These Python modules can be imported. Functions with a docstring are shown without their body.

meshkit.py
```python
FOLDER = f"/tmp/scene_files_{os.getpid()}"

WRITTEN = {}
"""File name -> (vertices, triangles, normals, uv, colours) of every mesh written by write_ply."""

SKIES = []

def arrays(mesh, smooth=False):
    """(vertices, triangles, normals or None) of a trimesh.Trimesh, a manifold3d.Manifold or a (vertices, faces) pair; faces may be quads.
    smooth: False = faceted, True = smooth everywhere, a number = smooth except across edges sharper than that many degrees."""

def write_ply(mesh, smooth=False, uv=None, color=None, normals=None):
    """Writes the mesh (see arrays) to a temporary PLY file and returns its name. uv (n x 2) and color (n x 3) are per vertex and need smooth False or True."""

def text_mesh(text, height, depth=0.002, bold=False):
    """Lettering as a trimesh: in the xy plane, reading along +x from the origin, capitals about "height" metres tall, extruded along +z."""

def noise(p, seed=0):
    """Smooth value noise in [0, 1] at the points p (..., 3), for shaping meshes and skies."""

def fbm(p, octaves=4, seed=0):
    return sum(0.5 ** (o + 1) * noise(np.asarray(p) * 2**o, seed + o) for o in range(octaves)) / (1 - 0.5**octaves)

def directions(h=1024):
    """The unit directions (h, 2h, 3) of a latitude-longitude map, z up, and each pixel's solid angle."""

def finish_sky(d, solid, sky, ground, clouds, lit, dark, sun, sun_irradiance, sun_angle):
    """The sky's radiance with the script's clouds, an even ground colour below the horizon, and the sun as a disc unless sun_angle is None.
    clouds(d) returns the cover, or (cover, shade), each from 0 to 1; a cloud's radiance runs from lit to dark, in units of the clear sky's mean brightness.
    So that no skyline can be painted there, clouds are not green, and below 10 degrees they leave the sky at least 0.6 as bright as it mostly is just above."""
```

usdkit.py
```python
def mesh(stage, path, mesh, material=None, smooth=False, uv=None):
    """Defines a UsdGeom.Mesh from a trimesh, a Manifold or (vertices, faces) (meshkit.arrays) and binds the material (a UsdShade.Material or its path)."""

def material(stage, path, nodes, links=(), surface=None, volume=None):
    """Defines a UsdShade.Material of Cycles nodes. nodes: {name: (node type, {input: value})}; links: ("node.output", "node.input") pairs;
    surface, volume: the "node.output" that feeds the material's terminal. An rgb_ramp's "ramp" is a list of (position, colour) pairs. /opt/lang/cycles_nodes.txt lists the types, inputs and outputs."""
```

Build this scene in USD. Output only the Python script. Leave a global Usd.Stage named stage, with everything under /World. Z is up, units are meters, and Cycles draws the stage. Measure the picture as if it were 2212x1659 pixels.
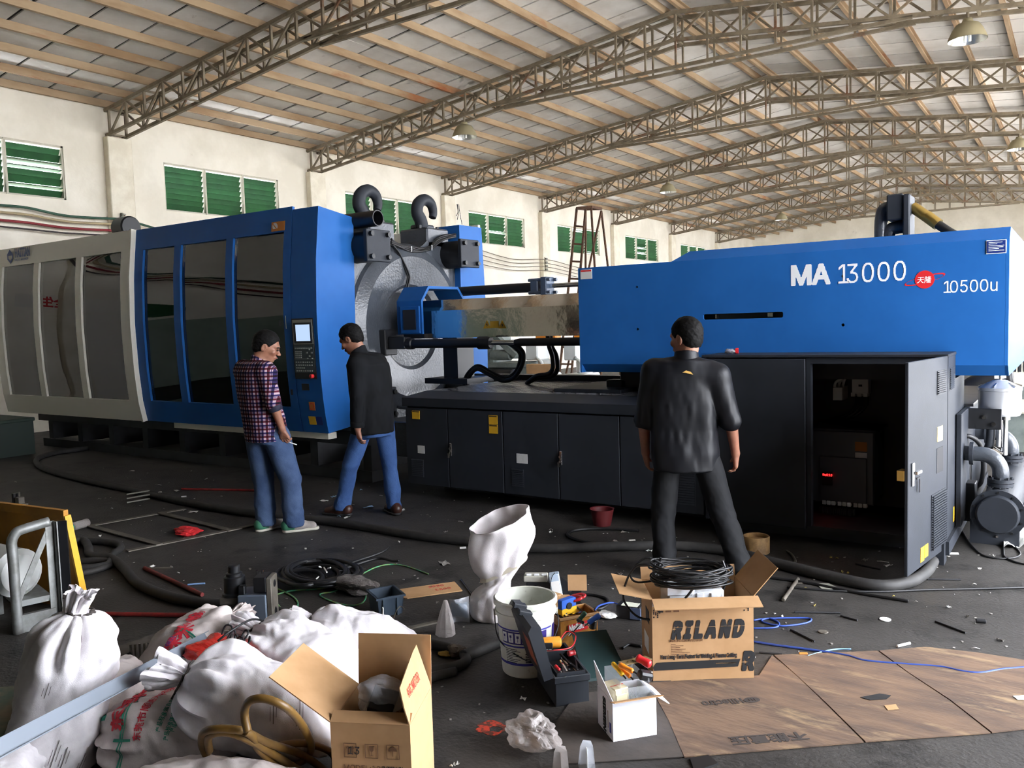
import math, random, glob, numpy as np, trimesh, usdkit, meshkit
from pxr import Usd, UsdGeom, UsdLux, UsdShade, Gf, Sdf
from scipy.spatial import ConvexHull
from shapely.geometry import Polygon, Point
from shapely import affinity, union_all, box as sbox
random.seed(7); np.random.seed(7); RNG = np.random.default_rng(7)
PI = math.pi
stage = Usd.Stage.CreateInMemory()
UsdGeom.SetStageUpAxis(stage, 'Z'); UsdGeom.SetStageMetersPerUnit(stage, 1.0)
UsdGeom.Xform.Define(stage, '/World'); UsdGeom.Scope.Define(stage, '/World/Looks')
# ---------------------------------------------------------------- camera, sky, sun, exposure
RIGHT = np.array([0.82699808, 0.56141217, -0.02984198]); UP = np.array([-0.01628509, 0.07697944, 0.99689967]); FWD = np.array([-0.56196883, 0.82394814, -0.0728045])
EYE = np.array([0, 0, 1.65]); W, H, FPX = 2212, 1659, 1800.0
cam = UsdGeom.Camera.Define(stage, '/World/camera')
cam.CreateHorizontalApertureAttr(36.0); cam.CreateVerticalApertureAttr(27.0); cam.CreateFocalLengthAttr(36.0 * FPX / W)
cam.CreateClippingRangeAttr(Gf.Vec2f(0.05, 400)); cam.CreateExposureAttr(EXPO := 2.5)
cam.AddTransformOp().Set(Gf.Matrix4d(*RIGHT, 0, *UP, 0, *(-FWD), 0, *EYE, 1))
dome = UsdLux.DomeLight.Define(stage, '/World/sky'); dome.CreateColorAttr(Gf.Vec3f(0.93, 0.97, 1.06)); dome.CreateIntensityAttr(1.35)
sun = UsdLux.DistantLight.Define(stage, '/World/sun'); sun.CreateAngleAttr(3.0); sun.CreateIntensityAttr(20.0); sun.CreateColorAttr(Gf.Vec3f(1, 0.95, 0.87))
sun.AddRotateXYZOp().Set(Gf.Vec3f(6, 30, 0))          # high midday sun; falls on the yard outside the open side
# ---------------------------------------------------------------- helpers
def ray(px, py): return (px - W / 2) / FPX * RIGHT - (py - H / 2) / FPX * UP + FWD
def at(px, py, v=0.0, ax=2):
    d = ray(px, py); return EYE + d * (v - EYE[ax]) / d[ax]
def unit(a): a = np.asarray(a, float); return a / np.linalg.norm(a)
def lin(c):
    c = np.asarray(c, float) / 255; return tuple(np.where(c < 0.04045, c / 12.92, ((c + 0.055) / 1.055) ** 2.4))
USED = {}
def uniq(parent, name):
    k = (parent, name); n = USED.get(k, 0); USED[k] = n + 1
    return f'{parent}/{name}' + (f'_{n:03d}' if n else '')
class T:                                                # a thing: Xform at its base
    def __init__(s, name, label, cat, loc=(0, 0, 0), rz=0.0, group=None, kind=None, mtx=None):
        s.path = uniq('/World', name); x = UsdGeom.Xform.Define(stage, s.path); s.prim = x.GetPrim()
        if mtx is None:
            c, n = math.cos(rz), math.sin(rz); mtx = np.eye(4); mtx[:3, :3] = [[c, -n, 0], [n, c, 0], [0, 0, 1]]; mtx[:3, 3] = loc
        s.m = np.asarray(mtx, float); s.inv = np.linalg.inv(s.m); x.AddTransformOp().Set(Gf.Matrix4d(*s.m.T.ravel()))
        tag(s.prim, label, cat, group, kind)
def tag(p, label=None, cat=None, group=None, kind=None):
    for k, v in (('label', label), ('category', cat), ('group', group), ('kind', kind)):
        if v: p.SetCustomDataByKey(k, v)
def put(par, name, mesh, m, smooth=False, label=None, w=False, kind=None):   # a part of thing (or part path) par; w: mesh given in world space
    v, f = mesh
    if w: v = v @ par.inv[:3, :3].T + par.inv[:3, 3]
    base = par if isinstance(par, str) else par.path
    p = usdkit.mesh(stage, uniq(base, name), (v, f), m, smooth); tag(p.GetPrim(), label, kind=kind)
    return str(p.GetPath())
def solo(name, mesh, m, label=None, cat=None, smooth=False, group=None, kind=None):   # a thing that is one mesh, placed at its own base
    v, f = mesh; c = np.array([(v[:, 0].min() + v[:, 0].max()) / 2, (v[:, 1].min() + v[:, 1].max()) / 2, v[:, 2].min()])
    p = usdkit.mesh(stage, uniq('/World', name), (v - c, f), m, smooth); p.AddTranslateOp().Set(Gf.Vec3d(*c))
    tag(p.GetPrim(), label, cat, group, kind); return str(p.GetPath())
def struct(name, mesh, m, smooth=False): return solo(name, mesh, m, smooth=smooth, kind='structure')
def dup(src, loc, rz=0.0, label=None, cat=None, group=None, name=None, kind=None):
    sp = stage.GetPrimAtPath(src.path); d = sp.GetCustomData()
    x = UsdGeom.Xform.Define(stage, uniq('/World', name or src.path.split('/')[-1]))
    x.GetPrim().GetReferences().AddInternalReference(sp.GetPath())
    x.ClearXformOpOrder(); c, n = math.cos(rz), math.sin(rz)
    x.GetPrim().GetAttribute('xformOp:transform').Set(Gf.Matrix4d(c, n, 0, 0, -n, c, 0, 0, 0, 0, 1, 0, *map(float, loc), 1))
    x.GetPrim().CreateAttribute('xformOpOrder', Sdf.ValueTypeNames.TokenArray, False, Sdf.VariabilityUniform).Set(['xformOp:transform'])
    x.GetPrim().SetInstanceable(True); tag(x.GetPrim(), label or d.get('label'), cat or d.get('category'), group or d.get('group'), kind or d.get('kind'))
def cat(ms):
    vs, fs, n = [], [], 0
    for v, f in ms: vs.append(v); fs.append(np.asarray(f) + n); n += len(v)
    return np.vstack(vs), np.vstack(fs)
def tm(m): return np.array(m.vertices), np.array(m.faces)
def hull(p):
    h = ConvexHull(np.asarray(p, float)); v = np.asarray(p, float); f = h.simplices.copy(); c = v[h.vertices].mean(0)
    n = np.cross(v[f[:, 1]] - v[f[:, 0]], v[f[:, 2]] - v[f[:, 0]]); flip = (n * (v[f[:, 0]] - c)).sum(1) < 0; f[flip] = f[flip][:, ::-1]
    u, inv = np.unique(f, return_inverse=True); return v[u], inv.reshape(f.shape)
BV = np.array([(x, y, z) for x in (0, 1) for y in (0, 1) for z in (0, 1)], float)
BF = np.array([(0, 1, 3), (0, 3, 2), (4, 6, 7), (4, 7, 5), (0, 4, 5), (0, 5, 1), (2, 3, 7), (2, 7, 6), (0, 2, 6), (0, 6, 4), (1, 5, 7), (1, 7, 3)])
def bx(x0, x1, y0, y1, z0, z1, b=0.0):
    lo, hi = np.array([min(x0, x1), min(y0, y1), min(z0, z1)]), np.array([max(x0, x1), max(y0, y1), max(z0, z1)])
    if not b: return lo + BV * (hi - lo), BF.copy()
    b = min(b, (hi - lo).min() * 0.49); p = []
    for s in BV:
        for k in range(3):
            d = np.where(np.arange(3) == k, 0, b); p.append(lo + s * (hi - lo) + np.where(s > 0, -d, d))
    return hull(p)
def cbx(c, s, b=0.0): return bx(c[0] - s[0] / 2, c[0] + s[0] / 2, c[1] - s[1] / 2, c[1] + s[1] / 2, c[2] - s[2] / 2, c[2] + s[2] / 2, b)
def frame_of(d, up=(0, 0, 1)):
    d = np.asarray(d, float); d = d / np.linalg.norm(d); a = np.cross(up, d)
    if np.linalg.norm(a) < 1e-3: a = np.cross((1, 0, 0), d)
    a /= np.linalg.norm(a); return d, a, np.cross(d, a)
def bar(p, q, w, h, up=(0, 0, 1), b=0.0):               # a box from p to q, w wide, h high
    p, q = np.asarray(p, float), np.asarray(q, float); d, a, u = frame_of(q - p, up); L = np.linalg.norm(q - p)
    v, f = bx(0, L, -w / 2, w / 2, -h / 2, h / 2, b); return p + v[:, :1] * d + v[:, 1:2] * a + v[:, 2:] * u, f
def spl(pts, n=8, closed=False):
    P = np.asarray(pts, float); N = len(P); out = []
    for i in range(N if closed else N - 1):
        a, b, c, d = (P[(i + k) % N] if closed else P[min(max(i + k, 0), N - 1)] for k in (-1, 0, 1, 2))
        for t in np.linspace(0, 1, n, endpoint=False):
            out.append(0.5 * (2 * b + (c - a) * t + (2 * a - 5 * b + 4 * c - d) * t * t + (3 * b - a - 3 * c + d) * t ** 3))
    if not closed: out.append(P[-1])
    return np.array(out)
def tube(pts, r, n=8, closed=False, sq=(1, 1)):
    P = np.asarray(pts, float); R = np.broadcast_to(np.asarray(r, float), (len(P),))
    t = (np.roll(P, -1, 0) - np.roll(P, 1, 0)) if closed else np.gradient(P, axis=0)
    t /= np.linalg.norm(t, axis=1, keepdims=True) + 1e-12
    a = np.cross(t[0], (0, 0, 1.0)); a = a if np.linalg.norm(a) > 0.1 else np.cross(t[0], (1.0, 0, 0)); a /= np.linalg.norm(a); A = []
    for k in range(len(P)):
        a = a - t[k] * (a @ t[k]); a /= np.linalg.norm(a) + 1e-12; A.append(a)
    A = np.array(A); B = np.cross(t, A); th = np.arange(n) * 2 * PI / n
    v = (P[:, None] + R[:, None, None] * (np.cos(th)[None, :, None] * A[:, None] * sq[0] + np.sin(th)[None, :, None] * B[:, None] * sq[1])).reshape(-1, 3)
    m = len(P); f = []
    i, j = np.meshgrid(np.arange(m if closed else m - 1), np.arange(n), indexing='ij'); i2 = (i + 1) % m; j2 = (j + 1) % n
    q = np.stack([i * n + j, i * n + j2, i2 * n + j2, i2 * n + j], -1).reshape(-1, 4); f = np.vstack([q[:, [0, 1, 2]], q[:, [0, 2, 3]]])
    if not closed:
        v = np.vstack([v, P[0], P[-1]]); e = m * n; k = np.arange(n); k2 = (k + 1) % n
        f = np.vstack([f, np.stack([np.full(n, e), k2, k], 1), np.stack([np.full(n, e + 1), (m - 1) * n + k, (m - 1) * n + k2], 1)])
    return v, f
def lathe(prof, n=32, c=(0, 0, 0), ax=(0, 0, 1)):       # prof: (radius, height) pairs, outside surface going up
    P = np.array([(max(r, 1e-5), z) for r, z in prof]); th = np.arange(n) * 2 * PI / n
    v = np.stack([P[:, :1] * np.cos(th), P[:, :1] * np.sin(th), np.repeat(P[:, 1:], n, 1)], -1).reshape(-1, 3); m = len(P)
    i, j = np.meshgrid(np.arange(m - 1), np.arange(n), indexing='ij'); j2 = (j + 1) % n
    q = np.stack([i * n + j, i * n + j2, (i + 1) * n + j2, (i + 1) * n + j], -1).reshape(-1, 4)
    d, a, b = frame_of(ax, (1, 0, 0) if abs(ax[2]) > .9 * np.linalg.norm(ax) else (0, 0, 1))
    return np.asarray(c, float) + v[:, :1] * a + v[:, 1:2] * b + v[:, 2:] * d, np.vstack([q[:, [0, 1, 2]], q[:, [0, 2, 3]]])
def cyl(p, q, r, n=20, b=0.0):
    p, q = np.asarray(p, float), np.asarray(q, float); L = np.linalg.norm(q - p); b = min(b, r * .9, L * .49)
    return lathe([(0, 0), (r - b, 0), (r, b), (r, L - b), (r - b, L), (0, L)] if b else [(0, 0), (r, 0), (r, L), (0, L)], n, p, q - p)
def prism(poly, h, o=(0, 0, 0), u=(1, 0, 0), v=(0, 1, 0)):   # 2-D outline extruded along u x v
    g = poly if hasattr(poly, 'geom_type') else Polygon(poly)
    ms = [tm(trimesh.creation.extrude_polygon(k, h, engine='earcut')) for k in getattr(g, 'geoms', [g]) if k.area > 0]
    p, f = cat(ms); u, v = np.asarray(u, float), np.asarray(v, float); u /= np.linalg.norm(u); v /= np.linalg.norm(v); n = np.cross(u, v)
    return np.asarray(o, float) + p[:, :1] * u + p[:, 1:2] * v + p[:, 2:] * n, f
def sheet(P, th=0.0):                                   # a grid of points (n, m, 3) as a surface; th: given thickness along its normals
    P = np.asarray(P, float); n, m = P.shape[:2]; i, j = np.meshgrid(np.arange(n - 1), np.arange(m - 1), indexing='ij')
    q = np.stack([i * m + j, (i + 1) * m + j, (i + 1) * m + j + 1, i * m + j + 1], -1).reshape(-1, 4); f = np.vstack([q[:, [0, 1, 2]], q[:, [0, 2, 3]]])
    v = P.reshape(-1, 3)
    if not th: return v, f
    du, dv = np.gradient(P, axis=0), np.gradient(P, axis=1); nn = np.cross(du, dv); nn /= np.linalg.norm(nn, axis=-1, keepdims=True) + 1e-12
    w = (P - nn * th).reshape(-1, 3); N = len(v); e = np.concatenate([np.arange(m), np.arange(1, n) * m + m - 1, (n - 1) * m + np.arange(m - 2, -1, -1), np.arange(n - 2, 0, -1) * m]); e2 = np.roll(e, -1)
    s = np.vstack([np.stack([e, e2, e2 + N], 1), np.stack([e, e2 + N, e + N], 1)])
    return np.vstack([v, w]), np.vstack([f, f[:, ::-1] + N, s[:, ::-1]])
def rot(mesh, rx=0, ry=0, rz=0, o=(0, 0, 0)):
    m = trimesh.transformations.euler_matrix(rx, ry, rz)[:3, :3]; return mesh[0] @ m.T + np.asarray(o, float), mesh[1]
def mv(mesh, o): return mesh[0] + np.asarray(o, float), mesh[1]
def cap(p, q, r): return tube(np.array([p, q], float), r, 10)
FONTS = {'l': 'Inter.woff2', 'c': 'Noto Sans CJK Regular.woff2'}
GLY = {}
def glyphs(text, h, font='l', bold=0):                  # lettering as a shapely outline, capitals h tall, origin at baseline left
    key = (text, font, bold)
    if key not in GLY:
        from PIL import Image, ImageDraw, ImageFont
        fo = ImageFont.truetype(glob.glob('/opt/blender-*/*/datafiles/fonts/' + FONTS[font])[0], 64)
        x0, y0, x1, y1 = fo.getbbox(text, anchor='ls', stroke_width=bold)
        im = Image.new('L', (x1 - x0 + 8, y1 - y0 + 8)); ImageDraw.Draw(im).text((4 - x0, 4 - y0), text, 255, fo, anchor='ls', stroke_width=bold)
        on = np.pad(np.asarray(im) > 127, ((0, 0), (1, 1))).astype(np.int8)
        rows, st = np.nonzero(np.diff(on, axis=1) == 1); en = np.nonzero(np.diff(on, axis=1) == -1)[1]
        g = union_all(sbox(st, -rows - 1, en, -rows)).buffer(0.6).buffer(-0.6).simplify(0.6)
        GLY[key] = affinity.translate(g, -4, 4 - y0)
    s = h / (47.0 if font == 'l' else 56.0); return affinity.scale(GLY[key], s, s, origin=(0, 0))
def letter(par, text, h, m, o, u, v, font='l', bold=0, w=True, shear=0.0, th=0.0012, sx=1.0, name='lettering'):
    g = glyphs(text, h, font, bold)
    if shear or sx != 1: g = affinity.affine_transform(g, [sx, shear, 0, 1, 0, 0])
    return put(par, name, prism(g, th, o, u, v), m, w=w)
# ---------------------------------------------------------------- materials
def M(name, col, col2=None, sc=6.0, rough=0.5, metal=0.0, bump=0.0, bsc=40.0, spec=0.5, lo=0.4, hi=0.62, spk=None, detail=5.0, coat=0.0, stretch=None, rnd=0.0, **kw):
    n = {'tc': ('texture_coordinate', {}), 'p': ('principled_bsdf', dict(base_color=lin(col), roughness=rough, metallic=metal, specular_ior_level=spec, coat_weight=coat, coat_roughness=.1, **kw))}
    L = []; src = 'tc.object'
    if stretch: n['mp'] = ('mapping', {'scale': stretch}); L.append(('tc.object', 'mp.vector')); src = 'mp.vector'
    out = None
    if col2 is not None:
        n['nz'] = ('noise_texture', dict(scale=sc, detail=detail, roughness=.62)); n['rp'] = ('rgb_ramp', {'ramp': [(0, lin(col)), (lo, lin(col)), (hi, lin(col2)), (1, lin(col2))]})
        L += [(src, 'nz.vector'), ('nz.fac', 'rp.fac')]; out = 'rp.color'
    if spk:                                             # (colour, scale, threshold, width)
        n['nk'] = ('noise_texture', dict(scale=spk[1], detail=6.0, roughness=.7)); n['rk'] = ('rgb_ramp', {'ramp': [(0, (0, 0, 0)), (spk[2], (0, 0, 0)), (spk[2] + spk[3], (1, 1, 1)), (1, (1, 1, 1))]})
        n['mk'] = ('mix_color', dict(a=lin(col), b=lin(spk[0]))); L += [(src, 'nk.vector'), ('nk.fac', 'rk.fac'), ('rk.color', 'mk.fac')]
        if out: L.append((out, 'mk.a'))
        out = 'mk.result'
    if rnd:                                             # tone varies from piece to piece
        n['oi'] = ('object_info', {}); n['mr'] = ('map_range', dict(from_min=0., from_max=1., to_min=1 - rnd, to_max=1 + rnd)); n['hv'] = ('hsv', dict(color=lin(col)))
        L += [('oi.random', 'mr.value'), ('mr.result', 'hv.value')]
        if out: L.append((out, 'hv.color'))
        out = 'hv.color'
    if out: L.append((out, 'p.base_color'))
    if bump:
        n['nb'] = ('noise_texture', dict(scale=bsc, detail=4.0)); n['bp'] = ('bump', dict(strength=bump, distance=0.01)); L += [(src, 'nb.vector'), ('nb.fac', 'bp.height'), ('bp.normal', 'p.normal')]
    return usdkit.material(stage, '/World/Looks/' + name, n, L, 'p.BSDF')
def pane_mat(name, tint, ior=1.5, rough=0.0):
    n = {'t': ('transparent_bsdf', {'color': tint}), 'g': ('glossy_bsdf', {'color': (1, 1, 1), 'roughness': rough}), 'f': ('fresnel', {'IOR': ior}), 'm': ('mix_closure', {})}
    return usdkit.material(stage, '/World/Looks/' + name, n, [('f.fac', 'm.fac'), ('t.BSDF', 'm.closure1'), ('g.BSDF', 'm.closure2')], 'm.closure')
def film_mat(name, col, fac=.45, rough=.15):            # thin plastic film: see-through mixed with a shiny sheet
    n = {'t': ('transparent_bsdf', {'color': (.95, .95, .95)}), 'p': ('principled_bsdf', {'base_color': lin(col), 'roughness': rough, 'specular_ior_level': .8}), 'm': ('mix_closure', {'fac': fac})}
    return usdkit.material(stage, '/World/Looks/' + name, n, [('t.BSDF', 'm.closure1'), ('p.BSDF', 'm.closure2')], 'm.closure')
def glow_mat(name, col, s):
    return usdkit.material(stage, '/World/Looks/' + name, {'e': ('emission', {'color': lin(col), 'strength': s})}, [], 'e.emission')
m_floor = M("floor_concrete", (46, 43, 40), (64, 61, 58), sc=1.3, rough=.62, bump=.35, bsc=55, spk=((30, 28, 26), 3.2, .52, .12), detail=9, spec=.4)
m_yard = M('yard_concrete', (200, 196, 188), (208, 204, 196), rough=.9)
m_wall = M('wall_plaster', (226, 218, 200), (240, 233, 217), sc=.9, rough=.9, bump=.25, bsc=9, spk=((190, 180, 160), 1.7, .66, .14), spec=.2)
m_wallf = M('wall_unpainted', (120, 112, 100), (96, 90, 82), sc=1.5, rough=.9)
m_wallg = M('wall_lower', (150, 165, 150), (135, 150, 135), sc=2, rough=.7)
m_pil = M('pilaster_plaster', (222, 212, 190), (236, 228, 208), sc=3, rough=.9, bump=.3, bsc=12, spec=.2)
m_deck = M('roof_backing', (52, 46, 40), rough=.95)
m_panel = M('roof_sheet', (222, 217, 210), (206, 199, 190), sc=1.1, rough=.9, spec=.2, bump=.1, bsc=30, spk=((140, 122, 104), 2.6, .62, .2), rnd=.07)
m_purlin = M('purlin_steel', (176, 152, 122), (150, 122, 92), sc=2.4, rough=.75, spk=((150, 92, 56), .9, .6, .1), spec=.3, stretch=(1, .25, 1))
m_truss = M('truss_steel', (140, 128, 108), (118, 106, 88), sc=5, rough=.7, spk=((116, 74, 50), 1.2, .6, .1), spec=.3)
m_rust = M('rusty_steel', (96, 66, 46), (72, 52, 40), sc=9, rough=.85)
m_green = M('louvre_green', (40, 92, 50), (34, 80, 44), sc=3, rough=.55, rnd=.14)
m_wframe = M('window_frame_paint', (196, 190, 172), rough=.7)
m_dark = M('dark_recess', (20, 20, 22), rough=.8)
# ---------------------------------------------------------------- the hall
XW, XR, RX = -15.0, 3.4, -5.85
YB, YF = 46.0, -11.0
def zt(x): return 5.80 + 0.1165 * ((x - XW) if x <= RX else (XR + .0 - x) * (RX - XW) / (XR - RX))   # top chord of the trusses
TY = [9.04, 13.94, 18.92, 24.08, 29.26, 34.76, 40.4]
struct('floor', bx(XW - .3, XR + .3, YF - .3, YB + .3, -.2, 0), m_floor)
struct('ground', bx(XR + .3, XR + 45, YF - 30, YB + 20, -.25, -.05), m_yard)
put('/World/floor', 'entrance_slab', mv(bx(.8, XR, YF, YB, 0, .004), -np.array([(XW + XR) / 2, (YB + YF) / 2, -.2])), m_yard)  # pale slab added out of view to bounce light onto the right ceiling
WIN = [(5.1, 8.05), (10.02, 12.87), (14.95, 17.84), (19.98, 22.98), (25.07, 28.14), (30.3, 33.45), (35.9, 39.0)]
Z0, Z1 = 4.08, 5.02
wl = [bx(XW - .25, XW, YF, YB, 0, Z0), bx(XW - .25, XW, YF, YB, Z1, 6.02)]
ed = [YF] + [e for w in WIN for e in w] + [YB]
for a, b in zip(ed[::2], ed[1::2]): wl.append(bx(XW - .25, XW, a, b, Z0, Z1))
wall_left = struct('wall_left', cat(wl), m_wall)
wl_c = np.array([XW - .125, (YF + YB) / 2, 0])
for y in [3.9] + TY: put(wall_left, 'pilaster', mv(bx(XW, XW + .16, y - .24, y + .24, 0, 5.31, .012), -wl_c), m_pil)
gable = lambda y0, y1: prism([(XW, 0), (XR, 0), (XR, zt(XR) + .19), (RX, zt(RX) + .19), (XW, zt(XW) + .19)], y1 - y0, (0, y1, 0), (1, 0, 0), (0, 0, 1))
struct('wall_back', gable(YB, YB + .25), m_wall)
struct('wall_front', gable(YF - .25, YF), m_wallf)
put('/World/wall_front', 'wainscot', bx(-9.15, 9.15, .13, .15, 0, 1.5), m_wallg)
OPEN = [(2.7, 8.6, 4.7), (11.2, 14.2, 5.7), (20.0, 26.5, 5.7), (32.0, 39.0, 5.7)]
wr = []; yy = YF
for a, b, h in OPEN: wr += [bx(XR, XR + .25, yy, a, 0, 6.02), bx(XR, XR + .25, a, b, h, 6.02)]; yy = b
wr.append(bx(XR, XR + .25, yy, YB, 0, 6.02)); struct('wall_right', cat(wr), m_wall)
# roof: backing, sheets, purlins
CE = []
for xa, xb in ((XW - .3, RX), (RX, XR + .3)):
    za, zb = zt(xa) + .19, zt(xb) + .19
    CE.append(prism([(xa, za), (xb, zb), (xb, zb + .05), (xa, za + .05)], YB - YF + .6, (0, YB + .3, 0), (1, 0, 0), (0, 0, 1)))
ceiling = struct('ceiling', cat(CE), m_deck); cz = stage.GetPrimAtPath(ceiling).GetAttribute('xformOp:translate').Get(); cz = np.array(cz)
def roofpiece(name, mesh, m): return put('/World/ceiling', name, mv(mesh, -cz), m)
ysm = np.arange(4.6, YB, .805)
for xa, xb in ((XW, -10.3), (-10.3, RX - .02), (RX + .02, -1.3), (-1.3, XR)):
    for y in ysm:
        g = .019 + .013 * random.random(); d = .158 + .006 * random.random(); za, zb = zt(xa + 1e-6) + d, zt(xb - 1e-6) + d
        roofpiece('roof_panel', prism([(xa, za), (xb, zb), (xb, zb + .022), (xa, za + .022)], .805 - 2 * g, (0, min(y + .805 - g, YB), 0), (1, 0, 0), (0, 0, 1)), m_panel)
PX = [XW + .08] + [-14.3 + .735 * i for i in range(11)] + [RX - .16]; PX = PX + [2 * RX - x for x in PX[::-1]]
for x in PX:
    s = 1 if x < RX else -1; z = zt(x); t = .004
    c = [(-.03, .03), (.03, .03), (.03, .155), (-.03, .155), (-.03, .14), (.022, .14), (.022, .045), (-.022, .045), (-.022, .06), (-.03, .06)]
    c = [(s * a, b) for a, b in c]
    roofpiece('purlin', prism(c if s > 0 else c[::-1], YB - 2, (x, YB, z), (1, 0, 0), (0, 0, 1)), m_purlin)
# trusses: one box truss of two planes, copied along the hall
ORD = ['nearest the camera', 'second from the camera', 'third from the camera', 'fourth from the camera', 'fifth from the camera', 'sixth from the camera', 'farthest, by the end wall']
tr = T('roof_truss', 'rusty grey steel box truss under the roof, ' + ORD[0], 'roof truss', (0, TY[0], 0), group='roof trusses')
tops = []
NP = 33; xs = np.linspace(XW + .12, XR - .12, NP)
zb = lambda x: zt(x) - .46
hw = .16
for y in (-hw, hw):
    for xa, xb in ((XW, RX), (RX, XR)):
        put(tr, 'top_chord', bar((xa, y, zt(xa)), (xb, y, zt(xb)), .06, .06), m_truss)
        put(tr, 'bottom_chord', bar((xa, y, zb(xa)), (xb, y, zb(xb)), .055, .055), m_truss)
    put(tr, 'tie_chord', bar((-9.6, y, zb(-9.6) - .02), (-2.1, y, zb(-2.1) - .02), .055, .05), m_truss, label='straight lower tie bridging the ridge')
    for i, x in enumerate(xs):
        put(tr, 'vertical', bar((x, y, zb(x)), (x, y, zt(x)), .038, .038, (1, 0, 0)), m_truss)
        if i:
            x0 = xs[i - 1]; k = (i + (y > 0)) % 2
            p, q = ((x0, zb(x0)), (x, zt(x))) if k else ((x0, zt(x0)), (x, zb(x)))
            put(tr, 'diagonal', bar((p[0], y, p[1]), (q[0], y, q[1]), .03, .036), m_truss)
        if -9.2 < x < -2.5 and i % 1 == 0: put(tr, 'tie_post', bar((x, y, zb(-9.6) - .02), (x, y, zb(x)), .03, .03, (1, 0, 0)), m_truss)
for x in xs[::2]:
    put(tr, 'batten', bar((x, -hw, zb(x)), (x, hw, zb(x)), .04, .03), m_truss); put(tr, 'batten', bar((x, -hw, zt(x)), (x, hw, zt(x)), .04, .03), m_truss)
for y, o in zip(TY[1:], ORD[1:]): dup(tr, (0, y, 0), label='rusty grey steel box truss under the roof, ' + o)
# louvred windows
def window(n, y0, y1, gaps=()):
    t = T(f'window_{n}', None, None, (XW, (y0 + y1) / 2, Z0), kind='structure'); hgt, wd = Z1 - Z0, y1 - y0
    fr = [bx(-.2, -.02, -wd / 2, wd / 2, 0, .03), bx(-.2, -.02, -wd / 2, wd / 2, hgt - .03, hgt), bx(-.2, -.02, -wd / 2, -wd / 2 + .03, 0, hgt), bx(-.2, -.02, wd / 2 - .03, wd / 2, 0, hgt)]
    put(t, 'window_frame', cat(fr), m_wframe)
    for k in (1, 2): put(t, 'mullion', bx(-.19, -.005, -wd / 2 + wd / 3 * k - .018, -wd / 2 + wd / 3 * k + .018, 0, hgt), m_wframe)
    NS = 8
    for k in range(3):
        a, b = -wd / 2 + wd / 3 * k + .03, -wd / 2 + wd / 3 * (k + 1) - .03
        for j in range(NS):
            z = .04 + (hgt - .1) / NS * (j + .5); op = (k, j) in gaps
            h2 = (hgt - .1) / NS * .64; a0 = math.radians(8 if op else 58)
            put(t, 'louvre_slat', bar((-.1, a, z), (-.1, b, z), .014, 2 * h2, (math.cos(a0), 0, math.sin(a0))), m_green)
    return t
window(1, *WIN[0], gaps=((2, 1), (2, 4), (2, 5)))
for i, w in enumerate(WIN[1:]): window(i + 2, *w, gaps={3: ((1, 3),), 4: ((1, 7), (2, 0)), 5: ((1, 2), (1, 4))}.get(i + 1, ()))
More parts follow.
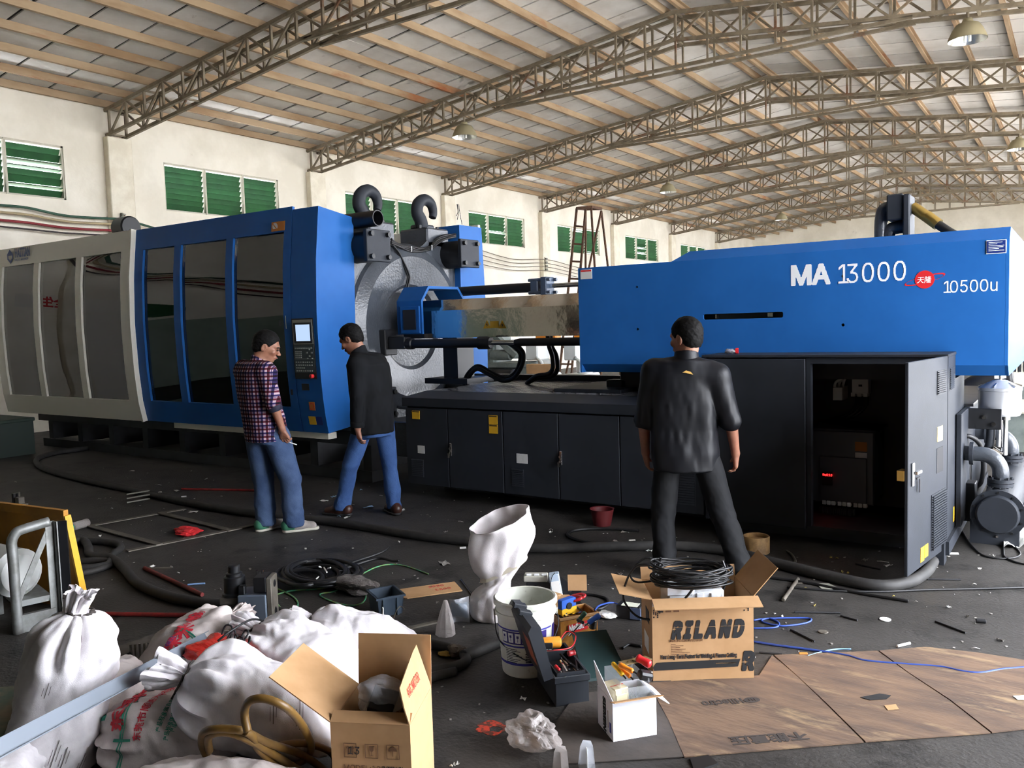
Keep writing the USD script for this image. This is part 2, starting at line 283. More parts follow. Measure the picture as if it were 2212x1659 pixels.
# lamps
m_lampo = M('lamp_shade_paint', (150, 140, 110), rough=.6); m_lampi = M('lamp_reflector', (225, 225, 220), rough=.25, metal=.9); m_bulb = M('lamp_glass', (235, 235, 230), rough=.15)
def lamp(x, y, label):
    z = zb(x) - .03; t = T('high_bay_lamp', label, 'lamp', (x, y, z), group='high bay lamps')
    put(t, 'hanger', cyl((0, 0, -.05), (0, 0, .06), .02, 10), m_truss)
    put(t, 'socket', lathe([(0, -.04), (.06, -.05), (.075, -.09), (.075, -.13)], 20)[0:2], m_lampo, True)
    s = [(.075, -.1), (.15, -.13), (.2, -.2), (.245, -.3), (.26, -.35)]
    put(t, 'shade', lathe(s[::-1], 28), m_lampo, True); put(t, 'reflector', lathe([(r - .006, z - .003) for r, z in s], 28), m_lampi, True)
    for k in (-.03, .03): put(t, 'bulb', cap((k, 0, -.12), (k, 0, -.37), .022), m_bulb, True)
lamp(-10.5, TY[1] - .0, 'bell-shaped high bay lamp hanging from the second truss, left of the ridge')
lamp(-10.45, TY[3], 'small bell-shaped high bay lamp under the fourth truss, above the rusty ladder')
lamp(-1.4, TY[1], 'largest bell-shaped high bay lamp, near the top right corner')
lamp(-1.29, TY[3], 'bell-shaped high bay lamp cut by the right edge of the frame')
lamp(-10.15, TY[5], 'smallest high bay lamp, far away above the blue cover')

# what the guards' panes mirror: the near end of the left wall
m_ban = M('banner_white', (226, 220, 208), rough=.8); m_bred = M('banner_red', (196, 40, 44), rough=.8)
bnr = T('safety_banner', 'white wall banner with red characters, seen mirrored in the grey guard panes', 'banner', (XW, 3.9, 2.3)); put(bnr, 'cloth', bx(XW + .005, XW + .015, 2.95, 4.85, 2.28, 2.54), m_ban, w=True); letter(bnr, '安全生产', .17, m_bred, (XW + .016, 3.8, 2.34), (0, 1, 0), (0, 0, 1), 'c', 2)
dr = T('door_1', None, None, (XW, 3.3, 0), kind='structure'); put(dr, 'door_leaf', bx(XW + .01, XW + .05, 3.0, 3.62, 0, 2.24), m_ban, w=True); put(dr, 'door_lintel', bx(XW + .01, XW + .07, 1.9, 3.55, 2.29, 2.57) if False else bx(XW + .01, XW + .07, 1.6, 2.8, 2.2, 2.55), m_green, w=True)
put(wall_left, 'wainscot', mv(bx(XW, XW + .006, -8, 2.9, 0, 2.1), -wl_c), m_wallg)
# neighbour's shed outside, glimpsed between the slats
m_shed = M('corrugated_grey', (120, 122, 120), (98, 98, 96), sc=2, rough=.6, metal=.3)
ns = T('neighbour_shed', 'grey corrugated shed roof outside, glimpsed through the open slats of the nearest window', 'shed', (-21, 20, 0)); put(ns, 'shed_wall', bx(-24, -19.5, -5, 50, 0, 4.2), M('shed_wall', (120, 112, 100), rough=.9), w=True)
put(ns, 'shed_roof', prism([(-19.2, 4.1), (-24, 7.0), (-24, 7.1), (-19.2, 4.2)], 55, (0, 50, 0), (1, 0, 0), (0, 0, 1)), m_shed, w=True)
put(ns, 'roof_ribs', cat([bar((-19.2, y, 4.22), (-24, y, 7.12), .06, .05) for y in np.arange(-5, 50, .3)]), m_shed, w=True, kind='stuff')
# ---------------------------------------------------------------- the injection moulding machine
m_blue = M('machine_blue_paint', (34, 95, 164), (31, 90, 157), sc=2, rough=.5, bump=.05, bsc=220, spec=.18)
m_grey = M('machine_grey_paint', (47, 50, 56), (43, 46, 51), sc=3, rough=.52, bump=.06, bsc=180, spec=.18)
m_cast = M('cast_grey_paint', (70, 74, 80), (63, 67, 73), sc=5, rough=.3, bump=.35, bsc=40)
m_white = M('guard_grey_white_paint', (218, 214, 200), rough=.42)
m_black = M('black_steel', (22, 23, 26), rough=.45)
m_int = M('machine_interior', (44, 46, 50), (30, 31, 34), sc=4, rough=.6)
m_steel = M('polished_steel', (200, 192, 180), rough=.1, metal=1.0, bump=.5, bsc=3.2)
m_chrome = M('chrome', (225, 225, 225), rough=.12, metal=1.0)
m_tread = M('tread_plate', (92, 92, 96), (74, 74, 78), sc=6, rough=.32, metal=.75)
m_rub = M('black_rubber', (20, 20, 22), rough=.5)
m_pane = pane_mat('guard_glazing', (.42, .42, .40), 1.55)
m_yel = M('sticker_yellow', (228, 176, 36), rough=.5); m_yell = M('sticker_pale_yellow', (240, 214, 120), rough=.5)
m_ink = M('print_black', (24, 24, 28), rough=.7); m_wht = M('print_white', (226, 228, 230), rough=.6); m_red = M('print_red', (206, 34, 40), rough=.5)
m_paper = M('paper_white', (222, 222, 218), rough=.8); m_navy = M('plate_navy', (24, 44, 110), rough=.4); m_org = M('sticker_orange', (196, 120, 40), rough=.6)
m_brass = M('brass', (190, 160, 90), rough=.35, metal=.9)
def yp(z): return np.interp(z, [.55, .82, 1.2, 1.78, 2.35, 2.94], [6.05, 6.0, 5.97, 5.955, 5.98, 6.05])
def cpanel(x0, x1, z0, z1, off=0.0, th=.03):
    zs = np.linspace(z0, z1, max(2, int((z1 - z0) / .12) + 1)); return sheet(np.array([[(x, yp(z) + off, z) for z in zs] for x in (x0, x1)]), th)
CU = T('clamping_unit', 'clamping unit of the blue injection moulding machine, behind white and blue glazed guards', 'injection moulding machine', (-9.8, 7.4, 0))
P = lambda n, mesh, m, **k: put(CU, n, mesh, m, w=True, **k)
sk = [bx(-13.05, -6.2, y, y + .2, 0, .12) for y in (6.4, 8.4)] + [bx(-13.05, -6.2, y, y + .2, .40, .55) for y in (6.35, 8.45)]
P('base_frame', cat(sk), m_int)
for x in np.arange(-12.9, -6.2, .82): P('frame_post', bx(x, x + .12, 6.42, 8.6, .12, .42), m_int)
P('rear_apron', bx(-13.0, -6.3, 7.4, 7.45, .12, .42), m_int)
def guard(name, x0, x1, wins, off, m, lab):
    zt_, zb_ = 2.94, .56; a, b = 2.685, .82; sub = []
    sub += [cpanel(x0, x1, a, zt_, off), cpanel(x0, x1, zb_, b, off)]
    e = [x0] + [k for w in wins for k in w] + [x1]
    for p, q in zip(e[::2], e[1::2]): sub.append(cpanel(p, q, b, a, off))
    g = P(name, cat(sub), m, smooth=35, label=lab)
    for p, q in wins: put(g, 'glazing', (lambda v, f: (v - CU.m[:3, 3], f))(*cpanel(p - .02, q + .02, b - .02, a + .02, off + .034, .008)), m_pane, True)
    return g
WW = [(-12.98, -12.07), (-11.93, -10.97), (-10.83, -9.91)]; BW = [(-9.53, -8.89), (-8.76, -7.92), (-7.8, -6.96)]
gw = guard('sliding_guard', -13.19, -9.73, WW, -.06, m_white, 'pale grey sliding guard with three tall panes')
P('guard_edge', cpanel(-9.735, -9.70, .55, 2.95, -.065, .075), m_white)
gb = guard('front_guard', -9.72, -6.845, BW, .0, m_blue, 'blue guard door with three tall panes')
P('rear_guard', cat([bx(-13.2, -6.5, 8.85, 8.9, 2.69, 2.94), bx(-13.2, -6.5, 8.85, 8.9, .56, .82)] + [bx(a, b, 8.85, 8.9, .82, 2.69) for a, b in ((-13.2, -12.98), (-12.07, -11.93), (-10.97, -10.83), (-9.91, -9.53), (-8.89, -8.76), (-7.92, -7.8), (-6.96, -6.5))]), m_white)
pr = [(yp(z), z) for z in np.linspace(.56, 2.905, 14)] + [(6.54, 2.83), (6.50, 1.6), (6.42, .6)]
P('control_column', prism(pr, .378, (-6.833, 0, 0), (0, 1, 0), (0, 0, 1)), m_blue, label='blue column at the end of the guard, its end face in full light')
P('rear_column', prism([(8.37, .62), (8.9, .56), (8.93, 1.6), (8.87, 2.9), (8.4, 2.9)], .36, (-6.82, 0, 0), (0, 1, 0), (0, 0, 1)), m_blue, label='blue end column on the far side of the platen')
P('sill_strip', bx(-9.2, -6.5, 6.08, 6.2, .49, .555), m_white)
# inside: platens, tie bars, toggle
P('moving_platen', bx(-9.3, -8.75, 6.5, 8.5, .56, 2.6, .05), m_int); P('rear_platen', bx(-12.6, -12.1, 6.45, 8.5, .56, 2.7, .05), m_int)
P('toggle', cat([bx(-12.1, -10.2, 6.9, 7.3, 1.0, 1.3, .04), bx(-12.1, -10.2, 7.7, 8.1, 1.9, 2.2, .04), bar((-10.4, 7.5, 1.1), (-9.3, 7.5, 1.9), .4, .3)]), m_int)
for y in (6.68, 8.27):
    for z in (.83, 2.5): P('tie_bar', cyl((-12.1, y, z), (-6.9, y, z), .1, 18), m_steel, smooth=40)
mp = at(268, 490, 7.5, 1); P('top_motor', cyl(mp + [-.1, .0, -.02], mp + [.2, 0, -.02], .17, 24, .02), m_black, smooth=40); P('motor_bracket', bx(mp[0] - .1, mp[0] + .15, 7.4, 7.6, 2.69, 3.2), m_black)
P('hook_tip', cap(at(44, 540, 7.5, 1), at(47, 532, 7.5, 1), .05), m_white)
# stationary platen
c = (7.47, 1.64); pts = []
def arc(cy, cz, r, a0, a1, n=10): return [(cy + r * math.cos(t), cz + r * math.sin(t)) for t in np.radians(np.linspace(a0, a1, n))]
pts = [(6.28, .58), (8.66, .58), (8.66, .95)] + arc(9.3, 1.64, .82, 238, 122, 14) + [(8.66, 2.45), (8.5, 2.69)] + [(7.9, 2.66)] + arc(7.47, 3.15, .62, -50, -130, 10) + [(7.05, 2.66), (6.45, 2.69), (6.28, 2.45)] + arc(5.64, 1.64, .82, 58, -58, 14) + [(6.28, .95)]
P('stationary_platen', prism(pts, .5, (-7.05, 0, 0), (0, 1, 0), (0, 0, 1)), m_cast, label='dark grey cast platen with concave sides')
P('platen_boss', lathe([(.98, 0), (.95, .05), (.86, .10), (.82, .12), (.5, .06), (.46, .02), (0, .02)], 64, (-6.56, *c), (1, 0, 0)), m_cast, smooth=25, label='round machined boss ring')
for y in (6.66, 8.28):
    for z in (.82, 2.52):
        P('nut_barrel', cyl((-6.56, y, z), (-6.25, y, z), .17, 24), m_black, smooth=40)
        g = P('nut_cover', bx(-6.26, -6.21, y - .185, y + .185, z - .17, z + .17, .006), m_grey, label='square grey tie bar nut cover with four bolts')
        for dy in (-.13, .13):
            for dz in (-.12, .12): put(g, 'bolt', (lambda v, f: (v - CU.m[:3, 3], f))(*cyl((-6.22, y + dy, z + dz), (-6.17, y + dy, z + dz), .026, 10)), m_black)
for hy in (7.1, 8.1):
    hb = P('hook_block', cat([bx(-7.0, -6.55, hy - .22, hy + .2, 2.6, 2.84, .02), bx(-6.9, -6.7, hy - .14, hy + .12, 2.84, 2.9, .02)]), m_cast)
    k = spl([(-6.75, hy - .08, 2.86), (-6.75, hy - .1, 2.95), (-6.75, hy - .16, 3.04), (-6.75, hy - .13, 3.15), (-6.75, hy - .01, 3.21), (-6.75, hy + .11, 3.17), (-6.75, hy + .15, 3.07), (-6.75, hy + .13, 3.0)], 6)
    P('lifting_hook', tube(k, np.interp(np.linspace(0, 1, len(k)), [0, .3, .6, 1], [.085, .075, .07, .045]), 14, sq=(1, 1)), m_grey, smooth=True)
    for dy in (-.18, .16): P('hook_bolt', cyl((-6.7, hy + dy, 2.84), (-6.7, hy + dy, 2.88), .025, 10), m_black)
P('black_pipe', lathe([(.085, 0), (.085, 1.0), (.075, 1.0), (.075, .3)], 28, (-7.15, 6.6, 2.8), (1, 0, 0)), m_black, smooth=40)
cb = [(845, 521), (862, 531), (886, 538), (908, 540), (930, 536), (944, 522), (960, 513), (984, 509)]
for k in range(4): P('cable', tube(spl([at(a, b + 2.5 * k - 4 + 2 * math.sin(a / 9 + k), -6.5 + .01 * k, 0) for a, b in cb], 5), .014, 7), m_rub, smooth=True)
for k in range(2): P('cable', tube(spl([at(a + 4 * k, b, -6.46 + .02 * k, 0) for a, b in [(845, 530), (858, 546), (868, 566), (877, 585), (881, 600), (876, 622)]], 5), .013, 7), m_rub, smooth=True)
for a, b in ((886, 538), (930, 535)): P('cable_tie', tube(spl([at(a + 3, b + d, -6.44, 0) for d in (-6, 0, 6)], 3), .006, 5), m_wht)
# nozzle hood
ho = [(7.07, 1.56), (7.07, 1.93), (7.2, 2.09), (7.74, 2.09), (7.87, 1.94), (7.87, 1.56)]; hi = [(7.1, 1.56), (7.1, 1.92), (7.215, 2.06), (7.725, 2.06), (7.84, 1.93), (7.84, 1.56)]
P('nozzle_hood', prism(ho + hi[::-1], .36, (-6.36, 0, 0), (0, 1, 0), (0, 0, 1)), m_blue, label='blue eight-sided hood over the nozzle')
P('hood_door', bx(-6.3, -6.02, 7.05, 7.07, 1.57, 1.87, .005), m_blue); P('hood_window', bx(-6.25, -6.07, 7.044, 7.052, 1.61, 1.83), m_black)
P('hood_tray', bx(-6.3, -6.0, 7.1, 7.84, 1.51, 1.56), m_black)
# guard stickers, logo, control panel
def flat(n, x0, x1, z0, z1, m, d=.0, par=None, **k):
    return (put(par, n, mv(cpanel(x0, x1, z0, z1, -.003 - d, .003), -CU.m[:3, 3]), m, **k) if par else P(n, cpanel(x0, x1, z0, z1, -.003 - d, .003), m, **k))
s = flat('warning_sticker', -7.16, -6.95, 2.70, 2.80, m_org); put(s, 'sign_disc', mv(cyl((-7.1, yp(2.75) - .006, 2.75), (-7.1, yp(2.75) - .004, 2.75), .04, 20), -CU.m[:3, 3]), m_paper); put(s, 'sign_bar', mv(bar((-7.128, yp(2.75) - .007, 2.778), (-7.072, yp(2.75) - .007, 2.722), .003, .01), -CU.m[:3, 3]), m_org)
m_lblue = M('logo_blue', (34, 62, 116), rough=.5)
lo = [(0, .1), (.085, .035), (.085, -.035), (0, -.1), (-.085, -.035), (-.085, .035)]; li = [(-.055, .015), (.055, .015), (.055, -.02), (0, -.06), (-.055, -.02)]
P('logo_mark', prism(Polygon(lo, [li]), .002, (-12.72, yp(2.75) - .07, 2.815), (1, 0, 0), (0, 0, 1)), m_lblue, label='blue diamond logo mark')
for i, ch in enumerate(('HAITIAN',)): letter(CU, ch, .115, m_lblue, (-12.6, yp(2.8) - .068, 2.80), (1, 0, 0), (0, 0, 1), bold=3, sx=.62)
letter(CU, 'PLASTICS MACHINERY', .028, m_lblue, (-12.6, yp(2.72) - .066, 2.745), (1, 0, 0), (0, 0, 1), sx=.9)
cpn = flat('control_panel', -6.82, -6.495, 1.135, 1.765, m_black, .015, label='control panel with screen, keypad and red stop button')
def cp(n, x0, x1, z0, z1, m, d=.02): return flat(n, x0, x1, z0, z1, m, d, par=cpn)
m_bez = M('panel_bezel', (150, 150, 138), rough=.5); m_key = M('keypad_key', (150, 158, 150), rough=.6); m_kp = M('keypad_plate', (60, 72, 74), rough=.5)
cp('bezel', -6.805, -6.51, 1.495, 1.75, m_bez, .018); cp('bezel_inner', -6.79, -6.525, 1.505, 1.72, m_black, .021); cp('screen', -6.755, -6.545, 1.53, 1.70, glow_mat('screen_glow', (150, 170, 200), .32), .024)
cp('keypad', -6.805, -6.51, 1.20, 1.485, m_kp, .018); cp('keypad_divider', -6.805, -6.51, 1.34, 1.345, m_bez, .02)
ks = []
for r, (z, n) in enumerate([(1.46, 9), (1.425, 4), (1.405, 4), (1.385, 4), (1.365, 4), (1.315, 8), (1.285, 8), (1.255, 5), (1.225, 8)]):
    for q in range(n): x = -6.79 + q * (.028 if n > 4 else .026) * (1.18 if n == 8 else 1); ks.append(cpanel(x, x + .018, z - .012, z, -.025, .004))
for dx, dz in ((0, .035), (-.035, 0), (.035, 0), (0, -.035), (-.03, -.06), (.035, .05), (.035, -.06)): ks.append(cpanel(-6.585 + dx, -6.565 + dx, 1.40 + dz, 1.415 + dz, -.025, .004))
put(cpn, 'keys', mv(cat(ks), -CU.m[:3, 3]), m_key, kind='stuff')
put(cpn, 'stop_button', mv(cyl((-6.545, yp(1.165) - .06, 1.165), (-6.545, yp(1.165) - .02, 1.165), .022, 16, .005), -CU.m[:3, 3]), m_red, True)
flat('socket_box', -6.72, -6.61, 1.015, 1.085, m_black, .03); s = flat('prohibition_sticker', -6.675, -6.59, .80, .89, m_org)
put(s, 'sign_ring', mv(lathe([(.03, 0), (.036, 0), (.036, .002), (.03, .002)], 20, (-6.632, yp(.85) - .006, .845), (0, -1, 0)), -CU.m[:3, 3]), m_red)
flat('yellow_sticker', -6.715, -6.61, .645, .735, m_yel); flat('blue_sticker', -6.605, -6.515, .645, .735, m_navy)
flat('door_latch', -7.0, -6.965, 1.69, 1.75, m_black, .03); flat('door_latch', -6.9, -6.87, .96, 1.02, m_black, .03); flat('latch_strip', -6.925, -6.915, 1.66, 1.8, m_chrome, .004)
P('door_gap', cpanel(-6.846, -6.833, .56, 2.9, .02, .005), m_black)
# ---- injection unit
IU = T('injection_unit', 'blue injection unit cover marked MA13000, with polished barrel guard', 'injection moulding machine', (-2.0, 7.4, .98))
P = lambda n, mesh, m, **k: put(IU, n, mesh, m, w=True, **k)
holes = [Point(x, z).buffer(.011) for x, z in ((-3.095, 1.923), (-3.095, 1.568), (-1.438, 1.921), (-1.438, 1.564))] + [sbox(-2.5, 1.643, -1.886, 1.663).buffer(.012)]
fp = Polygon([(-3.64, 1.27), (-.411, 1.27), (-.411, 2.114), (-3.64, 2.114)])
for h in holes: fp = fp.difference(h)
P('front_panel', prism(fp, .02, (0, 6.47, 0), (1, 0, 0), (0, 0, 1)), m_blue)
P('slot_backing', bx(-3.55, -.45, 6.54, 6.56, 1.3, 2.1), m_black)
P('slot_bracket', cat([bx(-2.42, -2.41, 6.475, 6.53, 1.64, 1.67), bx(-2.0, -1.96, 6.475, 6.53, 1.64, 1.67)]), m_chrome)
P('end_panel', prism([(6.45, 1.27), (6.53, 1.195), (8.42, 1.195), (8.5, 1.27), (8.5, 2.114), (8.4, 2.195), (6.56, 2.195), (6.45, 2.114)], .02, (-.41, 0, 0), (0, 1, 0), (0, 0, 1)), m_blue, label='end panel in full daylight')
P('left_panel', bx(-3.66, -3.64, 6.45, 8.5, 1.195, 2.114), m_blue); P('rear_panel', bx(-3.64, -.41, 8.48, 8.5, 1.27, 2.114), m_blue)
P('bottom_bevel', prism([(6.45, 1.27), (6.53, 1.195), (6.55, 1.195), (6.47, 1.27)], 3.25, (-3.64, 0, 0), (0, 1, 0), (0, 0, 1)), m_blue); P('bottom_panel', bx(-3.64, -.41, 6.55, 8.45, 1.195, 1.215), m_blue)
P('low_roof', bx(-3.64, -2.7, 6.47, 8.48, 2.10, 2.114), m_blue)
P('raised_roof', hull([(-2.78, 6.45, 2.114), (-2.78, 8.5, 2.114), (-.41, 6.45, 2.114), (-.41, 8.5, 2.114), (-2.666, 6.56, 2.195), (-2.666, 8.4, 2.195), (-.41, 6.56, 2.195), (-.41, 8.4, 2.195)]), m_blue)
U, V = (1, 0, 0), (0, 0, 1); fy = 6.4495
letter(IU, 'MA', .139, m_wht, (-1.83, fy, 1.875), U, V, bold=3, sx=.97)
x = -1.5
for ch in '13000': letter(IU, ch, .139, m_wht, (x + (.012 if ch == '1' else 0), fy, 1.868), U, V, sx=.84); x += .078 if ch == '1' else .105
x = -.788
for ch in '10500u': letter(IU, ch, .082, m_wht, (x, fy, 1.768), U, V, sx=.86); x += .043 if ch == '1' else .06
P('logo_ball', prism(Point(-.896, 1.867).buffer(.062, 24), .0015, (0, fy, 0), U, V), m_red, label='round red emblem with white characters')
el = affinity.rotate(affinity.scale(Point(0, 0).buffer(1, 24), .132, .026), 14); el = el.difference(affinity.scale(el, .93, .78))
P('logo_ring', prism(affinity.translate(el, -.896, 1.867), .0012, (0, fy, 0), U, V), m_red)
letter(IU, '天隆', .042, m_wht, (-.947, fy - .0012, 1.848), U, V, font='c', bold=1, shear=.1, sx=.95)
npl = P('name_plate', bx(-.525, -.407, 6.444, 6.45, 2.015, 2.106, .002), m_wht, label='dark blue rating plate with white border')
ofs = -IU.m[:3, 3]
put(npl, 'plate_face', mv(bx(-.52, -.412, 6.442, 6.445, 2.02, 2.101), ofs), m_navy)
put(npl, 'plate_lines', mv(cat([bx(-.51, -.51 + w_, 6.4405, 6.4425, z, z + .004) for z, w_ in ((2.088, .08), (2.078, .05), (2.066, .09), (2.056, .085), (2.046, .06), (2.034, .09))]), ofs), m_wht)
wl_ = P('instruction_label', bx(-3.634, -3.52, 6.446, 6.45, 2.016, 2.098), m_paper, label='white instruction label with a red heading'); put(wl_, 'label_heading', mv(bx(-3.628, -3.526, 6.4445, 6.4465, 2.08, 2.093), ofs), m_red)
for z in (1.93, 1.79): P('round_cover', lathe([(.055, -.008), (.055, .012), (.03, .016), (0, .016)], 24, (-3.66, 6.9, z), (-1, 0, 0)), m_chrome, smooth=40)
for k, (z0, dx) in enumerate(((2.47, 0), (2.31, .05))):
    q = [at(1903 + 60 * dx, 515, 7.2 + .3 * k, 1) * [1, 1, 0] + [0, 0, 2.19], at(1903, 500 - 0 * k, 7.2, 1) * [1, 1, 0] + [dx, 0, z0 - .12], (-1.30 + dx, 7.2, z0 - .02), (-1.25 + dx, 7.2, z0), (-1.12, 7.2, z0)]
    q[0] = np.array([q[1][0], 7.2, 2.19]); P('oil_pipe', tube(spl(q, 6), .05, 16), m_cast, smooth=True, label='bent grey oil pipe')
P('pipe_flange', bx(-1.14, -1.09, 7.08, 7.32, 2.195, 2.55, .01), m_grey); P('pipe_block', bx(-1.26, -1.14, 7.1, 7.3, 2.36, 2.56, .01), m_grey)
P('brass_fitting', cyl((-1.09, 7.2, 2.46), (-.97, 7.16, 2.36), .042, 14, .006), m_brass, smooth=40); P('hose', tube(spl([(-.99, 7.165, 2.375), (-.9, 7.13, 2.30), (-.8, 7.1, 2.22), (-.74, 7.08, 2.19)], 5), .034, 12), m_rub, smooth=True); P('brass_ferrule', cyl((-.985, 7.164, 2.375), (-.90, 7.135, 2.30), .045, 12), m_brass, smooth=40)
# barrel with polished guard, cylinders
bg = P('barrel_guard', prism([(7.17, 1.51), (7.77, 1.51), (7.77, 1.81), (7.65, 1.93), (7.29, 1.93), (7.17, 1.81)], 2.55, (-6.18, 0, 0), (0, 1, 0), (0, 0, 1)), m_steel, label='mirror-polished steel barrel guard')
for k, (a, b) in enumerate(((1052, 701), (1068, 701), (1085, 701))):
    o = at(a, b, 7.169, 1); q = [(-.05, -.04), (.05, -.04), (0, .045)] if k != 1 else [(-.055, -.035), (.055, -.035), (.055, .035), (-.055, .035)]
    w_ = put(bg, 'warning_sticker', mv(prism(q, .002, o, U, V), ofs), m_yel)
    if k != 1: put(bg, 'warning_symbol', mv(prism([(-.004, -.03), (.012, .0), (.0, .0), (.006, .025), (-.012, -.005), (.0, -.005)], .001, o + [0, -.002, 0], U, V), ofs), m_ink)
P('nozzle_tip', lathe([(.22, 0), (.22, .35), (.1, .6), (.1, .8)], 28, (-5.9, 7.47, 1.72), (-1, 0, 0)), m_black, smooth=40)
P('cylinder_bracket', cat([bx(-6.5, -6.4, 6.9, 7.1, 1.33, 1.62, .01), bx(-6.4, -6.15, 6.94, 7.06, 1.4, 1.54, .01)]), m_black)
def ram(n, pts, m): return P(n, lathe([(0, 0)] + [(r, l) for r, l in pts] + [(0, pts[-1][1])], 22, *m[1:], (1, 0, 0)), m[0], smooth=40)
ram('pull_cylinder', [(.05, 0), (.062, .02), (.062, .1), (.05, .11), (.05, 1.0), (.068, 1.01), (.068, 1.12), (.055, 1.16)], (m_black, 0 or (-6.18, 7.0, 1.455)))
ram('piston_rod', [(.024, 0), (.024, .5)], (m_chrome, (-5.1, 7.0, 1.455))); ram('rod_sleeve', [(.03, 0), (.04, .06), (.042, 1.05)], (m_rub, (-4.72, 7.0, 1.455)))
ram('pull_cylinder', [(.05, 0), (.055, .1), (.055, 1.1), (.06, 1.2)], (m_black, (-6.2, 7.94, 2.045))); ram('piston_rod', [(.026, 0), (.026, 1.5)], (m_chrome, (-5.0, 7.94, 2.05)))
P('valve_block', cat([bx(-5.08, -4.98, 7.86, 8.02, 1.97, 2.13, .01), bx(-4.94, -4.86, 7.85, 8.03, 1.95, 2.15, .01)] + [cyl((-5.1, 7.94 + a, 2.05 + b), (-4.82, 7.94 + a, 2.05 + b), .018, 8) for a in (-.07, .07) for b in (-.07, .07)]), M('valve_blue', (70, 84, 104), rough=.5))
P('support_post', cat([bx(-5.9, -5.7, 7.3, 7.6, 1.0, 1.51), bx(-6.1, -5.5, 7.2, 7.7, 1.0, 1.06)]), m_black)
P('carriage', cat([bx(-3.5, -2.4, 6.9, 8.2, 1.0, 1.2, .01), bx(-3.62, -3.45, 6.85, 7.0, 1.0, 1.1, .01), bx(-6.2, -3.4, 7.9, 8.05, 1.0, 1.06)]), m_black)
HS = [[(1009, 838), (1012, 816), (1030, 797), (1055, 808), (1085, 822), (1110, 816), (1127, 790), (1131, 765), (1118, 748), (1104, 741)], [(1004, 838), (1008, 812), (1032, 791), (1062, 806), (1092, 816), (1112, 806), (1122, 786), (1124, 765), (1112, 750), (1098, 741)], [(1140, 826), (1160, 812), (1184, 808), (1194, 795), (1193, 770), (1186, 748), (1183, 724)], [(1137, 829), (1162, 816), (1192, 813), (1204, 797), (1202, 770), (1192, 748), (1189, 724)]]
for k, h in enumerate(HS): P('hydraulic_hose', tube(spl([at(a, b, 7.3 + .06 * (k % 2), 1) for a, b in h], 6), .024, 9), m_rub, smooth=True)
# ---- base with cabinet doors
MB = T('machine_base', 'dark grey machine base with a row of cabinet doors under the barrel', 'machine base', (-3.9, 7.3, 0))
P = lambda n, mesh, m, **k: put(MB, n, mesh, m, w=True, **k); ofs = -MB.m[:3, 3]
for y in (6.5, 8.2): P('skid', bx(-5.3, -2.4, y, y + .2, 0, .13), m_int); P('base_body', bx(-5.38, -2.36, 6.08, 8.6, .13, .96), m_int)
P('fascia', bx(-5.42, -2.34, 6.04, 6.09, .88, .965, .004), m_grey); P('sloped_lip', prism([(6.04, .965), (6.09, .955), (6.42, .985), (6.42, 1.0)], 3.08, (-5.42, 0, 0), (0, 1, 0), (0, 0, 1)), m_grey)
tp = P('tread_top', bx(-5.42, -2.34, 6.42, 8.62, .985, 1.0), m_tread)
tb = []
for i, x in enumerate(np.arange(-5.3, -2.4, .06)):
    for j, y in enumerate(np.arange(6.5, 8.55, .06)):
        s = .018 if (i + j) % 2 else -.018; tb.append(bar((x - .018, y - s, 1.0), (x + .018, y + s, 1.0), .006, .004))
put(tp, 'tread_bars', mv(cat(tb), ofs), m_tread, kind='stuff')
P('step_plate', bx(-4.02, -3.33, 6.58, 7.5, 1.0, 1.035, .004), m_grey)
SE = [-5.39, -4.868, -4.242, -3.665, -3.083, -2.37]
def lock(par, x, z, y=6.035, keys=True):
    h = put(par, 'handle', mv(bx(x - .012, x + .014, y, y + .016, z - .06, z + .06, .003), ofs), m_chrome, label='chrome latch handle')
    k = [cyl((x, y - .012, z + .012), (x, y + .002, z + .012), .012, 10)] + ([cyl((x, y - .014, z - .03), (x, y, z - .03), .01, 10), bx(x - .026, x - .004, y - .012, y - .008, z - .075, z - .035)] if keys else [])
    put(par, 'lock', mv(cat(k), ofs), m_chrome)
def vent(par, x0, x1, z0, z1, n, y=6.045):
    put(par, 'vent', mv(cat([bx(x0, x1, y, y + .006, z0, z1)] + [prism([(0, 0), (-.008, -.002), (0, .010)], x1 - x0 - .01, (x0 + .005, y, z0 + (z1 - z0) * (k + .5) / n), (0, 1, 0), (0, 0, 1)) for k in range(n)]), ofs), m_grey, label='louvred vent')
dd = []
for i in range(5): dd.append(P('door', bx(SE[i] + .004, SE[i + 1] - .004, 6.05, 6.075, .128, .868, .004), m_grey))
lock(dd[1], -4.835, .49); lock(dd[3], -3.64, .49)
vent(dd[0], -5.33, -5.18, .2, .37, 10); vent(dd[2], -4.16, -4.03, .2, .36, 10); vent(dd[4], -2.6, -2.44, .19, .50, 16)
def stk(par, x0, x1, z0, z1, m, name='sticker'): return put(par, name, mv(bx(x0, x1, 6.0465, 6.0505, z0, z1), ofs), m)
for q, (x, z) in enumerate(((-5.3, .76), (-4.39, .75), (-4.39, .665))):
    d_ = dd[0] if q == 0 else dd[1]; stk(d_, x, x + .095, z, z + .08, m_yel, 'yellow_sticker'); put(d_, 'sticker_heading', mv(bx(x + .006, x + .089, 6.0455, 6.047, z + .066, z + .075), ofs), m_ink)
stk(dd[0], -5.245, -5.16, .43, .505, m_paper, 'white_sticker'); stk(dd[2], -4.1, -3.985, .415, .50, m_paper, 'white_sticker'); stk(dd[4], -2.5, -2.44, .55, .62, m_paper, 'white_sticker')
P('side_step', bx(-5.9, -5.45, 6.2, 7.0, .35, .70, .01), m_cast)
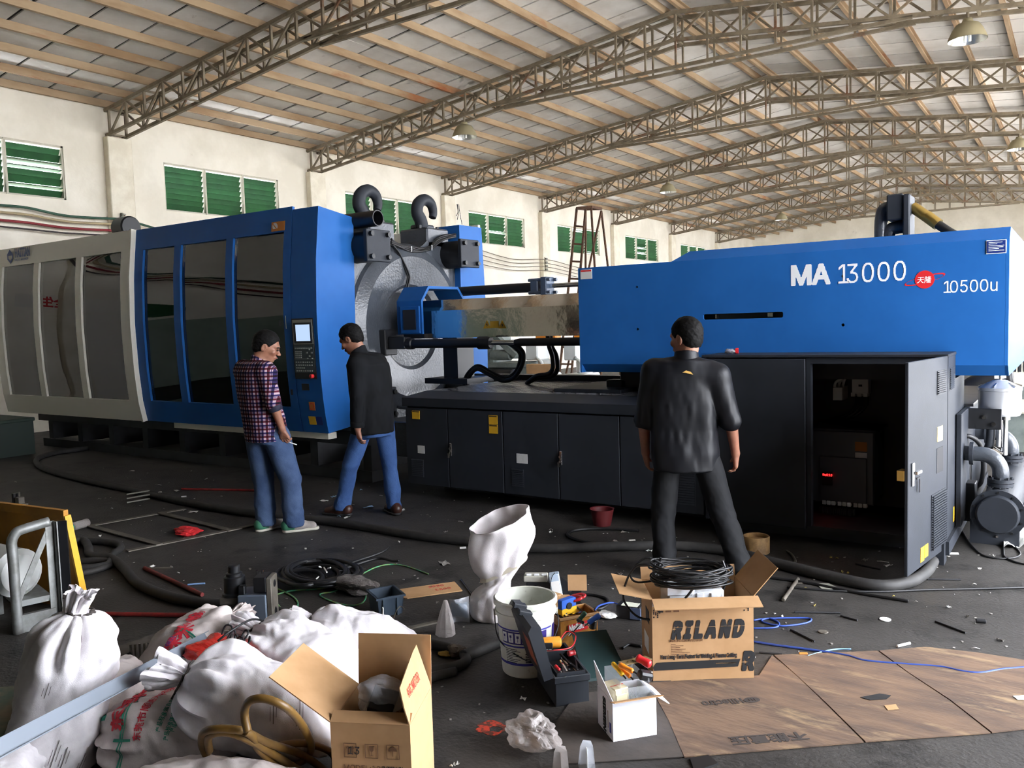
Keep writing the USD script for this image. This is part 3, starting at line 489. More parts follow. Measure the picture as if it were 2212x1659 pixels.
# ---- electrical cabinet
EC = T('electrical_cabinet', 'tall dark grey electrical cabinet with its right door swung open', 'electrical cabinet', (-1.5, 6.4, 0))
P = lambda n, mesh, m, **k: put(EC, n, mesh, m, w=True, **k); ofs = -EC.m[:3, 3]
Lp = [(6.06, .1), (6.98, .1), (6.98, 1.18), (6.44, 1.18), (6.44, 1.345), (6.06, 1.345)]
P('side_panel', prism(Lp, .02, (-2.36, 0, 0), (0, 1, 0), (0, 0, 1)), m_grey); P('side_panel', prism(Lp, .02, (-.72, 0, 0), (0, 1, 0), (0, 0, 1)), m_grey)
P('back_panel', bx(-2.34, -.72, 6.96, 6.98, .1, 1.18), m_int); P('upper_back', bx(-2.34, -.72, 6.42, 6.44, 1.18, 1.345), m_int); P('shelf_top', bx(-2.34, -.72, 6.44, 6.96, 1.165, 1.18), m_int)
P('top_panel', bx(-2.37, -.695, 6.04, 6.445, 1.345, 1.365, .003), m_grey); P('floor_panel', bx(-2.34, -.72, 6.08, 6.96, .1, .13), m_int); P('plinth', bx(-2.3, -.8, 6.25, 6.9, 0, .1), m_int)
P('divider', bx(-1.60, -1.57, 6.06, 6.12, .13, 1.345), m_grey); P('header', bx(-1.57, -.72, 6.06, 6.09, 1.30, 1.345), m_grey)
P('closed_door', bx(-2.355, -1.605, 6.04, 6.065, .11, 1.335, .004), m_grey)
vb = [bx(-.703, -.699, 6.13, 6.34, 1.12, 1.28)] + [prism([(0, 0), (.010, -.003), (0, .012)], .19, (-.7, 6.14 + .19, 1.13 + .013 * k), (1, 0, 0), (0, 0, 1)) for k in range(11)]
P('side_vent', cat(vb), m_grey, label='small louvred vent on the end panel'); P('yellow_label', bx(-.7, -.697, 6.38, 6.43, .19, .29), m_yel)
# open door: local frame along the swung leaf
Hn, En = np.array([-.70, 6.04, 0]), np.array([-.81, 5.27, 0]); du = (En - Hn) / np.linalg.norm(En - Hn); dn = np.array([-du[1], du[0], 0]); 
def dr(s0, s1, z0, z1, a, b, bev=0.0):                  # box on the leaf; a..b: height off its outer face
    v, f = bx(s0, s1, a, b, z0, z1, bev); m_ = np.array([du, dn, (0, 0, 1)]); v2 = Hn + v @ m_; return v2, f
sg = 1 if dn[0] > 0 else -1
def D(n, s0, s1, z0, z1, a, b, m, bev=0.0, par=None, **k):
    me = dr(s0, s1, z0, z1, min(sg * a, sg * b), max(sg * a, sg * b), bev); me = (me[0], me[1] if np.linalg.det(np.array([du, dn, (0, 0, 1)])) > 0 else me[1][:, ::-1])
    return put(par, n, mv(me, ofs), m, **k) if par else P(n, me, m, **k)
od = D('open_door', 0, .79, .09, 1.355, -.02, 0, m_grey, .003, label='cabinet door standing open, its outer face in daylight')
D('vent', .055, .235, 1.12, 1.27, 0, .004, m_black, par=od)
for k in range(11): D('vent_blade', .06, .23, 1.125 + .0132 * k, 1.131 + .0132 * k, .002, .012, m_grey, par=od)
D('vent', .045, .34, .145, .50, -.001, .004, m_grey, par=od)
for k in range(22): D('louvre', .05, .335, .15 + .0158 * k, .158 + .0158 * k, .002, .016, m_grey, par=od)
D('opening', .10, .23, .62, .78, 0, .002, m_ink, par=od); D('pale_label', .11, .225, .82, .915, 0, .002, m_yell, par=od); D('yellow_label', .40, .47, .13, .21, 0, .002, m_yel, par=od); D('yellow_label', .48, .55, .12, .21, 0, .002, m_yel, par=od)
hd = D('handle', .70, .735, .62, .76, 0, .012, m_chrome, .003, par=od, label='chrome door handle with keys'); D('handle_lever', .64, .72, .69, .71, .012, .035, m_chrome, .003, par=od); D('key', .62, .68, .655, .665, .012, .018, m_ink, par=od); D('key', .61, .63, .57, .65, .012, .016, m_ink, par=od); D('latch_tongue', .715, .80, .66, .72, -.06, -.02, m_brass, par=od)
# inside
P('contactor', bx(-1.46, -1.34, 6.84, 6.95, 1.02, 1.155, .004), m_paper, label='pale contactor inside the cabinet')
for k in range(3):
    for z in (1.0, 1.145): P('terminal', bx(-1.465 + .045 * k, -1.435 + .045 * k, 6.83, 6.92, z, z + .03), m_paper)
P('contactor_window', bx(-1.41, -1.385, 6.836, 6.842, 1.08, 1.095), m_ink)
vf = P('inverter', cat([bx(-1.70, -1.25, 6.6, 6.95, .20, .76, .01), bx(-1.64, -1.30, 6.585, 6.61, .21, .56, .005)]), M('inverter_case', (74, 78, 84), rough=.45), label='dark grey inverter drive with red lit display')
P('inverter_shelf', bx(-1.73, -1.22, 6.56, 6.95, .765, .775), m_grey); put(vf, 'keypad_unit', mv(bx(-1.625, -1.545, 6.575, 6.59, .335, .44, .003), ofs), m_black)
letter(EC, 'Ru010', .017, glow_mat('red_segments', (255, 20, 20), 2.5), (-1.618, 6.5745, .408), U, V, bold=1, name='display_digits')
put(vf, 'orange_label', mv(bx(-1.385, -1.30, 6.596, 6.599, .61, .68), ofs), m_org); put(vf, 'white_label', mv(bx(-1.385, -1.30, 6.596, 6.599, .555, .60), ofs), m_paper)
for k in range(9): x = -1.62 + .034 * k + .012 * (k // 3); P('terminal_block', bx(x, x + .026, 6.575, 6.62, .185, .215), m_paper)
P('fin_duct', cat([bx(-1.62 + .014 * k, -1.613 + .014 * k, 6.5, 6.54, .13, .18) for k in range(18)]), m_int)
P('breaker', bx(-1.54, -1.50 + .1, 6.86, 6.95, 1.0, 1.1, .004) if False else bx(-1.57, -1.50, 6.7, 6.9, .98, 1.08, .004), m_paper)
for k in range(3): P('power_cable', tube(spl([(-1.56 + .02 * k, 6.72 + .04 * k, 1.07), (-1.55 + .02 * k, 6.72 + .04 * k, 1.12), (-1.50, 6.76 + .04 * k, 1.15), (-1.47, 6.8 + .04 * k, 1.15)], 5), .011, 8), m_paper, smooth=True)
for k in range(3): P('power_cable', tube(spl([(-1.44 + .04 * k, 6.9, 1.0), (-1.44 + .04 * k, 6.88, .93), (-1.50 + .03 * k, 6.86, .85), (-1.62 + .02 * k, 6.9, .80)], 5), .01, 8), m_rub, smooth=True)
# ---- oil tank and cooler at the right end
OT = T('oil_tank', 'grey hydraulic oil tank behind the open cabinet door', 'oil tank', (-1.1, 7.6, 0))
P = lambda n, mesh, m, **k: put(OT, n, mesh, m, w=True, **k)
P('tank_body', bx(-1.6, -.69, 7.0, 8.8, .14, .93, .008), m_grey); P('tank_front', bx(-.695, -.66, 6.46, 7.0, .14, .93, .004), m_grey)
P('tread_lid', bx(-1.5, -.64, 7.0, 8.7, .93, .95, .003), m_tread); P('tank_skid', cat([bx(-.85, -.68, 6.0, 8.8, .05, .14), bx(-.83, -.70, 5.93, 6.05, 0, .14)]), m_grey)
P('inspection_port', lathe([(.075, 0), (.075, .02), (.05, .035), (.05, .09), (.075, .105), (.075, .125), (.055, .13), (0, .13)], 28, (-.69, 7.5, .79), (1, 0, -.0)), m_grey, smooth=35)
P('pale_label', bx(-.69, -.687, 6.62, 6.74, .72, .86), m_paper); P('yellow_label', bx(-.69, -.687, 6.5, 6.58, .2, .3), m_yel)
P('level_gauge', cat([bx(-.69, -.66, 7.05, 7.13, .28, .56, .004), bx(-.66, -.655, 7.075, 7.105, .31, .53)]), m_black)
P('hose', tube(spl([(-.69, 6.8, .73), (-.64, 6.82, .73), (-.585, 6.9, .66), (-.57, 6.98, .5), (-.59, 7.05, .36), (-.64, 7.1, .30)], 6), .017, 10), m_rub, smooth=True)
P('bracket', bx(-.69, -.60, 6.75, 6.9, .12, .40, .004), m_black)
HX = T('oil_cooler', 'grey shell and tube oil cooler with flanged elbows, right edge of frame', 'oil cooler', (-.43, 7.2, 0))
P = lambda n, mesh, m, **k: put(HX, n, mesh, m, w=True, **k); cx_, cz_ = -.435, .268
P('shell', cyl((cx_, 6.42, cz_), (cx_, 8.3, cz_), .125, 36), m_grey, smooth=40)
ef = P('end_flange', lathe([(.165, 0), (.165, .03), (.155, .03), (.132, .03), (.125, .055), (.118, .06), (0, .06)], 44, (cx_, 6.42, cz_), (0, -1, 0)), m_grey, smooth=30, label='round end cover with a ring of bolts')
for k in range(10): a = k * PI / 5 + .3; put(ef, 'bolt', mv(cyl((cx_ + .147 * math.cos(a), 6.382, cz_ + .147 * math.sin(a)), (cx_ + .147 * math.cos(a), 6.392, cz_ + .147 * math.sin(a)), .008, 8), -HX.m[:3, 3]), m_black)
P('drain_plug', cyl((cx_, 6.40, cz_ - .15), (cx_, 6.375, cz_ - .15), .008, 8), m_chrome); [P('cradle', bx(-.62, -.32, y, y + .08, 0, .17), m_grey) for y in (6.62, 7.9)]
for yy in (6.62, 7.75):
    zf = cz_ + .19
    P('port_neck', cyl((cx_, yy, cz_ + .1), (cx_, yy, zf), .05, 20), m_grey, smooth=40)
    P('port_flange', cat([cyl((cx_, yy, zf - .035), (cx_, yy, zf - .012), .082, 28), cyl((cx_, yy, zf - .008), (cx_, yy, zf + .015), .082, 28)] + [cyl((cx_ + .066 * math.cos(a), yy + .066 * math.sin(a), zf - .045), (cx_ + .066 * math.cos(a), yy + .066 * math.sin(a), zf + .03), .008, 8) for a in np.arange(8) * PI / 4]), m_grey, smooth=40)
    e = [(cx_, yy, zf), (cx_, yy, zf + .06)] + [(cx_ - .12 * (1 - math.cos(t)), yy, zf + .06 + .12 * math.sin(t)) for t in np.linspace(.2, PI / 2, 7)] + [(-.6, yy, zf + .18), (-.7, yy, zf + .18)]
    P('elbow_pipe', tube(e, .052, 20), m_cast, smooth=True, label='grey elbow pipe')
    P('pipe_flange', cyl((-.625, yy, zf + .18), (-.60, yy, zf + .18), .08, 24), m_grey, smooth=40)
OF = T('oil_filter', 'shiny round oil filter canister on a black bracket beside the tank', 'oil filter', (-.49, 7.05, .6))
P = lambda n, mesh, m, **k: put(OF, n, mesh, m, w=True, **k)
P('canister', lathe([(0, .86), (.13, .87), (.14, .89), (.14, 1.05), (.145, 1.055), (.145, 1.075), (.05, 1.125), (.03, 1.13), (0, 1.13)], 36, (-.475, 7.05, 0)), M('filter_shell', (206, 208, 212), rough=.22, metal=.6), smooth=30)
P('lid_ribs', cat([bar((-.475, 7.05, 1.128), (-.475 + .14 * math.cos(a), 7.05 + .14 * math.sin(a), 1.082), .008, .016) for a in np.arange(6) * PI / 3 + .3]), m_chrome); P('wing_nut', cat([cyl((-.475, 7.05, 1.12), (-.475, 7.05, 1.165), .014, 10), bar((-.51, 7.03, 1.15), (-.44, 7.07, 1.15), .012, .02)]), m_chrome)
P('bracket', cat([bx(-.69, -.45, 6.88, 6.9, .78, .93, .003)] + [bx(-.69, -.5, 6.9, 7.0, .78, .8)]), m_black)
for x in (-.56, -.5): P('bracket_bolt', cyl((x, 6.88, .87 if x < -.52 else .82), (x, 6.865, .87 if x < -.52 else .82), .016, 8), m_chrome)
P('outlet', cat([cyl((-.475, 7.0, .64), (-.475, 7.0, .86), .018, 10), cyl((-.44, 7.02, .58), (-.44, 7.02, .88), .022, 12), cyl((-.44, 7.02, .84), (-.44, 7.02, .9), .036, 12), cyl((-.53, 7.0, .60), (-.47, 7.0, .56), .05, 14)]), m_chrome, smooth=40)
P('inlet_pipe', tube(spl([(-.53, 7.02, .86), (-.53, 7.02, .7), (-.56, 7.03, .6), (-.69, 7.05, .56)], 5), .03, 12), m_grey, smooth=True)
# ---------------------------------------------------------------- people
def sdf_mesh(fn, lo, hi, h, B=8):
    lo, hi = np.asarray(lo, float), np.asarray(hi, float); nb = np.ceil((hi - lo) / (h * B)).astype(int); n = nb * B
    ci = np.stack(np.meshgrid(*[np.arange(k) for k in nb], indexing='ij'), -1).reshape(-1, 3); cd = fn(lo + (ci * B + (B - 1) / 2) * h)
    D = np.broadcast_to(np.where(cd < 0, -1., 1.).reshape(nb)[:, None, :, None, :, None], (nb[0], B, nb[1], B, nb[2], B)).reshape(n).astype(np.float32).copy()
    act = ci[np.abs(cd) < h * B * 1.35 + .012]; o = np.stack(np.meshgrid(*[np.arange(B)] * 3, indexing='ij'), -1).reshape(-1, 3)
    idx = (act[:, None] * B + o[None]).reshape(-1, 3); D[idx[:, 0], idx[:, 1], idx[:, 2]] = fn(lo + idx * h)
    S = D < 0; cells = np.zeros(n - 1, bool); a0 = S[:-1, :-1, :-1]
    for c in np.ndindex(2, 2, 2): cells |= S[c[0]:n[0] - 1 + c[0], c[1]:n[1] - 1 + c[1], c[2]:n[2] - 1 + c[2]] != a0
    ce = np.argwhere(cells); acc, cnt = np.zeros((len(ce), 3)), np.zeros(len(ce))
    for ax in range(3):
        for b in np.ndindex(2, 2):
            p = np.insert(np.array(b), ax, 0); q = p.copy(); q[ax] = 1; A, C = ce + p, ce + q
            d0, d1 = D[A[:, 0], A[:, 1], A[:, 2]], D[C[:, 0], C[:, 1], C[:, 2]]; m = (d0 < 0) != (d1 < 0); t = np.where(m, d0 / np.where(m, d0 - d1, 1), 0)
            pos = p + t[:, None] * (q - p); acc[m] += pos[m]; cnt[m] += 1
    v = lo + (ce + acc / cnt[:, None]) * h; vid = np.full(n - 1, -1, np.int64); vid[tuple(ce.T)] = np.arange(len(ce)); F = []
    for ax in range(3):
        s0 = [slice(1, -1)] * 3; s0[ax] = slice(0, -1); s1 = list(s0); s1[ax] = slice(1, None); X, Y = S[tuple(s0)], S[tuple(s1)]
        e = np.argwhere(X != Y); e += np.array([0 if k == ax else 1 for k in range(3)]); u, w_ = [(1, 2), (2, 0), (0, 1)][ax]; du, dw = np.eye(3, dtype=int)[u], np.eye(3, dtype=int)[w_]
        ok = (e < n - 1).all(1); e = e[ok]; g = [vid[tuple((e - k).T)] for k in (du + dw, dw, 0 * du, du)]; q = np.stack(g, 1); q = q[(q >= 0).all(1)]; ins = S[tuple(e.T)][(np.stack(g, 1) >= 0).all(1)]
        q = np.where(ins[:, None], q, q[:, ::-1]); F += [q[:, [0, 1, 2]], q[:, [0, 2, 3]]]
    f = np.vstack(F); m = trimesh.Trimesh(v, f, process=False); trimesh.smoothing.filter_taubin(m, iterations=6); w = np.array(m.vertices); bad = ~(np.linalg.norm(w - v, axis=1) < h * 1.2); w[bad] = v[bad]; return w, f
def rc(p, a, b, ra, rb):
    a, b = np.asarray(a, float), np.asarray(b, float); d = b - a; t = np.clip(((p - a) @ d) / (d @ d + 1e-12), 0, 1); return np.linalg.norm(p - a - t[:, None] * d, axis=1) - (ra + (rb - ra) * t)
def el(p, c, r): q = (p - np.asarray(c)) / np.asarray(r); k = np.linalg.norm(q, axis=1); return (k - 1) * k / (np.linalg.norm(q / np.asarray(r), axis=1) + 1e-9)
def smin(a, b, k): h = np.clip(.5 + .5 * (b - a) / k, 0, 1); return b + (a - b) * h - k * h * (1 - h)
def ssub(a, b, k): return -smin(-a, b, k)
def U2(ds, k=.03):
    o = ds[0]
    for d in ds[1:]: o = smin(o, d, k)
    return o
def stackd(p, tab, s2, f2):                              # elliptical trunk: rows of (z, cx, cy, half width along s, half depth along f)
    tab = np.array(tab, float); z = p[:, 2]; g = [np.interp(z, tab[:, 0], tab[:, k]) for k in range(1, 5)]
    a = ((p[:, 0] - g[0]) * s2[0] + (p[:, 1] - g[1]) * s2[1]) / g[2]; b = ((p[:, 0] - g[0]) * f2[0] + (p[:, 1] - g[1]) * f2[1]) / g[3]
    k = (np.abs(a) ** 2.4 + np.abs(b) ** 2.4) ** (1 / 2.4); d = (k - 1) * np.minimum(g[2], g[3]); ez = np.maximum(tab[0, 0] - z, z - tab[-1, 0])
    return np.where(ez > 0, np.maximum(d, ez) + .0 * ez, np.maximum(d, ez))
def ruffle(mesh, amp, sc, seed=0, wfn=None):
    v, f = mesh; m = trimesh.Trimesh(v, f, process=False); n = np.array(m.vertex_normals); d = meshkit.fbm(v * np.asarray(sc) + 11 * seed, 3, seed) - .5
    d = d * amp * 2 * (wfn(v) if wfn else 1); return v + n * d[:, None], f
m_skin = M('skin', (150, 104, 82), (136, 92, 72), sc=20, rough=.5, subsurface_weight=.08, subsurface_scale=.02)
m_hair = M('black_hair', (9, 8, 8), (15, 14, 13), sc=60, rough=.7, spec=.15, bump=.15, bsc=400); m_lip = M('lips', (136, 78, 70), rough=.5); m_eye = M('eye_dark', (30, 22, 20), rough=.2)
m_jean = M('blue_denim', (70, 88, 118), (54, 72, 104), sc=5, rough=.85, bump=.3, bsc=240, spec=.2); m_jean2 = M('bright_blue_denim', (62, 90, 138), (52, 78, 124), sc=5, rough=.85, bump=.3, bsc=240, spec=.2)
m_jkt = M('black_jacket_cloth', (22, 23, 26), (17, 18, 20), sc=9, rough=.85, spec=.15); m_trk = M('black_tracksuit', (15, 16, 21), (11, 12, 16), sc=5, rough=.5, spec=.28); m_trs = M('black_trousers', (17, 18, 21), (13, 14, 16), sc=6, rough=.8, spec=.3)
m_cuff = M('navy_cuff', (24, 24, 44), rough=.8); m_brown = M('brown_leather', (70, 38, 28), (54, 30, 24), sc=12, rough=.4); m_sole = M('pale_rubber', (190, 186, 172), rough=.7); m_sneak = M('grey_suede', (150, 142, 136), (128, 122, 118), sc=14, rough=.85); m_gheel = M('green_heel', (52, 110, 84), rough=.7); m_dshoe = M('dark_shoe', (26, 26, 28), rough=.55)
def plaid():
    n = {'tc': ('texture_coordinate', {}), 'mp': ('mapping', {'rotation': (0, 0, .6)}), 'p': ('principled_bsdf', {'roughness': .85, 'specular_ior_level': .2})}; L = [('tc.object', 'mp.vector'), ('mp.vector', 'w0.vector'), ('tc.object', 'w1.vector')]
    W_, R_, N_ = lin((214, 200, 204)), lin((104, 44, 62)), lin((58, 52, 104))
    for k, d in enumerate('xz'):
        n[f'w{k}'] = ('wave_texture', dict(wave_type='bands', bands_direction=d, profile='saw', scale=5.2)); n[f'r{k}'] = ('rgb_ramp', {'interpolate': False, 'ramp': [(0, W_), (.22, R_), (.48, W_), (.58, N_), (.63, W_), (.70, N_), (.95, W_)]}); L.append((f'w{k}.fac', f'r{k}.fac'))
    n['m'] = ('mix_color', {'blend_type': 'multiply', 'fac': 1.0}); L += [('r0.color', 'm.a'), ('r1.color', 'm.b'), ('m.result', 'p.base_color')]
    return usdkit.material(stage, '/World/Looks/plaid_shirt', n, L, 'p.BSDF')
m_plaid = plaid()
def hand_sdf(p, w, d, palmn, s=1.0, curl=.5, thumb_side=1):  # wrist w, direction d, palm normal (towards which fingers curl)
    d = unit(d); pn = unit(np.asarray(palmn) - d * np.dot(palmn, d)); a = np.cross(d, pn) * thumb_side
    o = U2([rc(p, w + d * .01 * s, w + d * .085 * s + a * k * .030 * s, .020 * s, .0145 * s) for k in (-1, -.33, .33, 1)], .012)
    for k, (L, off) in enumerate(((.068, 1.0), (.078, .36), (.072, -.3), (.056, -.95))):
        b = w + d * .088 * s + a * off * .031 * s; c = curl + .12 * k; q = b
        for j in range(3): dd = unit(d * math.cos(c * (j + .6)) + pn * math.sin(c * (j + .6)) + a * off * .05); e = q + dd * L * s * (.44, .32, .26)[j]; o = smin(o, rc(p, q, e, (.0095 - .0012 * j) * s, (.0085 - .0012 * j) * s), .004); q = e
    t0 = w + d * .03 * s + a * .026 * s; t1 = t0 + unit(d * .8 + a * .7 + pn * .45) * .042 * s; t2 = t1 + unit(d + pn * .6) * .034 * s
    return smin(o, np.minimum(rc(p, t0, t1, .014 * s, .0105 * s), rc(p, t1, t2, .0105 * s, .0085 * s)), .008)
def head_axes(yaw, tilt, roll=0):                        # yaw: direction of the face in the local x-y plane (radians from +x); tilt: looking down
    f = np.array([math.cos(yaw) * math.cos(tilt), math.sin(yaw) * math.cos(tilt), -math.sin(tilt)]); r = unit(np.cross(f, (0, 0, 1))); return np.array([r, f, np.cross(r, f)])
def cran(q, g=0): return el(q, (0, -.012, .03), (.077 + g, .098 + g, .09 + g))
def head_sdf(q):
    d = U2([cran(q), el(q, (0, .028, -.045), (.062, .066, .078)), el(q, (0, .066, -.098), (.03, .026, .024)), el(q, (0, .082, .02), (.05, .02, .016))], .03)
    d = smin(d, rc(q, (0, .092, .0), (0, .118, -.034), .008, .0125), .014); d = smin(d, el(q, (0, .094, -.068), (.024, .016, .014)), .012)
    for s in (-1, 1):
        d = smin(d, el(q, (s * .046, .066, -.03), (.022, .022, .02)), .02); d = ssub(d, el(q, (s * .032, .108, -.002), (.02, .016, .013)), .01); d = smin(d, el(q, (s * .013, .106, -.038), (.01, .01, .008)), .008)
        e = ssub(el(q, (s * .079, -.008, -.015), (.010, .023, .036)), el(q, (s * .09, -.004, -.012), (.009, .012, .02)), .006); d = smin(d, e, .008)
    return d
def make_person(px, pyg, label, J):
    g = at(px, pyg); d2 = unit([g[0], g[1], 0]); m = np.eye(4); m[:3, 0] = (d2[1], -d2[0], 0); m[:3, 1] = d2; m[:3, 3] = g
    t = T('person', label, 'person', mtx=m); A = {k: np.asarray(v, float) for k, v in J.items() if isinstance(v, tuple) and k not in ('face', 'f')}
    f2 = unit(J['f']); s2 = np.array([f2[1], -f2[0]]); HA = head_axes(*J['face']); hc = A['head']; hq = lambda p: ((p - hc) @ HA.T) / J.get('hs', 1.0)
    def body(p):
        ds = [head_sdf(hq(p)) * J.get('hs', 1.0)]; nb = hc - HA[1] * .02 - HA[2] * .07
        ds.append(rc(p, nb, A['neck'] - [0, 0, .03], .056, .062)); o = U2(ds, .03)
        o = smin(o, stackd(p, [(z, x, y, w_ * .86, dd * .84) for z, x, y, w_, dd in J['trunk']], s2, f2), .03)
        for s in 'LR':
            sh, eb, wr = A['sh' + s], A['el' + s], A['wr' + s]
            o = smin(o, rc(p, sh, eb, .050, .040), .03); o = smin(o, rc(p, eb, wr, .042, .027), .02); o = smin(o, hand_sdf(p, wr, J['hd' + s], J['pn' + s], 1.0, J.get('curl', .5), J['th' + s]), .012)
            o = smin(o, rc(p, A['hip' + s], A['kn' + s], .078, .052), .03); o = smin(o, rc(p, A['kn' + s], A['an' + s], .05, .036), .02); o = smin(o, rc(p, A['an' + s], A['an' + s] - [0, 0, .03], .036, .036), .02)
        return o
    put(t, 'body', sdf_mesh(body, (-.6, -.45, .0), (.6, .45, 1.72), .0055), m_skin, True)
    hb = J.get('hair', (.78, -.62, .018))
    def hair(p):
        q = hq(p); n_ = np.array([0, hb[0], hb[1]]); d = cran(q, .011); d = smin(d, el(q, (0, -.055, -.03), (.062, .05, .06)), .03) if J.get('nape', 1) else d
        d = np.maximum(d, q @ n_ - hb[2])
        d = np.maximum(d, (.03 - np.linalg.norm((np.abs(q) * [1, 0, 0] + q * [0, 1, 1] - [.08, .002, -.02]) * [.5, 1, .8], axis=1))); return np.maximum(d, -.075 - q[:, 2])
    put(t, 'hair', ruffle(sdf_mesh(hair, hc - .16, hc + .16, .005), .004, (60, 60, 60), 3), m_hair, True)
    if J.get('show_face'):
        for s in (-1, 1):
            e = rot(tm(trimesh.creation.icosphere(2, .0085)), o=(s * .032, .097, -.003)); put(t, 'eye', (hc + e[0] @ HA, e[1]), m_eye, True)
            b = tube(spl([(s * .014, .101, .016), (s * .034, .101, .022), (s * .054, .086, .015)], 4), [.002] + [.0042] * 7 + [.0015], 6); put(t, 'eyebrow', (hc + b[0] @ HA, b[1]), m_hair, True)
        l = tm(trimesh.creation.icosphere(2, 1.0)); l = (l[0] * [.021, .012, .0075] + [0, .1035, -.067], l[1]); put(t, 'lips', (hc + l[0] @ HA, l[1]), m_lip, True)
    # upper garment
    ck = J['cloth']; sl = J['sleeve']
    def top(p):
        o = stackd(p, J['trunk'], s2, f2); sb = smin(rc(p, A['shL'], A['neck'] - [0, 0, .06], .075, .07), rc(p, A['shR'], A['neck'] - [0, 0, .06], .075, .07), .05); o = smin(o, sb, .05)
        for s in 'LR':
            sh, eb, wr = A['sh' + s], A['el' + s], A['wr' + s]; e = eb + (wr - eb) * max(sl, 0)
            o = smin(o, rc(p, sh, eb, .076, J.get('sr', .058)), .03)
            o = smin(o, np.maximum(rc(p, eb, e + (wr - eb) * .2, J.get('sr', .058), .047), (p - e) @ unit(wr - eb)), .012)
        nk = rc(p, A['neck'] - [0, 0, .06], A['neck'] + (hc - A['neck']) * .9, .060, .056)
        return ssub(np.maximum(o, J['trunk'][0][0] - p[:, 2]), nk, .006)
    tp_ = ruffle(sdf_mesh(top, (-.6, -.45, .55), (.6, .45, 1.55), .0085), J.get('fold', .016), J.get('fsc', (13, 13, 4.5)), J.get('seed', 1), lambda v: np.clip((1.36 - v[:, 2]) * 4, .25, 1))
    put(t, J['top_name'], tp_, ck, True, label=J['top_label'])
    cl = lambda p: np.maximum(np.maximum(rc(p, A['neck'] - [0, 0, .045], A['neck'] + (hc - A['neck']) * .30, .082, .072), -(rc(p, A['neck'] - [0, 0, .1], A['neck'] + (hc - A['neck']) * .9, .066, .058))), ((p - A['neck']) @ unit(hc - A['neck'])) - .03)
    put(t, 'collar', sdf_mesh(cl, A['neck'] - .14, A['neck'] + .14, .006), ck, True)
    if sl > 0 or J.get('cuff'):
        for s in 'LR':
            a, b = A['el' + s], A['wr' + s]; e = a + (b - a) * max(sl, .02); u_ = unit(b - a); put(t, 'cuff', lathe([(.043, -.025), (.056, -.025), (.058, 0), (.056, .022), (.043, .022)], 22, e, u_), J.get('cuff', ck), True)
    def legs(p):
        o = stackd(p, J['hips'], s2, f2)
        for s in 'LR':
            h_, k_, a_ = A['hip' + s], A['kn' + s], A['an' + s]; lr = J.get('lr', (.102, .074, .068, .070))
            o = smin(o, rc(p, h_, k_, lr[0], lr[1]), .022); o = smin(o, rc(p, k_, a_ - [0, 0, .015], lr[2], lr[3]), .015)
        return np.maximum(o, .045 - p[:, 2])
    put(t, J['leg_name'], ruffle(sdf_mesh(legs, (-.6, -.45, .0), (.6, .45, 1.02), .0085), .013, (11, 11, 9), J.get('seed', 1) + 5, lambda v: .5 + 1.2 * np.exp(-((v[:, 2] - .13) / .12) ** 2) + .5 * np.exp(-((v[:, 2] - .42) / .1) ** 2)), J['leg_mat'], True, label=J['leg_label'])
    for s in 'LR':
        a, fd = A['an' + s], unit(tuple(J['ft' + s]) + (0,)); a0 = np.array([a[0], a[1], 0]); lf = J.get('lift' + s, 0)
        heel, toe = a0 - fd * .055, a0 + fd * .175; hz = np.array([0, 0, lf])
        up = lambda p: np.maximum(U2([rc(p, heel + [0, 0, .05] + hz, heel + fd * .10 + [0, 0, .055] + hz, .042, .045), rc(p, heel + fd * .08 + [0, 0, .045], toe - fd * .03 + [0, 0, .034], .045, .035), rc(p, heel + [0, 0, .06] + hz, a0 + [0, 0, .09] + hz, .04, .042)], .03), .018 - p[:, 2])
        sh_ = put(t, 'shoe', sdf_mesh(up, np.minimum(heel, toe) - [.08, .08, .02], np.maximum(heel, toe) + [.08, .08, .16 + lf], .006), J['shoe'], True)
        so = lambda p: np.maximum(np.maximum(U2([rc(p * [1, 1, 0], heel, heel + fd * .06, .042, .042), rc(p * [1, 1, 0], heel + fd * .06, toe - fd * .02, .04, .046)], .03), p[:, 2] - .024), .001 - p[:, 2])
        put(sh_, 'sole', sdf_mesh(so, np.minimum(heel, toe) - [.08, .08, .03], np.maximum(heel, toe) + [.08, .08, .06], .006), J.get('sole', m_sole), True)
        if J.get('heelm'):
            hl = lambda p: np.maximum(np.maximum(up(p) - .003, ((p - heel) @ fd) - .055), .02 - p[:, 2]); put(sh_, 'heel_panel', sdf_mesh(hl, heel - .1, heel + .14, .006), J['heelm'], True)
    return t, A, HA
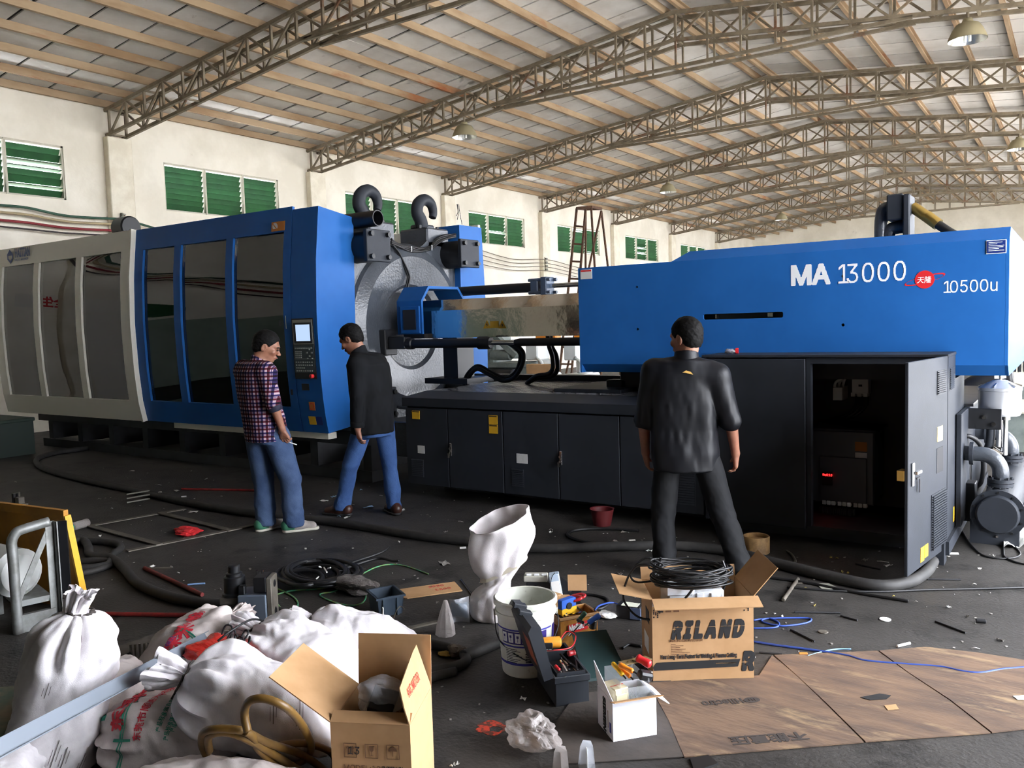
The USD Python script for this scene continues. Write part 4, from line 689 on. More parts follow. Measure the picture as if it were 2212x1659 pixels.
p1, A1, _ = make_person(610, 1148, 'man in a checked shirt and blue jeans, looking down to his right, cigarette in hand', dict(
    f=(.84, .54), face=(-.12, .38), head=(-.05, .03, 1.525), hs=1.0, neck=(-.12, .02, 1.40), shL=(-.235, .15, 1.335), shR=(-.06, -.13, 1.325), elR=(-.02, -.19, 1.07), wrR=(.035, -.16, .875), elL=(-.20, .25, 1.06), wrL=(-.10, .24, .83),
    hdR=(.25, .1, -1), pnR=(.5, .85, .0), thR=-1, hdL=(.2, .1, -1), pnL=(0, -1, 0), thL=1, curl=.42, hipL=(-.15, .08, .80), hipR=(-.015, -.03, .80), knL=(-.13, .12, .43), knR=(.085, -.05, .44), anL=(-.125, .10, .085), anR=(.095, -.04, .085), ftL=(.85, .5), ftR=(1, .06),
    trunk=[(.76, -.085, .03, .185, .155), (.9, -.10, .03, .18, .15), (1.05, -.12, .03, .178, .145), (1.2, -.14, .03, .19, .14), (1.32, -.15, .03, .20, .13), (1.39, -.15, .03, .14, .09)], hips=[(.74, -.08, .03, .165, .14), (.85, -.09, .03, .165, .14), (.96, -.1, .03, .155, .135)],
    cloth=m_plaid, sleeve=.16, cuff=m_cuff, top_name='checked_shirt', top_label='red, white and navy checked shirt', leg_name='jeans', leg_mat=m_jean, leg_label='baggy blue jeans', shoe=m_sneak, heelm=m_gheel, show_face=True, hair=(.80, -.60, .022), nape=1, fold=.012, seed=2, lr=(.112, .088, .082, .082)))
ch = A1['wrR'] + np.array([.055, .02, -.125]); put(p1, 'cigarette', cyl(ch, ch + [.055, -.01, -.022], .004, 8), m_paper)
m_lap = M('trainer_stripe', (206, 196, 190), rough=.8)
p2, A2, _ = make_person(800, 1112, 'man in a black jacket and bright blue jeans walking away with head bowed', dict(
    f=(-.72, .70), face=(2.62, .5), head=(-.10, .03, 1.56), neck=(-.03, .0, 1.44), shL=(-.055, -.14, 1.335), shR=(.12, .16, 1.34), elL=(-.065, -.19, 1.06), wrL=(-.075, -.19, .80), elR=(.18, .2, 1.08), wrR=(.10, .26, .86),
    hdL=(.12, .02, -1), pnL=(.9, .3, 0), thL=-1, hdR=(-.1, .1, -1), pnR=(0, 1, 0), thR=1, curl=.3, hipL=(-.01, -.04, .84), hipR=(.15, .06, .84), knL=(-.15, -.0, .45), knR=(.185, .03, .45), anL=(-.245, .06, .09), anR=(.21, -.03, .09), ftL=(-.85, .5), ftR=(-.35, .93),
    trunk=[(.73, .045, .0, .19, .165), (.85, .05, .0, .195, .165), (1.05, .055, .0, .20, .16), (1.2, .05, .0, .205, .155), (1.33, .035, .0, .205, .14), (1.41, .02, .0, .13, .09)], hips=[(.70, .06, .0, .155, .14), (.85, .06, .0, .16, .135), (.96, .06, .0, .155, .13)],
    cloth=m_jkt, sleeve=.90, top_name='jacket', top_label='loose black zip jacket', leg_name='jeans', leg_mat=m_jean2, leg_label='bright blue jeans', shoe=m_brown, sole=m_dshoe, fold=.014, seed=4, hair=(.84, -.54, .03), lr=(.092, .074, .068, .068)))
p3, A3, _ = make_person(1500, 1243, 'man in a shiny black tracksuit top and black trousers, seen from behind at the cabinet', dict(
    f=(-.12, .99), face=(2.45, .12), head=(-.03, .0, 1.53), neck=(-.03, -.02, 1.41), shL=(-.235, .0, 1.315), shR=(.155, -.02, 1.285), elL=(-.305, .03, 1.0), wrL=(-.30, .07, .79), elR=(.235, -.02, 1.0), wrR=(.265, .05, .79),
    hdL=(.08, .2, -1), pnL=(1, .2, 0), thL=-1, hdR=(.05, .3, -1), pnR=(-1, .1, 0), thR=1, curl=.38, hipL=(-.145, .0, .83), hipR=(.06, .0, .83), knL=(-.19, .0, .42), knR=(.18, -.05, .41), anL=(-.185, -.04, .09), anR=(.29, -.13, .09), ftL=(-.3, .95), ftR=(-.1, 1),
    trunk=[(.69, -.045, .0, .205, .155), (.80, -.05, .0, .215, .155), (.95, -.055, .0, .205, .14), (1.15, -.05, .0, .205, .135), (1.30, -.04, .0, .215, .12), (1.37, -.035, .0, .15, .085)], hips=[(.70, -.05, .0, .165, .12), (.85, -.05, .0, .165, .12), (.94, -.05, .0, .165, .12)],
    cloth=m_trk, sleeve=.06, sr=.066, cuff=m_trk, top_name='tracksuit_top', top_label='shiny black tracksuit top with raised collar', leg_name='trousers', leg_mat=m_trs, leg_label='black trousers', shoe=m_dshoe, sole=m_dshoe, fold=.02, fsc=(9, 9, 3), seed=8, hair=(.84, -.54, .03), lr=(.092, .080, .076, .074)))
put(p3, 'back_logo', prism([(0, 0), (.022, .012), (.05, .004), (.065, -.014), (.04, -.008), (.02, -.002)], .004, (-.055, -.128, 1.315), (1, 0, -.0), (0, 0, 1)), M('logo_gold', (214, 170, 90), rough=.5), label='small gold wing mark below the collar')
# ---------------------------------------------------------------- sacks
m_sack = M('woven_sack', (226, 222, 224), (214, 209, 212), sc=14, rough=.75, bump=.12, bsc=260, spec=.25, spk=((176, 168, 164), 3.2, .64, .2))
m_sack2 = M('old_sack', (206, 196, 192), (190, 180, 176), sc=8, rough=.8, bump=.12, bsc=260, spec=.2, spk=((150, 140, 132), 4, .6, .2))
m_tie = M('tie_string', (60, 54, 50), rough=.8); m_pred = M('sack_print_red', (196, 34, 54), rough=.8); m_pgrn = M('sack_print_green', (30, 130, 104), rough=.8); m_pblu = M('sack_print_blue', (60, 60, 150), rough=.8)
class Sack:
    def __init__(s, label, p0, p1, wid, hgt, seed, m=None, up=(0, 0, 1), neck=.84, ruff=.34, belly=0.0, floor=0.0, flip=0, tie=True, cut=.8, nr=.16, cr=.14, bot=.10, seam=True):
        # p0: middle of the bottom end, p1: tip of the tied end
        p0, p1 = np.asarray(p0, float), np.asarray(p1, float); L = np.linalg.norm(p1 - p0); d, a, u = frame_of(p1 - p0, up); rg = np.random.default_rng(seed)
        N, K = 84, 96; ts = np.linspace(0, 1, N); th = np.arange(K + 1) * 2 * PI / K; P = np.zeros((N, K + 1, 3)); ph = rg.random(8) * 6.28
        for i, t in enumerate(ts):
            r = min(1, (math.sin(PI / 2 * min(t / bot, 1)) ** .75))
            if t > .58 and t <= neck: q = (t - .58) / (neck - .58); r *= nr + (1 - nr) * math.sqrt(max(0, 1 - q ** 2.2))
            g = math.exp(-((t - neck) / .20) ** 2) if t < neck else 1.0
            if t > neck: q = (t - neck) / (1 - neck); r = nr + (ruff - nr) * q ** .8
            cre = cr * g * (np.sin(9 * th + ph[0] + 3 * t) + .7 * np.sin(14 * th + ph[1] - 4 * t) + .5 * np.sin(5 * th + ph[2])) * (1.6 if t > neck else 1)
            rad = r * (1 + cre); sq = (np.abs(np.cos(th)) ** 2.5 + np.abs(np.sin(th)) ** 2.5) ** (-1 / 2.5) if t < neck else 1.0
            rb_ = (.62 + .38 * min(1, t / .3) ** .5) * min(1, (t / .02) ** .5) / max(r, 1e-6) if (seam and t < .3) else 1.0; zb_ = (min(1, t / .34) ** .62) / max(r, 1e-6) if (seam and t < .34) else 1.0
            y, z = wid / 2 * rad * sq * np.cos(th) * rb_, hgt / 2 * rad * sq * np.sin(th) * zb_
            z = np.where(z < -hgt / 2 * cut, -hgt / 2 * cut, z) if cut < 1 else z
            bend = belly * math.sin(PI * t); tip = 0 if t < neck else .02 * math.sin(9 * t)
            P[i] = p0 + d * (t * L + (.02 * L * np.sin(3 * th + ph[3])[:, None] if t > .97 else 0)) + a * y[:, None] + u * (z + bend + tip)[:, None]
        Q = P.reshape(-1, 3); nz = meshkit.fbm(Q * 6 + seed * 3.1, 3, seed) - .5; fine = meshkit.fbm(Q * [17, 17, 9] + seed, 3, seed + 9) - .5
        du, dv = np.gradient(P, axis=0), np.gradient(P, axis=1); nn = np.cross(dv, du); nn /= np.linalg.norm(nn, axis=-1, keepdims=True) + 1e-9; c = P.mean((0, 1)); s.sg = 1
        if (nn * (P - c)).sum() < 0: nn = -nn; s.sg = -1
        w_ = np.clip(ts / .08, 0, 1)[:, None]; P = P + nn * ((nz.reshape(N, K + 1) * .05 + fine.reshape(N, K + 1) * .03) * w_)[..., None]; P[:, -1] = P[:, 0]
        P[..., 2] = np.maximum(P[..., 2], floor + .004); s.P, s.N, s.L, s.R, s.ts, s.K = P, nn, L, (wid + hgt) / 4, ts, K
        s.t = T('sack', label, 'sack', (*(P.mean((0, 1))[:2]), P[..., 2].min())); v, f = sheet(P); 
        if s.sg > 0: f = f[:, ::-1]
        kb = int(neck * (N - 1)); s.body = put(s.t, 'bag', (v, f), m or m_sack, True, w=True)
        if tie: put(s.t, 'tie', tube(P[kb, ::4] * .98 + .02 * P[kb].mean(0) + nn[kb, ::4] * .004, .005, 6, closed=False), m_tie, True, w=True)
    def at(s, t, th, off=.003):
        i = np.clip(np.asarray(t) * (len(s.ts) - 1), 0, len(s.ts) - 1.001); j = np.mod(np.asarray(th) / (2 * PI), 1) * s.K; i0, j0 = i.astype(int), np.minimum(j.astype(int), s.K - 1); a, b = (i - i0)[:, None], (j - j0)[:, None]
        g = lambda X: (X[i0, j0] * (1 - a) * (1 - b) + X[i0 + 1, j0] * a * (1 - b) + X[i0, j0 + 1] * (1 - a) * b + X[i0 + 1, j0 + 1] * a * b); return g(s.P) + g(s.N) * off
    def paint(s, geom, t0, th0, ang, m, name='print'):  # a flat 2-D shape wrapped on the sack about (t0, th0); ang turns it
        ms = []
        for g in getattr(geom, 'geoms', [geom]):
            v, f = trimesh.creation.triangulate_polygon(g, engine='earcut'); v, f = trimesh.remesh.subdivide_to_size(np.c_[v, np.zeros(len(v))], f, .014, max_iter=12); ms.append((v, f))
        v, f = cat(ms); c, n = math.cos(ang), math.sin(ang); x, y = v[:, 0] * c - v[:, 1] * n, v[:, 0] * n + v[:, 1] * c
        q = s.at(t0 + x / s.L, th0 + y / s.R); e = np.cross(q[f[:, 1]] - q[f[:, 0]], q[f[:, 2]] - q[f[:, 0]]); nn = q - s.P.mean((0, 1)); 
        if (e * nn[f[:, 0]]).sum() < 0: f = f[:, ::-1]
        put(s.t, name, (q, f), m, w=True)
    def text(s, txt, h, t0, th0, ang, m, font='c', bold=0, sp=1.0, mir=1):
        g = glyphs(txt, h, font, bold); g = affinity.scale(g, sp, mir, origin=(0, 0)); s.paint(g, t0, th0, ang, m, 'lettering')
A_ = lambda x, y, z: at(x, y, z)
s1 = Sack('fat upright white sack with a twisted tied top, left edge of the pile', at(108, 1648), at(108, 1648) + [.075, .135, .655], .41, .33, 1, neck=.87, ruff=.28, cut=1.0, bot=.05, seam=False)
s7 = Sack('plain pinkish sack slumped behind the upright sack', A_(285, 1560, .12), A_(215, 1440, .12), .32, .24, 7, m_sack2, cut=.9)
s4 = Sack('bright white sack farthest right in the pile, with red characters, behind the open carton', A_(925, 1425, .07), A_(622, 1342, .25), .34, .27, 4, cut=.8)
s3 = Sack('white sack with a fanned knot in the middle of the pile', A_(795, 1505, .08), A_(510, 1352, .27), .36, .29, 3, cut=.8)
s2 = Sack('sack printed with large red characters, lying behind the metal channel', A_(318, 1462, .10), A_(536, 1322, .22), .36, .28, 2, m_sack2, cut=.85)
s6 = Sack('printed rice sack with red characters and green lines, tied at its left end', A_(560, 1570, .10), A_(172, 1578, .10), .42, .27, 6, m_sack2, cut=.8)
s5 = Sack('bulging white sack with its knot at the left, in front of the pile', A_(742, 1590, .06), A_(328, 1448, .36), .38, .32, 5, cut=.8)
s8 = Sack('beige sack at the bottom edge under the yellow hose', A_(750, 1770, .06), A_(170, 1740, .08), .38, .28, 8, m_sack2, cut=.8)
s9 = Sack('small white sack end in the bottom left corner', A_(-60, 1760, .10), A_(60, 1620, .08), .24, .2, 9, cut=.8, tie=False)

def rects(*r): return union_all([sbox(*q) for q in r])
# printed characters (the sacks read the name of a rice flour maker)
TH = lambda S, px, py: min(((np.hypot(*(np.array([W / 2 + FPX * (d @ RIGHT) / (d @ FWD), H / 2 - FPX * (d @ UP) / (d @ FWD)]) - [px, py])) , i, j) for i in range(4, len(S.ts) - 14, 2) for j in range(0, S.K, 3) for d in [S.P[i, j] - EYE] if S.N[i, j] @ -d > 0), key=lambda q: q[0])
def where(S, px, py): _, i, j = TH(S, px, py); return S.ts[i], j * 2 * PI / S.K
def hand(S, px, py):                                     # +1 if (t, theta) reads as (right-handed) from outside
    t, th = where(S, px, py); a, b, c = (S.at(np.array([q[0]]), np.array([q[1]]))[0] for q in ((t, th), (t + .02, th), (t, th + .05))); i = int(t * (len(S.ts) - 1)); return 1 if np.cross(b - a, c - a) @ S.N[i, int(th / 2 / PI * S.K) % S.K] > 0 else -1
def stamp(S, txt, h, px, py, ang, m, font='c', bold=1, sp=1.0): t, th = where(S, px, py); S.text(txt, h, t, th, ang * hand(S, px, py), m, font, bold, sp, hand(S, px, py))
stamp(s6, '东莞米粉', .058, 262, 1592, -PI / 2, m_pred, bold=3, sp=1.15)
stamp(s6, '东莞市顺通米粉有限公司', .030, 300, 1596, -PI / 2, m_pred, bold=1)
for k, (px, py) in enumerate(((345, 1590), (360, 1592), (375, 1590))): stamp(s6, '产品标准蛋白质含量', .017, px, py, -PI / 2, m_pgrn, bold=1)
t, th = where(s6, 262, 1570); s6.paint(rects((-.20, .0, .10, .007), (-.20, .012, .10, .017), (-.07, -.03, -.06, .05)), t, th, PI / 2, m_pgrn); t, th = where(s6, 222, 1545); s6.paint(rects((-.03, -.018, .03, 0), (-.008, -.03, .012, .02)), t, th, PI / 2 + .3, m_pgrn)
for ch, px, py, h in (('米', 398, 1380, .07), ('粉', 425, 1338, .06), ('米', 385, 1405, .05)): stamp(s2, ch, h, px, py, .5, m_pred, bold=3)
stamp(s2, '顺通米粉有限公司', .03, 362, 1410, .2, m_pred, bold=1); stamp(s2, '品质保证', .022, 352, 1425, .2, m_pblu, bold=1)
t, th = where(s2, 410, 1365); s2.paint(rects((-.06, 0, .05, .006), (-.06, .010, .05, .014)), t, th, PI / 2, m_pgrn)
stamp(s4, '分', .075, 742, 1392, PI / 2, m_pred, bold=3); stamp(s4, '司', .045, 768, 1408, PI / 2, m_pred, bold=1); stamp(s4, '粉', .05, 700, 1382, PI / 2, m_pred, bold=2)
t, th = where(s4, 722, 1398); s4.paint(rects((-.02, -.012, .02, .012)), t, th, .5, m_pgrn)
m_dsm = M('dirt_smear', (104, 98, 96), rough=.9)
for px, py, l in ((115, 1625, .05), (140, 1640, .04), (165, 1648, .05), (98, 1490, .03), (650, 1540, .06), (590, 1535, .05)):
    S = s1 if px < 200 else s5; t, th = where(S, px, py); S.paint(rects((-l, 0, l, .003), (-l * .5, .012, l * .7, .014), (-l * .8, -.011, l * .3, -.009)), t, th, .15 if S is s1 else 1.2, m_dsm, 'smear')
# ---------------------------------------------------------------- cartons, bucket and tools on the floor
m_card = M('cardboard', (186, 148, 108), (176, 138, 98), sc=5, rough=.85, spec=.2); m_cardin = M('cardboard_inside', (150, 112, 76), rough=.9, spec=.2); m_cbrn = M('cardboard_print_brown', (118, 84, 58), rough=.85)
m_wbox = M('white_carton', (222, 224, 232), rough=.6); m_cprt = M('carton_ink', (30, 30, 32), rough=.8)
def gb(name, label, cat_, pl, pr, z=0, **k):            # a thing whose front bottom edge runs from pixel pl to pixel pr; local x along it, y away
    a, b = at(*pl, z), at(*pr, z); d = b - a; return T(name, label, cat_, a, math.atan2(d[1], d[0]), **k), np.linalg.norm(d)
def flap(x0, x1, y, z, ln, ang, side, th=.004):         # hinged on the top edge of a side; ang: 0 = upright, + = folded out
    c, s_ = math.cos(ang) * ln, math.sin(ang) * ln
    if side in 'fb': k = -1 if side == 'f' else 1; return bar(((x0 + x1) / 2, y, z), ((x0 + x1) / 2, y + k * s_, z + c), x1 - x0, th, (0, k, .01) if abs(s_) < abs(c) else (0, 0, 1))
    k = -1 if side == 'l' else 1; return bar((y, (x0 + x1) / 2, z), (y + k * s_, (x0 + x1) / 2, z + c), x1 - x0, th, (k, 0, .01) if abs(s_) < abs(c) else (0, 0, 1))
def carton(t, w, d, h, flaps, m=m_card, mi=m_cardin, th=.005):
    put(t, 'front_panel', bx(0, w, 0, th, 0, h), m); put(t, 'back_panel', bx(0, w, d - th, d, 0, h), m); put(t, 'left_panel', bx(0, th, th, d - th, 0, h), m); put(t, 'right_panel', bx(w - th, w, th, d - th, 0, h), m); put(t, 'bottom_panel', bx(th, w - th, th, d - th, 0, th), mi)
    for side, ln, ang in flaps:
        y = {'f': 0, 'b': d, 'l': 0, 'r': w}[side]; put(t, 'flap', flap(0, w if side in 'fb' else d, y, h, ln, ang, side), m)
# big open carton at the bottom edge
bo, w = gb('open_carton', 'open brown carton with raised flaps, printed with handling symbols and MODEL:12038, bottom edge', 'carton', (722, 1752), (893, 1762)); d, h = .30, .315
carton(bo, w, d, h, [('b', .19, .12), ('l', .26, .95), ('f', .045, -1.0)])
rf = put(bo, 'flap', prism([(0, 0), (d, 0), (d - .015, .17), (d * .75, .165), (.015, .125), (.0, .06)], .004, (w - .004, 0, h), (.0, 1, 0), (-.28, 0, 1)), m_card, label='torn right flap in the light')
X, Y, Z = (1, 0, 0), (0, 1, 0), (0, 0, 1); m_faint = M('faint_brown_ink', (112, 80, 56), rough=.9)
for k, x in enumerate((.045, .12, .195)):
    o = (x, -.0012, h - .075 - .045); put(bo, 'symbol_frame', prism(Polygon([(0, 0), (.045, 0), (.045, .05), (0, .05)], [[(.002, .002), (.043, .002), (.043, .048), (.002, .048)]]), .001, o, X, Z), m_faint)
    g = [union_all([Polygon([(.012, .01), (.016, .01), (.016, .032), (.02, .032), (.014, .041), (.008, .032), (.012, .032)]), Polygon([(.029, .01), (.033, .01), (.033, .032), (.037, .032), (.031, .041), (.025, .032), (.029, .032)])]), union_all([Polygon([(.015, .042), (.031, .042), (.03, .028), (.024, .022), (.024, .011), (.03, .009), (.016, .009), (.022, .011), (.022, .022), (.016, .028)])]), union_all([Point(.022, .028).buffer(.015).intersection(sbox(0, .028, .05, .05)), sbox(.021, .01, .023, .03)])][k]
    put(bo, 'handling_symbol', prism(g, .001, o, X, Z), m_faint)
letter(bo, 'MODEL:12038', .019, m_faint, (.04, -.0012, h - .165), X, Z, w=False, sx=1.0); letter(bo, '220V SL', .014, m_cprt, (.175, -.0014, h - .16), X, Z, w=False, shear=.25)
letter(bo, 'Q.TY:      PCS', .019, m_faint, (.04, -.0012, h - .20), X, Z, w=False, sx=1.15); letter(bo, '40', .013, m_cprt, (.105, -.0014, h - .198), X, Z, w=False, shear=.25); letter(bo, '13', .026, m_cprt, (.056, -.0016, h - .108), X, Z, w=False, shear=.1)
m_prd = M('carton_red_ink', (200, 70, 60), rough=.8); uu = np.array([-.28, 0, 1.0]); uu /= np.linalg.norm(uu)
letter(bo, 'HANGZHOU MOTOR', .026, m_prd, np.array([w + .002, .10, h]) + uu * .10, (0, 1, 0), uu, w=False, sx=.55, shear=.2, name='lettering') if False else letter(bo, 'AVC MOTOR', .032, m_prd, np.array([w + .003, .06, h]) + uu * .07, (0, 1, 0), uu, w=False, sx=.55)
put(bo, 'divider', cat([bx(.01 + .028 * k, .014 + .028 * k, .01, d - .01, .1, h - .06) for k in range(1, 9)]), m_cardin, kind='stuff')
m_film = film_mat('clear_film', (225, 230, 238), .32, .08); m_filmg = film_mat('grey_film', (176, 168, 164), .5, .25)
def crumple(c, size, seed, m, name, label, cat_, rough=.35, sub=3, flat_=0.0, w=True, rz=0.0, parts=None):   # a crumpled film bag
    me = trimesh.creation.icosphere(sub, 1.0); v = np.array(me.vertices); n = meshkit.noise(v * 1.6 + seed, seed) - .5; r = meshkit.noise(v * 4.3 + seed * 2, seed + 1) - .5; f3 = np.abs(meshkit.noise(v * 9 + seed, seed + 2) - .5)
    v = v * (1 + min(rough, .5) * 1.5 * n + min(rough, .5) * .55 * r - min(rough, .5) * .3 * f3)[:, None] * np.asarray(size) / 2
    v, f = rot((v, np.array(me.faces)), rz=rz); v = v + c; v[:, 2] = np.maximum(v[:, 2], c[2] - size[2] / 2 * .7); return solo(name, (v, f), m, label, cat_, False) if name else (v, f)
fb = at(812, 1500, .36); q = bo.m[:3, :3] @ np.array([.14, .15, .30]) + bo.m[:3, 3]
pb = T('parts_bag', 'clear plastic bag of dark fans lying in the open carton', 'plastic bag', q); put(pb, 'film', crumple(q + [0, 0, .045], (.21, .17, .13), 31, m_film, None, None, None), m_film, False, w=True)
for k in range(2): put(pb, 'fan', rot(bx(-.045, .045, -.045, .045, -.015, .015, .004), .4 + .3 * k, .3, .5, q + [.01 + .03 * k, -.02 - .02 * k, .02 + .03 * k]), m_black, w=True)
# welder carton
rb, w = gb('carton', 'brown RILAND welder carton with flaps open and a cable coil on top', 'carton', (1411, 1474), (1629, 1467)); d, h = .30, .385
carton(rb, w, d, h, [('l', .15, 1.35), ('r', .17, .72), ('b', .06, .3)])
put(rb, 'flap', rot(bx(0, w + .02, -.085, 0, 0, .004), .27, 0, 0, (0, .0, h)), m_card, label='front flap folded flat over the tape'); fr = -.0015
x_ = 0; sf = []
for ch in 'RILAND':
    g = affinity.translate(glyphs(ch, .07, 'l', 6), x_, 0); x_ = g.bounds[2] + .010; sf.append(g)
star = lambda x, y, r: Polygon([(x + r * k * math.cos(q), y + r * k * math.sin(q)) for i, q in enumerate(np.arange(8) * PI / 4) for k in ((1, .3)[i % 2],)])
sf = affinity.affine_transform(union_all(sf), [1, .28, 0, 1, 0, 0]).difference(sbox(-1, .046, 2, .0485)).difference(star(.030, .040, .017)); bb = sf.bounds
put(rb, 'lettering', prism(affinity.translate(affinity.scale(sf, .335 / (bb[2] - bb[0]), 1, origin=(bb[0], 0)), .085 - bb[0], .205), .001, (0, fr, 0), X, Z), m_cprt)
letter(rb, 'INVERTER WELDER', .011, m_cbrn, (.073, fr, .186), X, Z, w=False, sx=1.1); letter(rb, 'Your Long-Term Partner for Welding & Plasma Cutting', .0185, m_cprt, (.035, fr, .108), X, Z, w=False, bold=2, sx=w * .755 / (glyphs('Your Long-Term Partner for Welding & Plasma Cutting', .0185, 'l', 2).bounds[2]))
put(rb, 'small_print', cat([bx(.085, .085 + l, fr, fr + .0008, .174 - .008 * k, .1765 - .008 * k) for k, l in enumerate((.02, .055, .04, .065, .05, .085, .075))]), m_cbrn)
put(rb, 'black_band', prism([(.005, .055), (w * .84, .063), (w * .865, .098), (.018, .092), (0, .07)], .001, (0, fr, 0), X, Z), m_cprt); put(rb, 'band_print', bx(w * .62, w * .82, fr - .001, fr, .078, .083), m_card)
rs = glyphs('R', .075, 'l', 6); rs = affinity.affine_transform(rs, [.78, .12, 0, 1, 0, 0]).difference(star(.024, .033, .017)); put(rb, 'logo_mark', prism(affinity.translate(rs, w - .064, .05), .001, (0, fr, 0), X, Z), m_cprt)
for k, ch in enumerate(('CE', '', '')):
    o = (.025 + .036 * k, fr, .325); put(rb, 'mark', prism(sbox(0, 0, .026, .024).difference(affinity.translate(glyphs('CE', .012, 'l', 1), .005, .006)) if ch else sbox(0, 0, .026, .024), .001, o, X, Z), m_cbrn if k else m_cprt)
for x0, z0, n in ((.005, .30, 4), (w - .045, .32, 3)): put(rb, 'tape_checks', cat([bx(x0 + .009 * i, x0 + .009 * i + .006, fr, fr + .0008, z0 + .008 * j + .012 * (i % 2), z0 + .008 * j + .006 + .012 * (i % 2)) for i in range(n) for j in range(5) if (i * 3 + j) % 4 != 1]), m_cprt)
put(rb, 'hand_hole', bx(-.0012, .001, .08, .17, .24, .30), m_ink); put(rb, 'white_label', bx(-.0012, .001, .10, .22, .09, .17), m_paper)
put(rb, 'tape', prism([(0, 0), (w + .02, 0), (w + .02, .03), (0, .026)], .001, (0, -.008, h - .03), X, Z), m_film)
fo = T('foam_block', 'white moulded foam block sticking out of the RILAND carton', 'packing foam', rb.m[:3, :3] @ np.array([w / 2, .14, h - .1]) + rb.m[:3, 3], math.atan2(rb.m[1, 0], rb.m[0, 0]))
m_foam = M('foam', (226, 230, 236), rough=.8); put(fo, 'block', bx(-.15, .11, -.10, .09, 0, .125, .01), m_foam); put(fo, 'block', bx(-.16, -.03, -.11, -.06, .10, .15, .008), m_foam)
for x in (-.02, .045): put(fo, 'rib', bx(x, x + .035, -.108, -.098, .05, .11, .004), m_foam)
cc = T('cable_coil', 'coil of thin black cable heaped on the RILAND carton', 'cable', rb.m[:3, :3] @ np.array([w / 2 - .03, .10, h + .02]) + rb.m[:3, 3], math.atan2(rb.m[1, 0], rb.m[0, 0])); rg = np.random.default_rng(5)
for k in range(17):
    ax_, bx_ = .15 + .035 * rg.random(), .09 + .03 * rg.random(); ph, tl = rg.random() * 6, .04 * (rg.random() - .5); th = np.linspace(0, 2 * PI, 40, endpoint=False)
    pts_ = np.stack([ax_ * np.cos(th) + .012 * rg.standard_normal(), bx_ * np.sin(th) + .008 * rg.standard_normal(), .03 + .0045 * k + .008 * np.sin(2 * th + ph) + tl * np.cos(th)], 1); put(cc, 'turn', tube(pts_, .0048, 7, closed=True), m_rub, True)
put(cc, 'loose_end', tube(spl([(-.13, -.05, .08), (-.20, -.03, .12), (-.26, .0, .10), (-.30, .02, .02), (-.31, .02, -.06), (-.25, -.01, -.13), (-.16, -.06, -.12), (-.05, -.10, -.02), (.02, -.10, .07), (.09, -.05, .09)], 7), .0052, 8), m_rub, True)
put(cc, 'loose_end', tube(spl([(-.12, .03, .10), (-.20, .05, .13), (-.27, .05, .06), (-.24, .03, .02), (-.1, .0, .05)], 7), .0052, 8), m_rub, True)
for a in (-.4, 2.6): put(cc, 'wire_tie', tube(spl([(.15 * math.cos(a), .09 * math.sin(a) - .01, .0), (.17 * math.cos(a), .11 * math.sin(a), .06), (.15 * math.cos(a), .09 * math.sin(a), .13)], 4), .006, 6), m_rub)
# small white carton with tray of tools
sb, w = gb('small_carton', 'small white SIEMENS carton holding a clear tray of hand tools', 'carton', (1325, 1606), (1419, 1590)); d, h = .165, .165
carton(sb, w, d, h, [('r', .07, 2.2)], m_wbox, m_card, .004)
put(sb, 'flap', rot(bx(-.01, w + .012, -.05, 0, 0, .003), -.35, 0, 0, (0, 0, h)), m_card, label='front flap showing its brown inside')
put(sb, 'flap', prism([(0, 0), (d, 0), (d + .015, .10), (.06, .035)], .003, (.002, 0, h), (0, 1, 0), (-.1, 0, 1)), m_wbox)
letter(sb, 'SIEMENS', .030, m_cprt, (-.0012, .055, h - .015), (0, 0, -1), (0, 1, 0) if False else (0, 1, 0), w=False, bold=3, sx=.85) if False else letter(sb, 'SIEMENS', .028, m_cprt, (-.0012, .10, h - .012), (0, 0, -1), (0, -1, 0), w=False, bold=3, sx=.92)
put(sb, 'blue_mark', bx(-.0012, .0, .02, .035, .03, .07), m_pblu)
for k in range(2): put(sb, 'spec_print', bx(-.0012, .0, .05 + .022 * k, .053 + .022 * k, .04, .11), m_faint)
R = sb.m[:3, :3]; O = sb.m[:3, 3]; W2 = lambda x, y, z: R @ np.array([x, y, z]) + O; szr = math.atan2(R[1, 0], R[0, 0])
m_clear = film_mat('clear_plastic', (210, 216, 220), .22, .1)
ty = T('plastic_tray', 'clear plastic tray of screws and tools standing in the white carton', 'tray', W2(.112, .125, .085), szr); tw, tdp, thh = .125, .17, .135
put(ty, 'tray_shell', cat([bx(-tw / 2, tw / 2, -tdp / 2, -tdp / 2 + .003, 0, thh * .8), bx(-tw / 2, tw / 2, tdp / 2 - .003, tdp / 2, 0, thh), bx(-tw / 2, -tw / 2 + .003, -tdp / 2, tdp / 2, 0, thh), bx(tw / 2 - .003, tw / 2, -tdp / 2, tdp / 2, 0, thh), bx(-tw / 2, tw / 2, -tdp / 2, tdp / 2, 0, .003)]), m_clear)
rg = np.random.default_rng(3); put(ty, 'screws', cat([rot(bx(-.006, .006, -.002, .002, -.002, .002), *(rg.random(3) * 3), (-.055 + .11 * rg.random(), -.08 + .12 * rg.random(), .008 + .035 * rg.random())) for k in range(160)]), m_chrome, kind='stuff')
